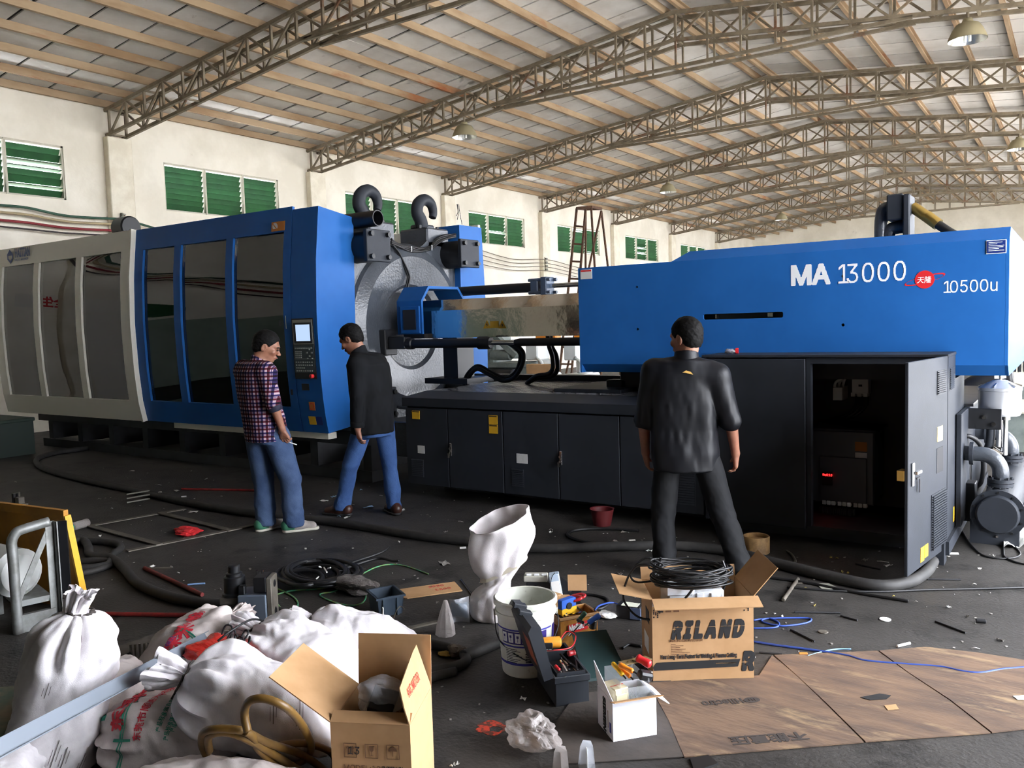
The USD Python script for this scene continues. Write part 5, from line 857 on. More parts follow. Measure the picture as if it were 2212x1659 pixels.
def tool(name, label, pxa, pxb, za, zb, r, mh, tipm=None, tip=.3, cat_='tool', sq=(1, 1)):   # a handled tool lying between two seen points
    a, b = at(*pxa, za), at(*pxb, zb); c0 = a + (b - a) * (1 - tip); t = T(name, label, cat_, (a + b) / 2 - [0, 0, r]); k = np.linspace(0, 1, 12); put(t, 'handle', tube(a + (c0 - a) * k[:, None], r * np.interp(k, [0, .08, .3, .6, .92, 1], [.6, 1, 1.05, .85, 1, .6]), 12, sq=sq), mh, True, w=True)
    if tipm is not None: put(t, 'shaft', tube(np.array([c0, b]), r * .35, 8), tipm, True, w=True)
    return t
m_orgh = M('orange_handle', (228, 128, 30), rough=.4); m_yelh = M('yellow_handle', (232, 180, 30), rough=.4); m_redh = M('red_handle', (206, 36, 42), rough=.35); m_bluh = M('blue_handle', (44, 98, 196), rough=.4); m_drk = M('dark_steel', (58, 58, 60), rough=.4, metal=.8); m_tape = M('multimeter_orange', (226, 150, 40), rough=.5)
tool('pliers', 'yellow-handled pliers leaning in the clear tray, leftmost', (1323, 1432), (1352, 1466), .25, .22, .010, m_yelh, m_drk, .2); tool('pliers', 'orange-handled cutters in the clear tray beside the yellow pliers', (1337, 1435), (1376, 1455), .26, .24, .011, m_orgh, m_drk, .2); tool('pliers', 'second orange handle lying under the cutters in the tray', (1340, 1442), (1368, 1468), .24, .21, .010, m_orgh, m_drk, .2)
tool('screwdriver', 'big red screwdriver lying across the back of the clear tray', (1406, 1437), (1362, 1412), .25, .28, .017, m_redh)
o = at(1372, 1428, .25); bk = T('steel_bracket', 'slotted brown steel bracket strip lying in the clear tray', 'bracket', o - [0, 0, .01], szr + .5); pl_ = sbox(-.08, -.018, .08, .018)
for k in (-.05, -.017, .017, .05): pl_ = pl_.difference(sbox(k - .008, -.004, k + .008, .006))
put(bk, 'strip', prism(pl_, .004, (0, 0, .01), (1, -.1, -.12), (0, 1, .1)), M('olive_steel', (126, 108, 74), rough=.5, metal=.5))
o = at(1393, 1460, .22); mo = T('black_gripper', 'black plastic grip tool at the front of the clear tray', 'tool', o - [0, 0, .02]); put(mo, 'grip', rot(bx(-.03, .03, -.02, .02, -.015, .02, .008), .2, .3, szr, o), m_black, w=True); put(mo, 'jaw', rot(bx(.02, .05, -.008, .008, -.004, .01, .003), .2, .1, szr + .6, o), m_chrome, w=True)
o = at(1348, 1487, .15); kb = T('relay_box', 'cream parts carton standing in the white carton, left of the tray', 'small box', W2(.05, .075, .045), szr + .2); put(kb, 'box', bx(-.033, .033, -.035, .06, 0, .15, .004), M('cream_card', (206, 194, 160), rough=.7)); put(kb, 'lid_step', bx(-.03, .03, -.04, -.034, .10, .13, .003), M('cream_plastic', (196, 186, 152), rough=.6)); put(kb, 'red_line', bx(-.03, .03, .0, .004, .1505, .151), m_prd)
# paint bucket
bc = at(1139, 1444); bu = T('bucket', 'dirty white plastic paint bucket with navy printed band and wire handle', 'bucket', bc); Rb = lambda z: .118 + .022 * z / .33
m_pail = M('pail_plastic', (214, 216, 206), (196, 196, 182), sc=6, rough=.45, spk=((120, 112, 96), 7, .62, .1))
put(bu, 'shell', lathe([(0, 0), (Rb(0) - .004, 0), (Rb(0), .006), (Rb(.28), .28), (Rb(.28) + .01, .283), (Rb(.28) + .01, .30), (Rb(.3) + .004, .302), (Rb(.33), .33), (Rb(.33) + .012, .332), (Rb(.33) + .012, .352), (Rb(.33) + .004, .358), (Rb(.33) - .004, .355), (Rb(.33) - .006, .33), (Rb(0) - .006, .01), (0, .01)], 56), m_pail, smooth=35)
bf = math.atan2(-bc[1], -bc[0])                          # towards the camera
def patch(a0, a1, z0, z1, m, name, off=.0012):
    th = np.linspace(bf + a0, bf + a1, max(3, int(abs(a1 - a0) / .07))); P_ = np.array([[((Rb(z) + off) * math.cos(a), (Rb(z) + off) * math.sin(a), z) for z in (z0, (z0 + z1) / 2, z1)] for a in th]); return put(bu, name, sheet(P_), m)
for z0, z1 in ((.228, .236), (.150, .158), (.062, .074)): patch(-1.75, 1.05, z0, z1, m_pblu if z1 < .2 else m_pblu, 'printed_line')
m_nav = M('bucket_navy', (40, 26, 110), rough=.5)
patch(.12, .78, .165, .225, m_nav, 'navy_block'); patch(1.15, 1.6, .165, .235, m_nav, 'navy_block')
for k in range(4):
    a = -.95 + .27 * k; patch(a, a + .2, .172, .218, m_wht, 'icon_panel', .002); patch(a + .06, a + .14, .196, .208, m_nav, 'icon', .003); patch(a + .09, a + .11, .178, .2, m_nav, 'icon', .003)
patch(-.98, .1, .165, .225, m_nav, 'navy_block', .0012)
for k in range(9): patch(-.85, -.85 + [.5, .62, .4, .55, .66, .3, .6, .5, .45][k], .138 - .008 * k, .141 - .008 * k, m_ink, 'small_print'); 
for k in range(6): patch(-.05, .3, .118 - .008 * k, .1225 - .008 * k, m_ink, 'small_print')
hx = [(Rb(.28) + .012) * np.array([math.cos(bf + s * 1.5), math.sin(bf + s * 1.5), 0]) + [0, 0, .285] for s in (-1, 1)]; md = .175 * np.array([math.cos(bf + .25), math.sin(bf + .25), 0])
put(bu, 'wire_handle', tube(spl([hx[0], hx[0] * .9 + md * .28 + [0, 0, -.10], md + [0, 0, .10], hx[1] * .9 + md * .28 + [0, 0, -.05], hx[1]], 8), .003, 6), m_drk, True)
for q in hx: put(bu, 'handle_lug', cyl(q * [.96, .96, 1], q * [1.03, 1.03, 1], .016, 12), m_pail)
# golden biscuit tin full of tools
tn, w = gb('biscuit_tin', 'golden-brown snack tub with a red label, full of hand tools', 'tub', (1212, 1402), (1292, 1386)); d, h = .14, .155; m_gold = M('golden_print', (176, 122, 52), (140, 88, 36), sc=16, rough=.4, spk=((222, 190, 130), 14, .62, .06))
ow = [(-.0, -.0), (w, 0), (w, d), (0, d)]
put(tn, 'tub', cat([hull([(0 + .006, .006, 0), (w - .006, .006, 0), (0, 0, h), (w, 0, h), (.006, .012, 0), (w - .006, .012, 0), (0, .006, h), (w, .006, h)]), hull([(.006, d - .012, 0), (w - .006, d - .012, 0), (0, d - .006, h), (w, d - .006, h), (.006, d - .006, 0), (w - .006, d - .006, 0), (0, d, h), (w, d, h)]), bx(0, .006, 0, d, 0, h), bx(w - .006, w, 0, d, 0, h), bx(0, w, 0, d, 0, .006)]), m_gold)
put(tn, 'rim', cat([bx(-.008, w + .008, -.008, .004, h - .012, h + .004, .003), bx(-.008, w + .008, d - .004, d + .008, h - .012, h + .004, .003), bx(-.008, .004, 0, d, h - .012, h + .004, .003), bx(w - .004, w + .008, 0, d, h - .012, h + .004, .003)]), M('tub_rim', (150, 112, 70), rough=.5))
lb = put(tn, 'red_label', prism(affinity.rotate(sbox(w * .2, .075, w * .72, .12), 5), .001, (0, -.0015, 0), X, Z), m_red); letter(tn, 'MeSalt', .030, m_wht, (w * .22, -.003, .083), (1, 0, .08), (-.08, 0, 1), w=False, bold=2, sx=.62)
letter(tn, 'Coffee', .026, m_yell, (w * .42, -.002, .03), (1, 0, .1), (-.1, 0, 1), w=False, sx=.8, shear=.3) if False else None
put(tn, 'left_label', bx(-.0015, 0, .04, .11, .06, .11), M('dark_red', (110, 26, 26), rough=.6))
R2 = tn.m[:3, :3]; O2 = tn.m[:3, 3]; tz = math.atan2(R2[1, 0], R2[0, 0])
o = R2 @ np.array([w * .35, d * .5, h + .035]) + O2; tp = T('tape_measure', 'blue and yellow tape measure on top of the tool tub', 'tape measure', o - [0, 0, .03], tz + .3); put(tp, 'case', prism(sbox(-.042, -.03, .042, .032).buffer(.008), .03, (0, .015, .03), X, Z), m_bluh); put(tp, 'yellow_base', prism(sbox(-.046, -.032, .046, -.012).buffer(.006), .034, (0, .017, .03), X, Z), m_yelh); put(tp, 'badge', cyl((0, -.016, .034), (0, -.019, .034), .018, 18), m_drk)
for k, (dx, s) in enumerate(((.02, 1.0), (.045, .9))): o = R2 @ np.array([w * .5 + dx, d * .72, h + .055 + .006 * k]) + O2; a = np.linspace(0, 2 * PI, 28, endpoint=False); solo('cable_tie_bundle' if False else 'red_handle_loop', tube(np.stack([o[0] + .048 * s * np.cos(a), o[1] + .03 * s * np.sin(a), o[2] + .012 * np.sin(a + 1)], 1), .007, 8, closed=True), m_redh, ('red looped handle lying at the back of the tool tub, left', 'red looped handle lying at the back of the tool tub, right')[k], 'pliers', True)
tool('screwdriver', 'blue-handled screwdriver sticking out of the tool tub at the right', (1296, 1328), (1262, 1352), .22, .17, .014, m_bluh, m_chrome, .25); tool('screwdriver', 'dark green screwdriver in the middle of the tool tub', (1265, 1322), (1247, 1345), .22, .17, .012, M('green_handle', (34, 84, 58), rough=.4), m_chrome, .25); tool('spanner', 'long bare steel rod slanting out of the tool tub to the toolbox', (1252, 1348), (1219, 1385), .18, .10, .005, m_chrome); tool('pliers', 'black-handled pliers crossing in the tool tub', (1246, 1338), (1272, 1352), .19, .17, .008, m_black, m_chrome, .4)
o = at(1281, 1344, .165); solo('steel_socket', lathe([(.012, -.03), (.02, -.03), (.02, .02), (.014, .02), (.014, -.02)], 20, o, (.3, -.3, 1)), m_chrome, 'bright round steel socket in the tool tub by its right rim', 'socket', 40)
for k in range(7): o = R2 @ np.array([w * (.15 + .1 * k), d * (.3 + .08 * (k % 4)), h - .012 + .01 * (k % 3)]) + O2; solo('hand_tool', rot(bx(-.045, .045, -.006, .006, -.005, .005, .003), .3 * (k % 3) - .3, .3 - .2 * (k % 2), 2.4 * k, o), (m_drk, m_chrome, m_black)[k % 3], f'small {("dark steel", "bright", "black")[k % 3]} tool buried among the others in the tub', 'tool', group='small %s tools in the tub' % ("dark steel", "bright", "black")[k % 3])
# black toolbox, open
tb, w = gb('toolbox', 'open black plastic toolbox with its lid swung up, full of tools', 'toolbox', (1201, 1527), (1273, 1517)); d, h = .36, .13; m_tbx = M('toolbox_plastic', (38, 42, 48), rough=.5)
put(tb, 'tub', cat([bx(0, w, 0, .005, 0, h, .002), bx(0, w, d - .005, d, 0, h, .002), bx(0, .005, 0, d, 0, h, .002), bx(w - .005, w, 0, d, 0, h, .002), bx(0, w, 0, d, 0, .005)]), m_tbx)
put(tb, 'rim', cat([bx(-.006, w + .006, -.006, .006, h - .03, h, .003), bx(-.006, w + .006, d - .006, d + .006, h - .03, h, .003), bx(-.006, .006, 0, d, h - .03, h, .003), bx(w - .006, w + .006, 0, d, h - .03, h, .003)]), m_tbx)
put(tb, 'tray', cat([bx(.01, w - .01, .01, .014, h - .035, h + .012), bx(.01, w - .01, d * .7, d * .7 + .004, h - .035, h + .012), bx(.01, .014, .01, d * .7, h - .035, h + .012), bx(w - .014, w - .01, .01, d * .7, h - .035, h + .012), bx(.01, w - .01, .01, d * .7, h - .04, h - .035)]), m_tbx)
ld = put(tb, 'lid', hull([(x * 1.0, y, z) for y in (-.005, d + .005) for x, z in ((-.008, h), (-.05, h - .01), (-.115, h + .21), (-.10, h + .235), (-.06, h + .23), (-.035, h + .10))]), m_tbx, label='lid standing open on the left'); 
for k in (.10, .20): put(tb, 'lid_latch', rot(bx(-.032, .032, -.022, .022, -.012, .012, .004), 0, .3, 0, (-.085, d * .2 + k, h + .235)), m_tbx)
put(tb, 'lid_insert', rot(bx(-.001, .001, .04, .16, -.06, .06), 0, -.29, 0, (-.082, 0, h + .10)), M('lid_label', (150, 74, 50), rough=.6))
R3 = tb.m[:3, :3]; O3 = tb.m[:3, 3]; W3 = lambda x, y, z: R3 @ np.array([x, y, z]) + O3; t3 = math.atan2(R3[1, 0], R3[0, 0])
me = T('clamp_meter', 'orange multimeter lying on the toolbox with red and black leads', 'multimeter', W3(w * .28, d * .72, h + .03), t3 - .2); put(me, 'case', tube(np.array([(-.065, 0, .02), (-.055, 0, .02), (0, 0, .022), (.055, 0, .022), (.062, 0, .022)]), [.012, .024, .026, .026, .014], 14), m_tape, True); put(me, 'black_clip', bx(-.02, .02, -.03, -.02, .0, .03, .004), m_black)
for k, (c_, lab) in enumerate(((m_redh, 'red test lead'), (m_rub, 'black test lead'))): put(me, 'test_lead', tube(spl([(.05, 0, .02), (.09 + .02 * k, .05, .05), (.13, .02, .04), (.10, -.06, .02 - .01 * k), (.02, -.09, .02), (-.04, -.08, .02)], 6), .003, 7), c_, True, label=lab)
tool('probe', 'dark red probe grip lying across the toolbox tray', (1226, 1412), (1250, 1408), .16, .16, .013, M('dark_red_grip', (140, 26, 32), rough=.4)); tool('screwdriver', 'small red screwdriver in the toolbox tray', (1199, 1438), (1213, 1452), .15, .14, .008, m_redh, m_chrome, .3)
for k in range(12): solo('hand_tool', rot(bx(-.05, .05, -.005, .005, -.004, .004, .002), .2 * (k % 3), .25 - .12 * (k % 4), t3 + PI / 2 + .25 * math.sin(k * 2.1), W3(w * (.3 + .05 * k % .62), d * (.12 + .05 * (k % 8)), h - .015 + .006 * (k % 4))), (m_chrome, m_drk, m_black)[k % 3], f'thin {("bright", "dark steel", "black")[k % 3]} tool lying in the black toolbox tray', 'tool', group='%s tools in the toolbox tray' % ("bright", "dark steel", "black")[k % 3])
gl = T('plastic_case', 'dark green plastic case lid leaning against the tool tub', 'lid', at(1300, 1455, .0), t3 + .05); put(gl, 'panel', hull([(-.11, -.06, .0 + .0), (.10, -.08, .0), (.07, .10, .155), (-.10, .12, .155), (-.11, -.055, -.0 + .012), (.10, -.075, .012), (.07, .105, .165), (-.10, .125, .165)]), M('dark_green_plastic', (26, 52, 52), rough=.45))  # only the lid of a case, leaning on its own
# things behind the bucket
o = at(1165, 1298); cb_ = T('contactor', 'black and white contactor block standing behind the bucket', 'contactor', o, .5); put(cb_, 'body', bx(-.07, .07, -.05, .05, .0, .13, .005), m_black); put(cb_, 'terminal_cap', bx(-.085, .055, -.055, .03, .13, .165, .005), M('terminal_grey', (170, 168, 156), rough=.6))
for k in range(3): put(cb_, 'terminal_pad', bx(-.07 + .045 * k, -.04 + .045 * k, -.045, -.02, .165, .172, .002), m_wht)
put(cb_, 'disc', cyl((.0, -.052, .09), (.0, -.05, .09), .02, 16), m_steel)
o = at(1208, 1306); pw = T('power_module', 'tilted pale blue power module with terminal block behind the bucket', 'module', o, .55); put(pw, 'case', rot(bx(-.03, .03, -.03, .03, 0, .19, .004), 0, -.15, 0), M('pale_blue_case', (170, 186, 202), rough=.35)); put(pw, 'label', rot(bx(-.024, .024, -.0312, -.03, .05, .15), 0, -.15, 0), m_paper); put(pw, 'terminal_block', rot(bx(-.032, .032, -.045, -.03, .0, .04, .003), 0, -.15, 0), M('slate_plastic', (70, 84, 100), rough=.5)); put(pw, 'wire', tube(spl([(-.03, -.035, .03), (-.05, -.04, .10), (-.04, -.035, .17), (-.02, -.03, .2)], 5), .002, 6), m_rub)
o = at(1232, 1300); mbk = T('black_bracket', 'black sheet metal bracket with a hole, behind the bucket', 'bracket', o, .5); put(mbk, 'plate', prism(Polygon([(-.05, 0), (.06, 0), (.07, .10), (.0, .11), (-.05, .15)]).difference(Point(.0, .07).buffer(.012)), .004, (0, 0, 0), X, Z), m_black); put(mbk, 'foot', bx(-.05, .06, -.06, 0, 0, .004), m_black)
solo('card_scrap', rot(bx(-.055, .055, -.002, .002, -.05, .05), .15, .0, .5, at(1228, 1262, .13) + [.03, .05, .0]), m_card, 'square of brown cardboard propped behind the black bracket', 'cardboard')
solo('card_scrap', prism([(-.06, 0), (.05, 0), (.06, .06), (.025, .13), (-.02, .13), (-.06, .07)], .004, at(1222, 1336), (.86, .5, 0), (-.1, .15, 1)), m_card, 'pale yellow cardboard flap standing behind the tool tub', 'cardboard')
bx2, w = gb('small_carton', 'little brown carton hidden between bucket and tool tub', 'carton', (1196, 1336), (1212, 1330)); put(bx2, 'box', bx(0, .08, 0, .08, 0, .12, .003), m_card)
o = at(1357, 1334); ps = T('power_supply', 'dark box-shaped power supply beside the RILAND carton', 'power supply', o, .15); put(ps, 'case', bx(-.06, .08, -.03, .05, 0, .075, .004), m_black); put(ps, 'pale_top', bx(-.03, .06, -.033, .03, .075, .078), M('pale_green_label', (206, 208, 190), rough=.5)); put(ps, 'end_plate', bx(.02, .082, -.034, -.03, .005, .07, .002), M('slate_face', (78, 92, 120), rough=.5))
crumple(at(1312, 1328, .012), (.12, .1, .03), 12, m_paper, 'crumpled_paper', 'crumpled white paper under the blue wire beside the power supply', 'paper', .5, 2)
# ---------------------------------------------------------------- the rest of the floor
def line(name, label, cat_, pts, r, m, n=8, k=6, grp=None, zs=None, **kw):   # a cable or hose lying on the floor through seen points
    P_ = [at(*p, (zs[i] if zs else 0) + r) for i, p in enumerate(pts)]; return solo(name, tube(spl(P_, k), r, n), m, label, cat_, True, grp)
def rod(name, label, cat_, a, b, r, m, za=0, zb=0, sq=None):
    p, q = at(*a, za + r), at(*b, zb + r); return solo(name, bar(p, q, *sq) if sq else cyl(p, q, r, 12, r * .2), m, label, cat_, not sq and 40)
m_cable = M('dusty_cable', (38, 37, 36), (52, 50, 48), sc=9, rough=.7); m_redp = M('red_paint_rod', (128, 32, 28), (96, 26, 24), sc=12, rough=.6, spk=((44, 34, 32), 9, .6, .1)); m_gal = M('worn_galvanised', (150, 152, 150), (122, 122, 118), sc=9, rough=.5, metal=.5, spk=((190, 140, 60), 5, .68, .06))
m_bar = M('flat_bar_steel', (112, 106, 96), (88, 82, 74), sc=7, rough=.6, metal=.3); m_yplate = M('yellow_plate', (184, 128, 30), (150, 100, 22), sc=3, rough=.55, spk=((48, 40, 30), 4, .63, .08)); m_bwire = M('blue_cable', (44, 72, 150), rough=.5)
# open white sack: rings from the floor up
oc = at(1068, 1336); d2 = unit([oc[0], oc[1], 0]); r2 = np.array([d2[1], -d2[0], 0]); rings = []
pxm = np.linalg.norm(oc - EYE); sc_ = FPX / (oc - EYE).dot(FWD)
for x, z, rx, ry, tilt in ((1068, 1336, .09, .08, 0), (1062, 1322, .112, .1, 0), (1060, 1290, .112, .10, 0), (1070, 1262, .092, .085, .02), (1085, 1246, .088, .075, .04), (1092, 1225, .125, .085, .06), (1090, 1195, .168, .10, .08), (1088, 1165, .180, .11, .06), (1088, 1140, .172, .115, .03), (1086, 1118, .160, .118, .0)):
    c_ = oc + r2 * (x - 1068) / sc_ + np.array([0, 0, (1336 - z) / sc_]); th = np.linspace(0, 2 * PI, 61); w_ = 1 + .04 * np.sin(5 * th + z) + .03 * np.sin(9 * th + z * .05)
    rings.append(c_ + np.outer(np.cos(th) * rx * w_, r2) + np.outer(np.sin(th) * ry * w_, d2) + np.outer(np.cos(th) * tilt + (.055 * np.cos(th) + .03 * np.sin(th) if z < 1130 else 0), (0, 0, 1)))
G_ = np.array(rings); G_ = np.array([spl(G_[:, j], 5) for j in range(61)]).transpose(1, 0, 2); G_ += ((meshkit.fbm(G_ * [9, 9, 6], 3, 4) - .5) * .05)[..., None] * unit(np.array([.5, -.8, 0])); G_[:, -1] = G_[:, 0]
os_ = T('sack', 'tall white sack standing open behind the bucket, its mouth torn wide', 'sack', oc); put(os_, 'bag', sheet(G_, .003), M('open_sack', (232, 226, 226), (222, 214, 214), sc=9, rough=.7, bump=.1, bsc=200), True, w=True)
put(os_, 'filling', hull([*(G_[26] * .97 + .03 * G_[26].mean(0)), *(G_[26] - [0, 0, .03])]), M('grain', (206, 196, 176), rough=.9), w=True)
# machines seen through the gap and beyond the tank
m_bg = M('old_machine_grey', (112, 120, 114), (88, 96, 92), sc=4, rough=.6); m_rbw = M('robot_white', (206, 210, 208), rough=.5); m_or = M('robot_orange', (214, 132, 36), rough=.5)
def bgx(px, py, y=13.0): return at(px, py, y, 1)
bm = T('grey_machine', 'dusty green-grey machine tool seen under the barrel guard', 'machine', bgx(1090, 780) * [1, 1, 0]); g0 = bgx(1090, 780)
P = lambda n, mesh, m, **k: put(bm, n, mesh, m, w=True, **k)
P('bed', bx(g0[0] - .55, g0[0] + .45, 12.8, 13.6, 0, g0[2] - .12, .03), m_bg); P('table', bx(g0[0] - .3, g0[0] + .5, 12.75, 13.5, g0[2] - .12, g0[2] - .02, .02), m_bg); P('headstock', bx(g0[0] - .5, g0[0] - .15, 12.9, 13.5, g0[2] - .1, g0[2] + .55, .05), m_bg)
P('spindle', cyl((g0[0] - .25, 12.95, g0[2] + .12), (g0[0] + .2, 12.95, g0[2] + .12), .1, 20, .02), m_bg, smooth=40); P('clamp_arm', cat([bar((g0[0] - .1, 12.9, g0[2] + .45), (g0[0] + .35, 12.9, g0[2] + .1), .12, .1), bx(g0[0] + .15, g0[0] + .35, 12.9, 13.1, g0[2] + .05, g0[2] + .4, .03)]), m_bg); P('column', bx(g0[0] - .8, g0[0] - .5, 12.9, 13.5, 0, g0[2] + .6, .03), m_bg); P('wrapped_roll', cyl((g0[0] - .1, 12.7, g0[2] - .25), (g0[0] + .4, 12.7, g0[2] - .25), .12, 16), m_drk, smooth=40)
for i, (px, lab) in enumerate(((1152, 'left'), (1235, 'right'))):
    q = bgx(px, 775); rbt = T('robot_arm', f'white transfer robot with orange slide beyond the barrel, {lab} one', 'robot arm', (q[0], 13.2, 0)); P = lambda n, mesh, m, **k: put(rbt, n, mesh, m, w=True, **k)
    P('pedestal', bx(q[0] - .22, q[0] + .26, 13.0, 13.6, 0, .70, .03), m_rbw); P('turret', cyl((q[0] + .1, 13.3, .7), (q[0] + .1, 13.3, .95), .16, 20, .03), m_rbw, smooth=40); P('motor_box', bx(q[0] - .14, q[0] + .12, 12.95, 13.4, .95, 1.32, .02), m_rbw); P('slide', bx(q[0] + .05, q[0] + .5, 13.0, 13.2, 1.28, 1.42, .02), m_or); P('dress_hose', tube(spl([(q[0] + .1, 12.95, 1.0), (q[0] + .25, 12.9, .9), (q[0] + .2, 12.92, .75)], 5), .03, 8), m_rbw, smooth=True)
q = bgx(1180, 797); solo('carton', bx(q[0] - .28, q[0] + .28, 12.75, 12.95, .0 + .62, q[2] + .1, .01), m_card, 'film-wrapped brown carton on the machine beyond the barrel', 'carton'); solo('work_bench', bx(q[0] - .32, q[0] + .32, 12.7, 13.0, 0, .62, .02), m_rbw, 'white bench under the film-wrapped carton', 'bench')
q = at(2200, 850, 11.0, 1); bgm = T('beige_machine', 'beige machine housing with dark grilles beyond the oil filter, right edge', 'machine', (q[0] + .3, 11.3, 0)); P = lambda n, mesh, m, **k: put(bgm, n, mesh, m, w=True, **k); m_bei = M('beige_housing', (206, 202, 184), rough=.6)
P('housing', bx(q[0] - .16, q[0] + .9, 11.0, 11.8, .45, 1.15, .02), m_bei); P('leg_frame', bx(q[0] - .1, q[0] + .85, 11.1, 11.7, 0, .45), m_bg)
for k in range(9): P('grille_bar', bx(q[0] - .1 + .05 * k, q[0] - .075 + .05 * k, 10.985, 11.0, .93, 1.12), m_ink)
P('vent_block', bx(q[0] - .02, q[0] + .4, 10.985, 11.0, .62, .76), m_bg); q = at(2122, 828, 9.0, 1); solo('rubber_duct', tube(spl([q + [-.25, 0, -q[2]], q + [-.24, 0, -.4], q + [-.2, 0, -.15], q + [.0, .0, .02], q + [.25, 0, .06]], 6), .09, 14), m_rub, 'fat black rubber duct curving up under the blue cover by the filter', 'duct', True)
solo('plastic_sheet', sheet(np.array([[at(2168 + 60 * u, 1188 - 42 * v - 8 * u, 0) + [0, 0, .02 + .02 * math.sin(9 * u + 5 * v)] for v in np.linspace(0, 1, 8)] for u in np.linspace(0, 1, 8)]), .002), m_paper, 'crumpled white sheet on the floor beside the oil cooler', 'plastic sheet', True)
# rusty ladder tower
m_lad = m_rust; LD = T('ladder_tower', 'tall rusty steel ladder trestle against the left wall', 'ladder', (-11.0, 20.0, 0), group=None); P = lambda n, mesh, m, **k: put(LD, n, mesh, m, w=True, **k); L = lambda px, py, y=20.0: at(px, py, y, 1)
a, b = L(1246, 450), L(1265, 452, 20.0); ab, bb_ = L(1226, 640), L(1249, 640); e = lambda p, q: p + (q - p) * (p[2] / (p[2] - q[2]))
ft = [e(a, ab), e(b, bb_)]; P('ladder_leg', bar(ft[0], a, .05, .05), m_lad); P('ladder_leg', bar(ft[1], b, .05, .05), m_lad)
for k in range(1, 10): t = k / 10.; P('rung', bar(ft[0] + (a - ft[0]) * t, ft[1] + (b - ft[1]) * t, .04, .05), m_lad)
tp_ = [L(1246, 450), L(1277, 447, 20.2), L(1299, 451, 21.2), L(1265, 452, 20.9)]
for i, j in ((0, 1), (1, 2), (2, 3), (3, 0)): P('top_rail', bar(tp_[i], tp_[j], .05, .07), m_lad)
for (tx, ty_), (bx_, by_), y in (((1265, 454), (1265, 580), 20.6), ((1277, 448), (1285, 580), 20.2), ((1299, 455), (1272, 580), 21.0), ((1299, 455), (1313, 575), 21.2)): p, q = L(tx, ty_, y), L(bx_, by_, y); P('strut', bar(e(p, q), p, .045, .045), m_lad)
# wall cables with racks
m_wire = [M('cable_green', (52, 84, 66), rough=.7), M('cable_buff', (176, 158, 122), rough=.7), M('cable_red', (138, 40, 48), rough=.7), M('cable_dark', (60, 50, 48), rough=.7)]
for i, (cn, y0) in enumerate((('green', 443), ('buff', 458), ('red', 475), ('dark brown', 489))):
    P_ = [np.array([-14.8, -3, 3.0 + .1 * (3 - i)]), np.array([-14.8, .8, 2.95 + .1 * (3 - i)]), np.array([-14.8, 3.5, 3.3 + .1 * (3 - i)]), at(-60, y0 - 8, -14.8, 0), at(0, y0, -14.8, 0), at(60, y0 + 6, -14.8, 0), at(150, y0 + 24 - 3 * i, -14.8, 0), at(268, y0 + 31 - 3 * i, -14.78, 0), at(300, y0 + 40 - 2 * i, -14.8, 0), at(340, y0 + 52, -14.8, 0)]; solo('wall_cable', tube(spl(P_, 8), .022 if i < 3 else .014, 8), m_wire[i], f'{cn} cable sagging along the plaster wall at the far left', 'cable', True)
def rack(c, label, n=4):
    t = T('insulator_rack', label, 'insulator rack', c); put(t, 'strap', bx(-.2, -.14, -.03, .03, -.35, .1), m_rust)
    for k in range(n): put(t, 'insulator', lathe([(.02, -.04), (.05, -.03), (.035, 0), (.05, .03), (.02, .04)], 14, (-.08, 0, .04 - .115 * k)), M('porcelain', (150, 146, 136), rough=.4) if False else m_bez, True); put(t, 'arm', bx(-.15, -.04, -.012, .012, .03 - .115 * k, .05 - .115 * k), m_rust)
rack(at(272, 470, -14.7, 0) , 'rusty insulator rack holding the sagging cables above the grey guard'); rack(at(1185, 562, -14.7, 0), 'small insulator rack on the wall pilaster left of the ladder')
m_thin = M('thin_wire', (120, 108, 90), rough=.7)
for i in range(4):
    P_ = [at(1040, 541 + 10 * i, -14.8, 0), at(1110, 560 + 8 * i, -14.8, 0), at(1182, 561 + 8 * i, -14.78, 0), at(1250, 578 + 7 * i, -14.8, 0), at(1320, 590 + 7 * i, -14.8, 0)]; solo('wall_cable', tube(spl(P_, 8), .012, 6), m_thin, f'thin wire strung along the wall behind the barrel, {("top one", "second from the top", "third from the top", "lowest")[i]}', 'wire', True)
for i, (dx, l) in enumerate(((0, 34), (10, 44), (-3, 26))): solo('dangling_wire', tube(spl([at(988 + .3 * dx, 441, -14.85, 0), at(990 + dx * .3, 458, -14.8, 0), at(988 + dx, 441 + l, -14.8, 0)], 6), .008, 5), m_ink, ('dangling dark wire on the wall above the rear blue column, middle', 'dangling dark wire on the wall above the rear blue column, right and longest', 'dangling dark wire on the wall above the rear blue column, left and shortest')[i], 'wire', True)
# yellow plate and pipe-frame trolley at the left
ca = T('trolley', 'worn grey pipe-frame trolley leaning on a yellow plate, left edge', 'trolley', at(60, 1365)); P = lambda n, mesh, m, **k: put(ca, n, mesh, m, w=True, **k)
c0, c1 = at(40, 1368), at(122, 1348); dz = lambda p, z: p + np.array([0, 0, z]); hh = .60
P('tube_leg', tube(spl([c0, dz(c0, .25), dz(c0, .44), dz(c0, .52), c0 + (c1 - c0) * .12 + [0, 0, .565], c0 + (c1 - c0) * .3 + [0, 0, .58], dz(c1, hh)], 6), .027, 14), m_gal, smooth=True)
P('angle_leg', cat([bar(c1, dz(c1, hh), .05, .006, (1, 0, 0)), bar(c1 + [.02, .02, 0], dz(c1, hh) + [.02, .02, 0], .006, .05, (1, 0, 0))]), m_gal); P('flat_leg', bar(c1 + [.05, .04, 0], dz(c1, hh) + [.05, .04, 0], .06, .012, (1, -1, 0)), m_black)
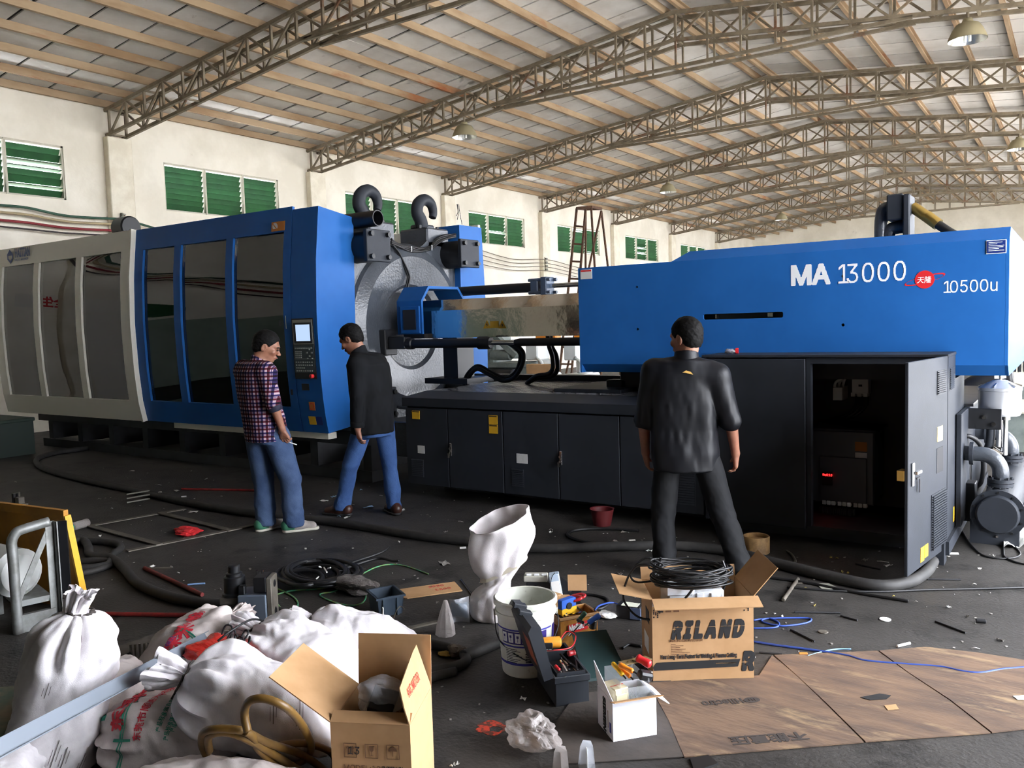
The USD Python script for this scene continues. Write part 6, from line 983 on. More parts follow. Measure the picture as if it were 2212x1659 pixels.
P('diagonal', bar(dz(c0, .16), dz(c1, hh - .03), .012, .03), m_gal); P('bottom_rail', bar(dz(c0, .05), dz(c1, .05), .03, .10), m_gal); P('mid_rail', bar(dz(c0, .17), dz(c1, .17), .01, .02), m_gal)
bk_ = np.array([-.45, .1, 0]); P('deck', hull([dz(c0, .16), dz(c1, .16), dz(c1 + bk_, .16), dz(c0 + bk_, .16), dz(c0, .145), dz(c1, .145), dz(c1 + bk_, .145), dz(c0 + bk_, .145)]), m_gal); P('tube_leg', bar(c0 + bk_, dz(c0 + bk_, .5), .04, .04), m_gal)
q = at(10, 1245, .32) if False else c0 + np.array([-.26, .06, .30]); P('white_tank', cyl(q + [-.35, 0, 0], q + [.14, .03, 0], .14, 24, .03), M('white_tank_paint', (206, 208, 204), rough=.5), smooth=40)
ye = T('yellow_plate', 'tilted yellow steel plate with a dirty edge behind the trolley', 'steel plate', at(150, 1330)); P = lambda n, mesh, m, **k: put(ye, n, mesh, m, w=True, **k)
b0, up_ = at(186, 1322), np.array([-4.9, 2.5, .60]); u2 = at(-60, 1089, .60); b1 = np.array([u2[0], u2[1] + .08, 0])
n_ = unit(np.cross(b1 - b0, up_ - b0)) * .012; P('plate', hull([b0, b1, up_, u2, b0 + n_, b1 + n_, up_ + n_, u2 + n_]), m_yplate); P('edge_bar', bar(b0 + .004, up_ + .004, .022, .035), M('bright_yellow_edge', (232, 176, 22), (206, 150, 20), sc=6, rough=.5, spk=((70, 56, 30), 12, .62, .06))); P('top_bar', bar(up_ + [0, 0, .01], u2 + [0, 0, .01], .03, .05), m_yplate)
solo('vise_body', cat([bx(0, .06, -.03, .03, 0, .12), bx(-.02, .10, -.04, .04, .0, .02), cyl((.03, 0, .12), (.03, 0, .17), .015, 8)]), m_drk) if False else None
o = at(40, 1092); kk = T('small_clamp', 'small pale clamp standing behind the yellow plate', 'clamp', o); put(kk, 'base', bx(-.09, .09, -.05, .05, 0, .02), m_bar); put(kk, 'post', bx(-.06, -.02, -.03, .03, .02, .12), m_drk); put(kk, 'jaw', bx(.0, .07, -.03, .03, .02, .09, .005), m_bar); put(kk, 'screw', cyl((.03, 0, .09), (.03, 0, .14), .01, 8), m_bar)
o = at(158, 1148); bt = T('bottle', 'clear plastic bottle with a green cap lying by the yellow plate', 'bottle', o); put(bt, 'bottle_body', cyl(o + [.0, .0, .04], o + [-.05, .16, .04], .035, 16, .01), m_filmg, True, w=True); put(bt, 'cap', cyl(o + [.006, -.02, .04], o + [0, 0, .04], .02, 14), M('green_cap', (50, 140, 110), rough=.4), w=True)
# floor frame of flat bars, cloth, rods
fr_ = T('steel_rack', 'open rectangle of welded steel flat bars lying on the floor', 'steel frame', at(350, 1140)); 
for k, (a, b) in enumerate((((158, 1142), (400, 1099)), ((275, 1190), (556, 1133)), ((195, 1136), (345, 1176)), ((345, 1107), (500, 1146)))): put(fr_, 'bar', bar(at(*a, .008 + .006 * (k > 1)), at(*b, .008 + .006 * (k > 1)), .055, .008), m_bar, w=True)
crumple(at(402, 1147, .03), (.24, .17, .07), 44, M('red_cloth', (200, 34, 40), rough=.8), 'red_glove', 'crumpled red work glove on the flat-bar frame', 'glove', .55, 3)
rod('steel_rod', 'short rusty red rod lying beside the floor frame', 'rod', (312, 1227), (437, 1285), .014, m_redp); rod('steel_rod', 'long red rod with a dark tip lying behind the sacks', 'rod', (222, 1326), (430, 1329), .013, m_redp); rod('steel_rod', 'far red rod on the floor behind the man in the checked shirt', 'rod', (392, 1056), (590, 1060), .012, m_redp)
rod('rod_stub', 'scrap of flat strip beside the rusty rod end', 'strip', (318, 1227), (372, 1226), .003, m_bar, sq=(.02, .006))
# heavy hoses
line('power_hose', 'long thick black hose running across the whole floor under the machine', 'hose', [(190, 968), (120, 978), (80, 992), (95, 1012), (180, 1036), (300, 1062), (420, 1088), (540, 1108), (680, 1122), (780, 1136), (900, 1156), (1020, 1170), (1160, 1184), (1320, 1180), (1450, 1178), (1560, 1188), (1660, 1212), (1780, 1242), (1890, 1264), (1960, 1258), (2000, 1236), (2016, 1212)], .035, m_cable, 12)
line('power_hose', 'black hose curving from the yellow plate to the valve block', 'hose', [(120, 1185), (175, 1168), (190, 1180), (196, 1200), (240, 1206), (270, 1230), (300, 1262), (370, 1290), (440, 1302), (500, 1308), (600, 1322), (700, 1352), (760, 1362)], .032, m_cable, 12)
line('power_hose', 'short loop of black hose behind the yellow plate', 'hose', [(150, 1166), (188, 1168), (240, 1172), (262, 1182), (240, 1200), (236, 1218), (200, 1226), (150, 1230)], .026, m_cable, 10); line('power_hose', 'second hose loop lying on the floor by the yellow plate', 'hose', [(120, 1222), (170, 1212), (236, 1212), (240, 1220), (190, 1236), (140, 1240)], .022, m_cable, 10)
for i, (lab, p, r) in enumerate((('thick dark cable with a frayed taped joint below the flat bar', [(860, 1378), (930, 1390), (980, 1402), (1000, 1412), (1006, 1428), (985, 1440), (940, 1450), (880, 1462)], .026), ('grey taped hose running from the cable joint to the bucket', [(1000, 1418), (1040, 1402), (1075, 1388), (1100, 1376)], .03), ('dark cable lowest in the bundle right of the open carton', [(880, 1480), (935, 1462), (985, 1450)], .022), ('second dark cable beside the taped joint', [(850, 1372), (920, 1382), (965, 1398), (985, 1408)], .018))): line('taped_cable', lab, 'cable', p, r, m_cable, 10)
crumple(at(992, 1408, .03), (.12, .09, .07), 61, M('dirty_tape', (92, 80, 66), (60, 52, 46), sc=20, rough=.8), 'torn_tape', 'torn dirty tape at the cable joint', 'tape', .7, 2); crumple(at(962, 1412, .012), (.08, .05, .02), 62, m_yel if False else M('ochre_scrap', (190, 150, 70), rough=.8), 'yellow_scrap', 'ochre scrap lying between the dark cables', 'scrap', .6, 2)
# coil of cable with bare ends
ck_ = T('cable_coil', 'heap of black cable coiled on the floor with stripped white ends', 'cable', at(700, 1248)); rg = np.random.default_rng(12)
for k in range(9):
    c_, rx, ry = (690 + 22 * rg.standard_normal() * .6, 1240 + 5 * rg.standard_normal()), 62 + 14 * rg.random(), 20 + 5 * rg.random()
    if k in (2, 5): c_, rx, ry = (655, 1248), 42, 17
    th = np.arange(26) * 2 * PI / 26; P_ = [at(c_[0] + rx * math.cos(t), c_[1] + ry * math.sin(t), .014 + .009 * k + .012 * math.sin(2 * t + k)) for t in th]; put(ck_, 'turn', tube(np.array(P_), .0135, 8, closed=True), m_rub, True, w=True)
for p in ([(720, 1232), (770, 1212), (806, 1200), (830, 1190), (842, 1180)], [(726, 1236), (780, 1216), (820, 1206), (850, 1212), (862, 1211)]): put(ck_, 'tail', tube(spl([at(*q, .02 + .01 * i) for i, q in enumerate(p)], 6), np.linspace(.013, .007, 6 * (len(p) - 1) + 1), 7), m_rub, True, w=True)
for a, b, z in (((694, 1226), (690, 1210), .12), ((708, 1228), (714, 1212), .11), ((688, 1246), (684, 1236), .10), ((700, 1226), (706, 1222), .1)): put(ck_, 'bare_end', cyl(at(*a, .06), at(b[0], b[1] + 14, z + .03), .005, 6), m_paper, w=True)
m_gyw = M('green_yellow_wire', (64, 150, 116), (130, 150, 80), sc=30, rough=.5)
line('earth_wire', 'green earth wire looping beside the valve block', 'wire', [(585, 1276), (590, 1290), (605, 1312), (625, 1320), (641, 1312), (640, 1296), (618, 1280), (585, 1268), (560, 1272)], .006, m_gyw, zs=[.08, .05, .01, 0, 0, 0, 0, .02, .06]); line('earth_wire', 'thin green-yellow wire trailing past the cable coil', 'wire', [(592, 1286), (630, 1276), (690, 1272), (730, 1262), (770, 1246), (810, 1226), (845, 1219), (880, 1224), (925, 1240)], .005, m_gyw); line('earth_wire', 'thin green wire loop in front of the grey glove', 'wire', [(735, 1270), (720, 1278), (692, 1283), (700, 1292), (740, 1306), (775, 1306), (790, 1290), (778, 1272), (752, 1268)], .005, m_gyw)
crumple(at(758, 1262, .045), (.36, .2, .11), 71, M('grey_knit', (104, 98, 94), (80, 74, 72), sc=12, rough=.95, bump=.5, bsc=120), 'work_glove', 'dirty grey knitted glove beside the cable coil', 'glove', .6, 3); crumple(at(795, 1266, .03), (.09, .08, .06), 72, M('red_trim', (160, 60, 60), rough=.9), 'glove_cuff', 'red-trimmed glove cuff beside the cable coil', 'glove', .5, 2)
# valve block
vb_ = T('valve_block', 'steel hydraulic valve block with a black solenoid behind the sacks', 'valve block', at(545, 1352), math.atan2(.56, .83)); m_vb = M('milled_steel', (112, 122, 136), rough=.4, metal=.5)
put(vb_, 'body', bx(-.06, .10, -.05, .12, 0, .19, .006), m_vb); put(vb_, 'riser_block', bx(.03, .10, -.04, .08, .20, .285, .004), m_drk); put(vb_, 'side_plate', bx(.10, .13, -.04, .08, .02, .28, .004), m_bar); put(vb_, 'base_plate', bx(-.17, .04, -.02, .11, .13, .17, .004), m_bar)
put(vb_, 'solenoid', lathe([(0, .17), (.07, .17), (.07, .185), (.06, .19), (.058, .275), (.045, .28), (.045, .295), (.033, .3), (.033, .335), (.028, .34), (0, .34)], 28, (-.10, .04, 0)), m_black, smooth=35)
for z in (.08, .235): put(vb_, 'socket_screw', lathe([(.0, .001), (.012, .001), (.012, .003), (.02, .003), (.02, 0)][::-1], 18, (.13, .02, z), (1, 0, 0)), m_drk)
put(vb_, 'connector', bx(-.055, -.02, -.04, .0, .19, .24, .004), m_black)
for dx in (-.01, .02): put(vb_, 'bolt', cyl((dx + .04, .04, .285), (dx + .04, .04, .305), .008, 8), m_chrome)
# crate, card strip, small bags and rags
cr, w = gb('plastic_crate', 'small dark grey plastic crate standing empty on the floor', 'crate', (817, 1336), (874, 1325)); d, h = .19, .115; m_crt = M('crate_plastic', (58, 72, 86), rough=.5)
put(cr, 'walls', cat([hull([(.01, .01, 0), (w - .01, .01, 0), (0, 0, h), (w, 0, h), (.01, .016, 0), (w - .01, .016, 0), (0, .006, h), (w, .006, h)]), hull([(.01, d - .016, 0), (w - .01, d - .016, 0), (0, d - .006, h), (w, d - .006, h), (.01, d - .01, 0), (w - .01, d - .01, 0), (0, d, h), (w, d, h)]), hull([(.01, .01, 0), (.016, .01, 0), (0, 0, h), (.006, 0, h), (.01, d - .01, 0), (.016, d - .01, 0), (0, d, h), (.006, d, h)]), hull([(w - .01, .01, 0), (w - .016, .01, 0), (w, 0, h), (w - .006, 0, h), (w - .01, d - .01, 0), (w - .016, d - .01, 0), (w, d, h), (w - .006, d, h)]), bx(.01, w - .01, .01, d - .01, 0, .006)]), m_crt)
put(cr, 'rim', cat([bx(-.008, w + .008, -.008, .004, h - .012, h), bx(-.008, w + .008, d - .004, d + .008, h - .012, h), bx(-.008, .004, 0, d, h - .012, h), bx(w - .004, w + .008, 0, d, h - .012, h)]), m_crt)
for x in (.03, w - .045): put(cr, 'rib', bx(x, x + .012, -.006, .004, .0, h - .01), m_crt)
def slab(name, label, cat_, px, m, th=.005, z=0.001): a = [at(*p, z) for p in px]; return solo(name, hull([*a, *[q + [0, 0, th] for q in a]]), m, label, cat_)
cs = T('card_strip', 'long strip of corrugated card with red pencil notes, behind the grey crate', 'cardboard', at(910, 1285)); a = [at(*p, .004) for p in ((822, 1280), (982, 1258), (999, 1277), (880, 1294), (826, 1286))]; put(cs, 'card', hull([*a, *[q + [0, 0, .006] for q in a]]), m_card, w=True)
u_ = unit(at(980, 1262) - at(880, 1276)); v_ = np.cross((0, 0, 1), u_); letter(cs, '1020', .03, m_prd, at(925, 1270, .012), u_, v_); letter(cs, '1200', .03, m_prd, at(940, 1276, .012), u_, v_)
bb2 = T('clear_bag', 'clear bag with a blue lining standing on the floor', 'plastic bag', at(993, 1347)); o = at(993, 1347); P_ = np.array([[o + r2 * (.11 * (u - .5)) + [0, 0, .14 * v] + d2 * (.03 * math.sin(3 * u + 4 * v) + .02 * v) for v in np.linspace(0, 1, 12)] for u in np.linspace(0, 1, 12)]); put(bb2, 'film', sheet(P_, .003), m_film, True, w=True); put(bb2, 'blue_lining', sheet(P_[1:11, 2:10] + d2 * .012, .003), M('blue_film', (88, 142, 178), rough=.3), True, w=True)
o = at(962, 1370); solo('dirty_bag', lathe([(.0, 0), (.055, .002), (.05, .05), (.032, .12), (.012, .185), (.0, .19)], 9, o, (.05, 0, 1)), m_filmg, 'dirty plastic bag standing like a cone left of the clear bag', 'plastic bag')
crumple(at(800, 1338, .03), (.12, .10, .06), 81, M('ochre_rag', (176, 140, 92), rough=.95), 'rag', 'ochre rag at the foot of the grey crate', 'rag', .6, 3)
sd = T('red_knob_driver', 'red cross-shaped knob with a thin shaft, below the grey crate', 'tool', at(829, 1356)); o = at(829, 1356, .012); put(sd, 'knob', cat([bar(o - r2 * .05, o + r2 * .05, .018, .014), bar(o - d2 * .03, o + d2 * .03, .018, .014)]), m_redh, w=True); put(sd, 'shaft', cyl(o, o + [-.03, .03, .10], .004, 8), m_chrome, w=True)
rod('flat_bar', 'pale flat bar lying between the sacks and the dirty bag', 'flat bar', (835, 1368), (948, 1342), .004, m_bar, sq=(.03, .008)); rod('steel_pin', 'thin steel rod lying right of the card strip', 'rod', (996, 1252), (1021, 1286), .005, m_chrome)
line('steel_wire', 'bent pale wire hooked over the front of the grey crate', 'wire', [(874, 1316), (866, 1310), (858, 1316), (852, 1330), (848, 1344)], .003, m_bar, zs=[.08, .09, .08, .04, 0])
# bottom edge: crumpled bag, paint, clear packaging
crumple(at(1146, 1585, .06), (.23, .17, .15), 91, m_filmg, 'plastic_bag', 'crumpled milky plastic bag beside the orange paint stain', 'plastic bag', .75, 4)
m_pst = M('orange_paint', (196, 60, 34), (96, 50, 38), sc=22, rough=.85, lo=.46, hi=.56); th = np.arange(40) * 2 * PI / 40; ring_ = lambda r0, s: [tuple((at(1062 + r0 * 34 * math.cos(t) * (1 + .12 * math.sin(5 * t + s) + .05 * math.sin(11 * t)), 1573 + r0 * 15 * math.sin(t) * (1 + .14 * math.sin(4 * t + 2 * s)), 0))[:2]) for t in th]
g = Polygon(ring_(1.0, 1)).buffer(0).difference(affinity.translate(Polygon(ring_(.42, 2)).buffer(0), .02, .0)); put('/World/floor', 'paint_stain', mv(prism(g, .001, (0, 0, .0005)), -np.array([(XW + XR) / 2, (YB + YF) / 2, -.2])), m_pst, label='orange spray paint stain')
for i, (px, py) in enumerate(((1268, 1650), (1212, 1662))): 
    o = at(px, py + 10); t = T('clear_packaging', ('clear folded plastic blister standing at the bottom edge, right of the grey one', 'grey plastic blister at the bottom edge, left of the clear one')[i], 'packaging', o); put(t, 'shell', hull([o + r2 * x + d2 * y + [0, 0, z] for x, y, z in ((-.03, -.02, 0), (.03, -.02, 0), (-.03, .03, 0), (.03, .03, 0), (-.024, -.0, .085), (.024, .0, .085), (-.01, .02, .10), (.02, .03, .09))]), m_film if i == 0 else m_filmg, w=True); put(t, 'fold', bar(o + [0, 0, .01] - d2 * .022, o + [0, 0, .08] + d2 * .0, .03, .002, r2), m_paper if i == 0 else m_filmg, w=True)
crumple(at(1125, 1446, .02), (.13, .10, .07), 95, m_film, 'clear_bag', 'small clear bag with a green sachet at the foot of the bucket', 'plastic bag', .5, 3); solo('green_sachet', mv(rot(bx(-.03, .03, -.02, .02, -.008, .008, .006), .3, .2, .6), at(1108, 1438, .025)), M('green_gel', (90, 170, 150), rough=.4), 'green sachet beside the foot of the bucket', 'sachet')
lathe_tape = lathe([(.03, 0), (.055, 0), (.055, .02), (.03, .02), (.03, 0)], 28, at(1522, 1652)); slab('black_card', 'black flat sheet at the bottom edge under the cardboard', 'sheet', ((1490, 1640), (1530, 1634), (1552, 1652), (1500, 1668)), m_black, .006)
# big cardboard on the floor in three panels, with faint print
m_flc = M('floor_cardboard', (116, 92, 72), (82, 66, 56), sc=2.2, rough=.85, spk=((146, 122, 92), 1.7, .54, .12), bump=.25, bsc=18, stretch=(1, 3.5, 1)); m_flp = M('faded_print', (56, 48, 44), rough=.9)
fc = T('floor_cardboard', 'dirty flattened cardboard sheets with faded printing covering the floor at the right', 'cardboard', at(1700, 1530)); 
pan = [((1180, 1592), (1242, 1505), (1446, 1466), (1474, 1534), (1496, 1636), (1226, 1652)), ((1400, 1478), (1640, 1462), (1668, 1418), (1720, 1462), (1780, 1520), (1866, 1606), (1478, 1638), (1445, 1560)), ((1672, 1417), (1895, 1408), (1960, 1455), (2050, 1515), (2140, 1586), (1870, 1605), (1784, 1520), (1722, 1462)), ((1899, 1408), (2000, 1400), (2110, 1412), (2260, 1436), (2260, 1572), (2143, 1585), (2052, 1514), (1962, 1455))]
for i, p in enumerate(pan):
    g = Polygon([tuple(at(*q, 0)[:2]) for q in p]).buffer(0); put(fc, 'card_panel', prism(g, .004 + .001 * (i % 2), (0, 0, .002)), m_flc if i else M('floor_cardboard_dark', (74, 66, 60), (58, 53, 50), sc=3, rough=.85, bump=.2, bsc=30), w=True)
def fprint(txt, a, b, h, font='l', bold=2): u_ = at(*b) - at(*a); g = glyphs(txt, h, font, bold); s_ = np.linalg.norm(u_) / g.bounds[2]; u_ = unit(u_); letter(fc, txt, h, m_flp, at(*a, .0075), u_, np.cross((0, 0, 1), u_), font, bold, sx=s_, th=.0008)
fprint('Hilectro', (1602, 1508), (1514, 1516), .045); o = at(1624, 1512, .0075); put(fc, 'logo_mark', prism(affinity.scale(Point(0, 0).buffer(.04, 12), .9, .6).difference(affinity.translate(glyphs('HT', .02, 'l', 1), -.016, -.01)), .0008, o, unit(at(1602, 1510) - at(1640, 1506)), np.cross((0, 0, 1), unit(at(1602, 1510) - at(1640, 1506)))), m_flp, w=True)
fprint('不能重压', (1740, 1582), (1574, 1594), .06, 'c', 2)
put(fc, 'torn_patch', prism(Polygon([tuple(at(*q)[:2]) for q in ((1858, 1510), (1900, 1502), (1925, 1506), (1915, 1514), (1880, 1516))]), .001, (0, 0, .0075)), m_dark, w=True); put(fc, 'tape_patch', prism(Polygon([tuple(at(*q)[:2]) for q in ((1910, 1528), (1935, 1525), (1942, 1536), (1918, 1538))]), .001, (0, 0, .0075)), m_card, w=True)
slab('floor_card', 'flat brown board on the floor between the sacks and the red rod', 'board', ((250, 1400), (390, 1350), (430, 1372), (330, 1420), (240, 1440)), M('floor_board', (78, 72, 64), (66, 60, 54), sc=4, rough=.9), .004); slab('floor_card', 'grey-brown board under the upright sack at the left edge', 'board', ((-40, 1490), (60, 1480), (60, 1600), (-40, 1640)), M('floor_board_brown', (112, 98, 78), (70, 84, 70), sc=6, rough=.9), .004)
# channel bar over the sacks, grille, pipe, red bag, hose
a, b = at(-60, 1648, .46), at(508, 1346, .19); dch = unit(b - a); sd_ = unit(np.cross(dch, (0, 0, 1))); nu = np.cross(sd_, dch); chn = T('aluminium_channel', 'long pale aluminium channel lying diagonally across the sacks', 'channel', a); prof = [(-.028, -.008), (.028, -.008), (.028, .010), (.024, .010), (.024, -.004), (-.024, -.004), (-.024, .010), (-.028, .010)]
nn_ = unit(np.cross(dch, np.cross(EYE - (a + b) / 2, dch))); ss_ = np.cross(nn_, dch) if np.dot(np.cross(np.cross(nn_, dch), nn_), dch) > 0 else -np.cross(nn_, dch); put(chn, 'profile', prism(prof, np.linalg.norm(b - a), a, ss_, nn_), M('anodised_aluminium', (128, 136, 146), rough=.5, metal=.2), w=True)
gr = T('plastic_grille', 'pale grey plastic vent grille behind the upright sack', 'grille', at(310, 1440)); o = at(285, 1442); gv = [o + r2 * (.10 * i / 9) + [0, 0, 0] for i in range(10)]
put(gr, 'frame', cat([bar(o + [0, 0, z], o + r2 * .2 + d2 * .06 + [0, 0, z + .02], .012, .012) for z in (.01, .05, .09)]), m_bez)
for k in range(11): put(gr, 'slat', bar(o + (r2 * .2 + d2 * .06) * k / 10 + [0, 0, .005], o + (r2 * .2 + d2 * .06) * k / 10 + [0, 0, .115], .006, .01, r2), m_bez, w=True)
line('black_pipe', 'black corrugated pipe end behind the upright sack', 'pipe', [(215, 1452), (245, 1440), (285, 1420)], .032, m_rub, zs=[0, 0, .02])
crumple(at(472, 1410, .26), (.30, .2, .12), 101, M('red_film', (206, 52, 44), rough=.25), 'red_plastic_bag', 'crumpled red plastic bag between the sacks under the channel', 'plastic bag', .6, 4); m_bk = m_ink
for k in range(9): p = at(478 + 9 * (k % 5) + 3 * k, 1372 + 7 * (k % 4) + 3 * k, .30); solo('cable_clip', tube(spl([p, p + [.01, .02, .04 - .01 * (k % 3)], p + [.04 * math.cos(k), .03, .03], p + [.05 * math.cos(k), .02 * math.sin(k), -.03]], 4), .004, 6), m_bk, f'thin dark brown cable clip on the red bag, {["first", "second", "third", "fourth", "fifth", "sixth", "seventh", "eighth", "ninth"][k]} from the left', 'cable clip', True, 'cable clips on the red bag')
line('cable', 'thin black cable arching over the knots of the sacks', 'cable', [(470, 1385), (500, 1362), (545, 1338), (580, 1346)], .005, m_rub, zs=[.33, .36, .36, .28])
m_yh = M('yellow_brown_hose', (124, 92, 40), (98, 72, 32), sc=7, rough=.45); yh = T('yellow_hose', 'coil of yellow-brown rubber hose beside the open carton', 'hose', at(620, 1640)); 
hp = [[(450, 1640, .16), (436, 1606, .24), (448, 1578, .33), (520, 1578, .33), (580, 1605, .24), (640, 1625, .14), (680, 1648, .06), (720, 1680, .02)], [(535, 1580, .34), (528, 1540, .40), (540, 1514, .45), (575, 1510, .46), (620, 1530, .42), (655, 1570, .30), (672, 1610, .16), (660, 1640, .05), (610, 1660, .03)], [(452, 1622, .20), (452, 1590, .30), (490, 1582, .32), (540, 1600, .28), (600, 1635, .16), (650, 1665, .08), (690, 1668, .03)], [(530, 1580, .33), (545, 1590, .30), (560, 1620, .22), (600, 1650, .12), (660, 1672, .05)], [(600, 1610, .18), (660, 1606, .15), (715, 1625, .08), (722, 1660, .03), (690, 1690, .02)]]
for p in hp: put(yh, 'turn', tube(spl([at(x, y, z) for x, y, z in p], 7), .0135, 12), m_yh, True, w=True)
# right-hand floor: wires, discs, chips
line('blue_cable', 'long dark blue cable running across the cardboard to the right edge', 'cable', [(1628, 1386), (1680, 1394), (1770, 1406), (1830, 1416), (1870, 1427), (1950, 1434), (2030, 1440), (2080, 1450), (2120, 1453), (2170, 1445), (2240, 1440)], .006, m_bwire); line('blue_cable', 'bright blue cable folded in a long loop right of the RILAND carton', 'cable', [(1628, 1340), (1660, 1336), (1740, 1335), (1752, 1340), (1735, 1347), (1690, 1352), (1655, 1346), (1645, 1340), (1660, 1336), (1678, 1342), (1683, 1350), (1670, 1356), (1628, 1357)], .005, m_bwire); line('blue_cable', 'blue cable curling from the tool tub past the power supply', 'cable', [(1285, 1318), (1295, 1308), (1320, 1302), (1345, 1308), (1380, 1318)], .005, m_bwire, zs=[.16, .08, .0, 0, 0]); line('blue_cable', 'pale blue twin wire with bare ends on the edge of the cardboard', 'cable', [(1745, 1417), (1775, 1408), (1810, 1402), (1838, 1402)], .004, M('pale_blue_wire', (120, 160, 190), rough=.5))
for lab, p, r in (('long thin black wire running to the right edge beyond the door', [(1700, 1268), (1800, 1276), (1900, 1278), (2000, 1274), (2100, 1272), (2240, 1268)], .007), ('black wire crossing the floor below the thick hose', [(1640, 1245), (1740, 1258), (1850, 1280), (1962, 1298)], .009), ('black cord looping between the tool tub and the RILAND carton', [(1238, 1287), (1270, 1284), (1308, 1292), (1312, 1306), (1290, 1316), (1255, 1312), (1238, 1306)], .008), ('thin black cord behind the tool tub', [(1245, 1298), (1275, 1312), (1282, 1322)], .004), ('black wire by the small white carton\'s left side', [(1385, 1396), (1360, 1392), (1345, 1400)], .007), ('loop of black cable on the floor under the machine', [(1330, 1178), (1270, 1172), (1228, 1158), (1240, 1146), (1300, 1142), (1380, 1146)], .012), ('thin loop of black wire by the oil cooler', [(2078, 1146), (2100, 1180), (2130, 1202), (2180, 1206), (2204, 1196), (2180, 1170), (2168, 1160), (2168, 1190), (2172, 1204), (2200, 1216), (2240, 1222)], .006), ('black wire lying left of the hose under the machine', [(1020, 1292), (1060, 1300), (1110, 1296)], .006)): line('black_wire', lab, 'wire', p, r, m_rub)
for lab, a, b in (('long dark wire offcut above the blue loop', (1716, 1322), (1815, 1324)), ('short dark wire offcut right of the blue loop', (1816, 1330), (1852, 1340)), ('dark splinter of wire pointing at the cardboard corner', (1708, 1360), (1760, 1386)), ('lone dark wire offcut slanting near the right edge', (2020, 1342), (2086, 1367)), ('short black wire stub beside the RILAND carton foot', (1640, 1409), (1690, 1413)), ('thin dark wire lying right of the open door foot', (2003, 1251), (2075, 1252)), ('dark wire lying under the open cabinet', (1848, 1218), (1902, 1230))): rod('wire_offcut', lab, 'wire', a, b, .005, m_ink)
for lab, p, r, m in (('flat white oval cap on the floor right of the blue loop', (1912, 1339), .03, m_paper), ('round grey disc on the floor below the blue loop', (1778, 1366), .026, m_bar)): solo('disc', cyl(at(*p), at(*p) + [0, 0, .006], r, 24, .002), m, lab, 'disc', 40)
rod('pen', 'white pen lying on the floor above the cardboard', 'pen', (1938, 1396), (1966, 1389), .007, m_wht); rod('pen', 'pale blue pen on the dark floor left of the valve block', 'pen', (405, 1263), (443, 1260), .006, M('pale_blue_pen', (120, 150, 190), rough=.4)); rod('plastic_tube', 'short black tube on the floor near the right edge', 'tube', (2108, 1340), (2130, 1342), .011, m_ink); rod('fuse', 'short brown fuse by the corner of the cardboard', 'fuse', (1726, 1412), (1744, 1412), .007, m_org)
rod('wooden_stick', 'round wooden stick lying in front of the thick hose', 'stick', (1692, 1296), (1724, 1250), .011, m_bar); slab('mesh_pad', 'grey woven pad lying on the floor beside the thick hose', 'pad', ((1762, 1262), (1790, 1261), (1812, 1272), (1778, 1275)), m_bez, .004); line('grey_wire', 'thin pale wire beside the woven pad', 'wire', [(1716, 1260), (1745, 1260), (1770, 1266)], .003, m_bar); slab('white_card', 'white paper slip at the right edge on the cardboard', 'paper', ((2188, 1504), (2216, 1502), (2216, 1512), (2198, 1512)), m_paper, .002, .008)
line('bent_tube', 'bent pale tube with a brass end by the pale tin', 'tube', [(1688, 1219), (1705, 1220), (1718, 1214), (1712, 1200), (1700, 1190)], .009, m_bar)
o = at(1634, 1193); tn_ = T('pale_tin', 'round tan tin standing on the floor beside the cabinet', 'tin', o); put(tn_, 'tin', lathe([(0, 0), (.085, 0), (.09, .004), (.09, .115), (.087, .12), (.08, .118), (.08, .09), (0, .09)], 30), M('tan_tin', (168, 132, 84), (120, 92, 60), sc=9, rough=.6), 35)
o = at(1301, 1134); rb_ = T('red_pail', 'dark red pail hidden in the shadow under the machine', 'pail', o); put(rb_, 'pail', lathe([(0, 0), (.07, 0), (.095, .13), (.1, .135), (.09, .13), (.068, .01), (0, .01)], 28), M('red_pail_plastic', (92, 22, 26), rough=.6), 35)
o = np.array([-2.20, 6.2, 1.365]); cp_ = T('crumpled_can', 'crumpled silver wrapper on top of the electrical cabinet', 'wrapper', o); put(cp_, 'wrapper', crumple(o + [.0, 0, .02], (.09, .06, .045), 55, m_wht, None, None, None, .6, 2), M('foil', (200, 200, 206), rough=.3, metal=.6), w=True); put(cp_, 'red_ring', lathe([(.016, 0), (.022, 0), (.022, .02), (.016, .02)], 16, o + [.04, 0, .024], (1, .2, 0)), m_red, w=True)
dr_ = T('green_skip', 'dark green metal bin on the floor at the far left behind the guard', 'bin', (-12.9, 5.6, 0)); put(dr_, 'bin', hull([(x, y, z) for x, y in ((-.9, -.35), (.62, -.35), (.62, .3), (-.9, .3)) for z in (.0, .5)]), M('dark_green_paint', (28, 44, 36), rough=.6)); put(dr_, 'rim', bx(-.92, .64, -.37, .32, .47, .52, .01), M('dark_green_rim', (34, 52, 42), rough=.6))
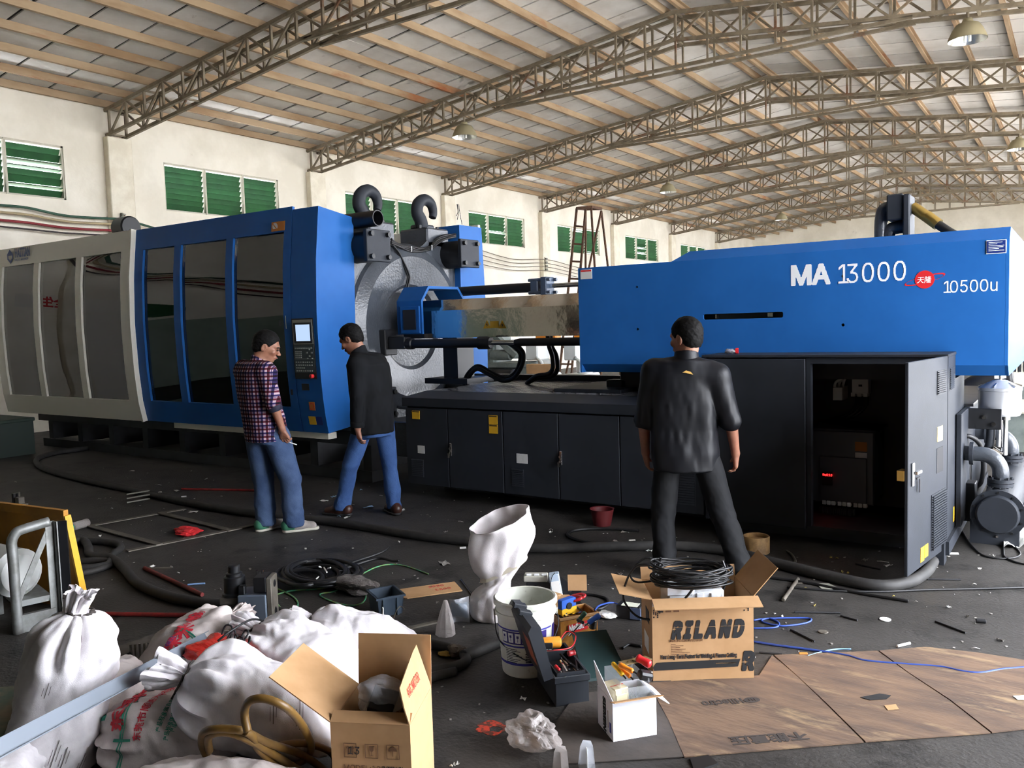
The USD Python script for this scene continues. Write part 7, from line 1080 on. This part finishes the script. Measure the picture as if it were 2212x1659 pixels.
# scraps of paper, wire ends and chips
rg = np.random.default_rng(21); m_scr = [M('scrap_white', (196, 194, 190), rough=.8), M('scrap_grey', (140, 136, 130), rough=.8), M('scrap_blue', (130, 160, 190), rough=.6), M('scrap_yellow', (200, 176, 90), rough=.8)]
known = [(335, 1047, 28), (345, 1064, 12), (300, 1061, 8), (352, 1065, 16), (445, 1035, 10), (215, 1078, 9), (240, 1098, 9), (382, 1060, 20), (397, 1074, 14), (476, 1072, 8), (418, 1106, 24), (452, 1092, 22), (32, 1041, 10), (285, 1018, 14), (216, 1158, 12), (440, 1161, 9), (330, 1224, 16), (370, 1225, 10), (383, 1237, 12), (540, 1230, 9), (508, 1232, 5), (470, 1273, 18), (700, 1082, 22), (720, 1073, 16), (760, 1090, 14), (795, 1096, 30), (870, 1102, 22), (728, 1115, 16), (750, 1118, 20), (780, 1058, 8), (820, 1070, 16), (960, 1217, 40), (1000, 1184, 18), (1010, 1186, 22), (958, 1160, 12), (963, 1149, 12), (990, 1126, 22), (660, 1186, 6), (862, 1171, 10), (1186, 1144, 14), (1190, 1150, 12), (1350, 1150, 22), (1262, 1171, 14), (1330, 1170, 20), (1365, 1168, 18), (1390, 1182, 22), (1402, 1190, 16), (1868, 1210, 22), (1895, 1212, 34), (1918, 1222, 22), (1748, 1232, 12), (1782, 1234, 10), (1820, 1236, 8), (1832, 1238, 6), (1950, 1248, 10), (1795, 1205, 8), (1740, 1272, 6), (1805, 1206, 8), (2050, 1312, 12), (2090, 1332, 12), (2100, 1262, 12), (2116, 1229, 10), (2147, 1202, 7), (1975, 1300, 10), (1760, 1308, 8), (2160, 1383, 18), (2098, 1400, 24), (2040, 1200, 30), (2060, 1196, 24), (1928, 1288, 6), (1130, 1510, 18), (985, 1652, 18), (972, 1655, 10), (945, 1302, 8), (1178, 1478, 8), (1295, 1508, 6), (1690, 1332, 8), (1340, 1240, 14)]
for k, (px, py, s) in enumerate(known):
    o = at(px, py, .003); L_ = s / FPX * (o - EYE).dot(FWD) / 1.3; kind = k % 3; mm = m_scr[3 if (1735 < px < 1960 and s < 12) else (2 if (680 < px < 880 and k % 2) else k % 2)]
    if kind == 0: me = tube(spl([o, o + [L_ * .4, L_ * .2 * math.sin(k), .006], o + [L_ * .9, L_ * .1 * math.cos(k * 2), .002]], 4), .003, 5)
    else: g_ = 4; me = sheet(np.array([[o + rot((np.array([[(u - .5) * L_, (v - .5) * L_ * .55, .004 + .006 * math.sin(3 * u * (k % 4) + 5 * v + k)]]), None), rz=k * 1.3)[0][0] for v in np.linspace(0, 1, g_)] for u in np.linspace(0, 1, g_)]), .0015)
    reg = ('near the flat-bar frame' if px < 560 else 'around the men at the blue guard' if px < 900 else 'in front of the machine base' if px < 1420 else 'in front of the electrical cabinet') if py < 1250 else ('at the lower left' if px < 900 else 'in the middle foreground' if px < 1400 else 'on the open floor at the right')
    solo('paper_scrap' if kind else 'wire_end', me, mm, ('small torn scrap of paper ' if kind else 'short pale wire end ') + 'littering the floor ' + reg, 'scrap' if kind else 'wire', False, ('scraps ' if kind else 'wire ends ') + reg)
sp = []
for k in range(420): px, py = 200 + 1990 * rg.random(), 1010 + 560 * rg.random() ** 1.3; o = at(px, py, .002); s = .003 + .006 * rg.random(); sp.append(rot(bx(-s, s, -s * .6, s * .6, -.001, .002), rz=rg.random() * 3, o=o))
solo('floor_grit', cat(sp), m_scr[1], 'pale grit and metal chips scattered over the dark floor', 'grit', kind='stuff')
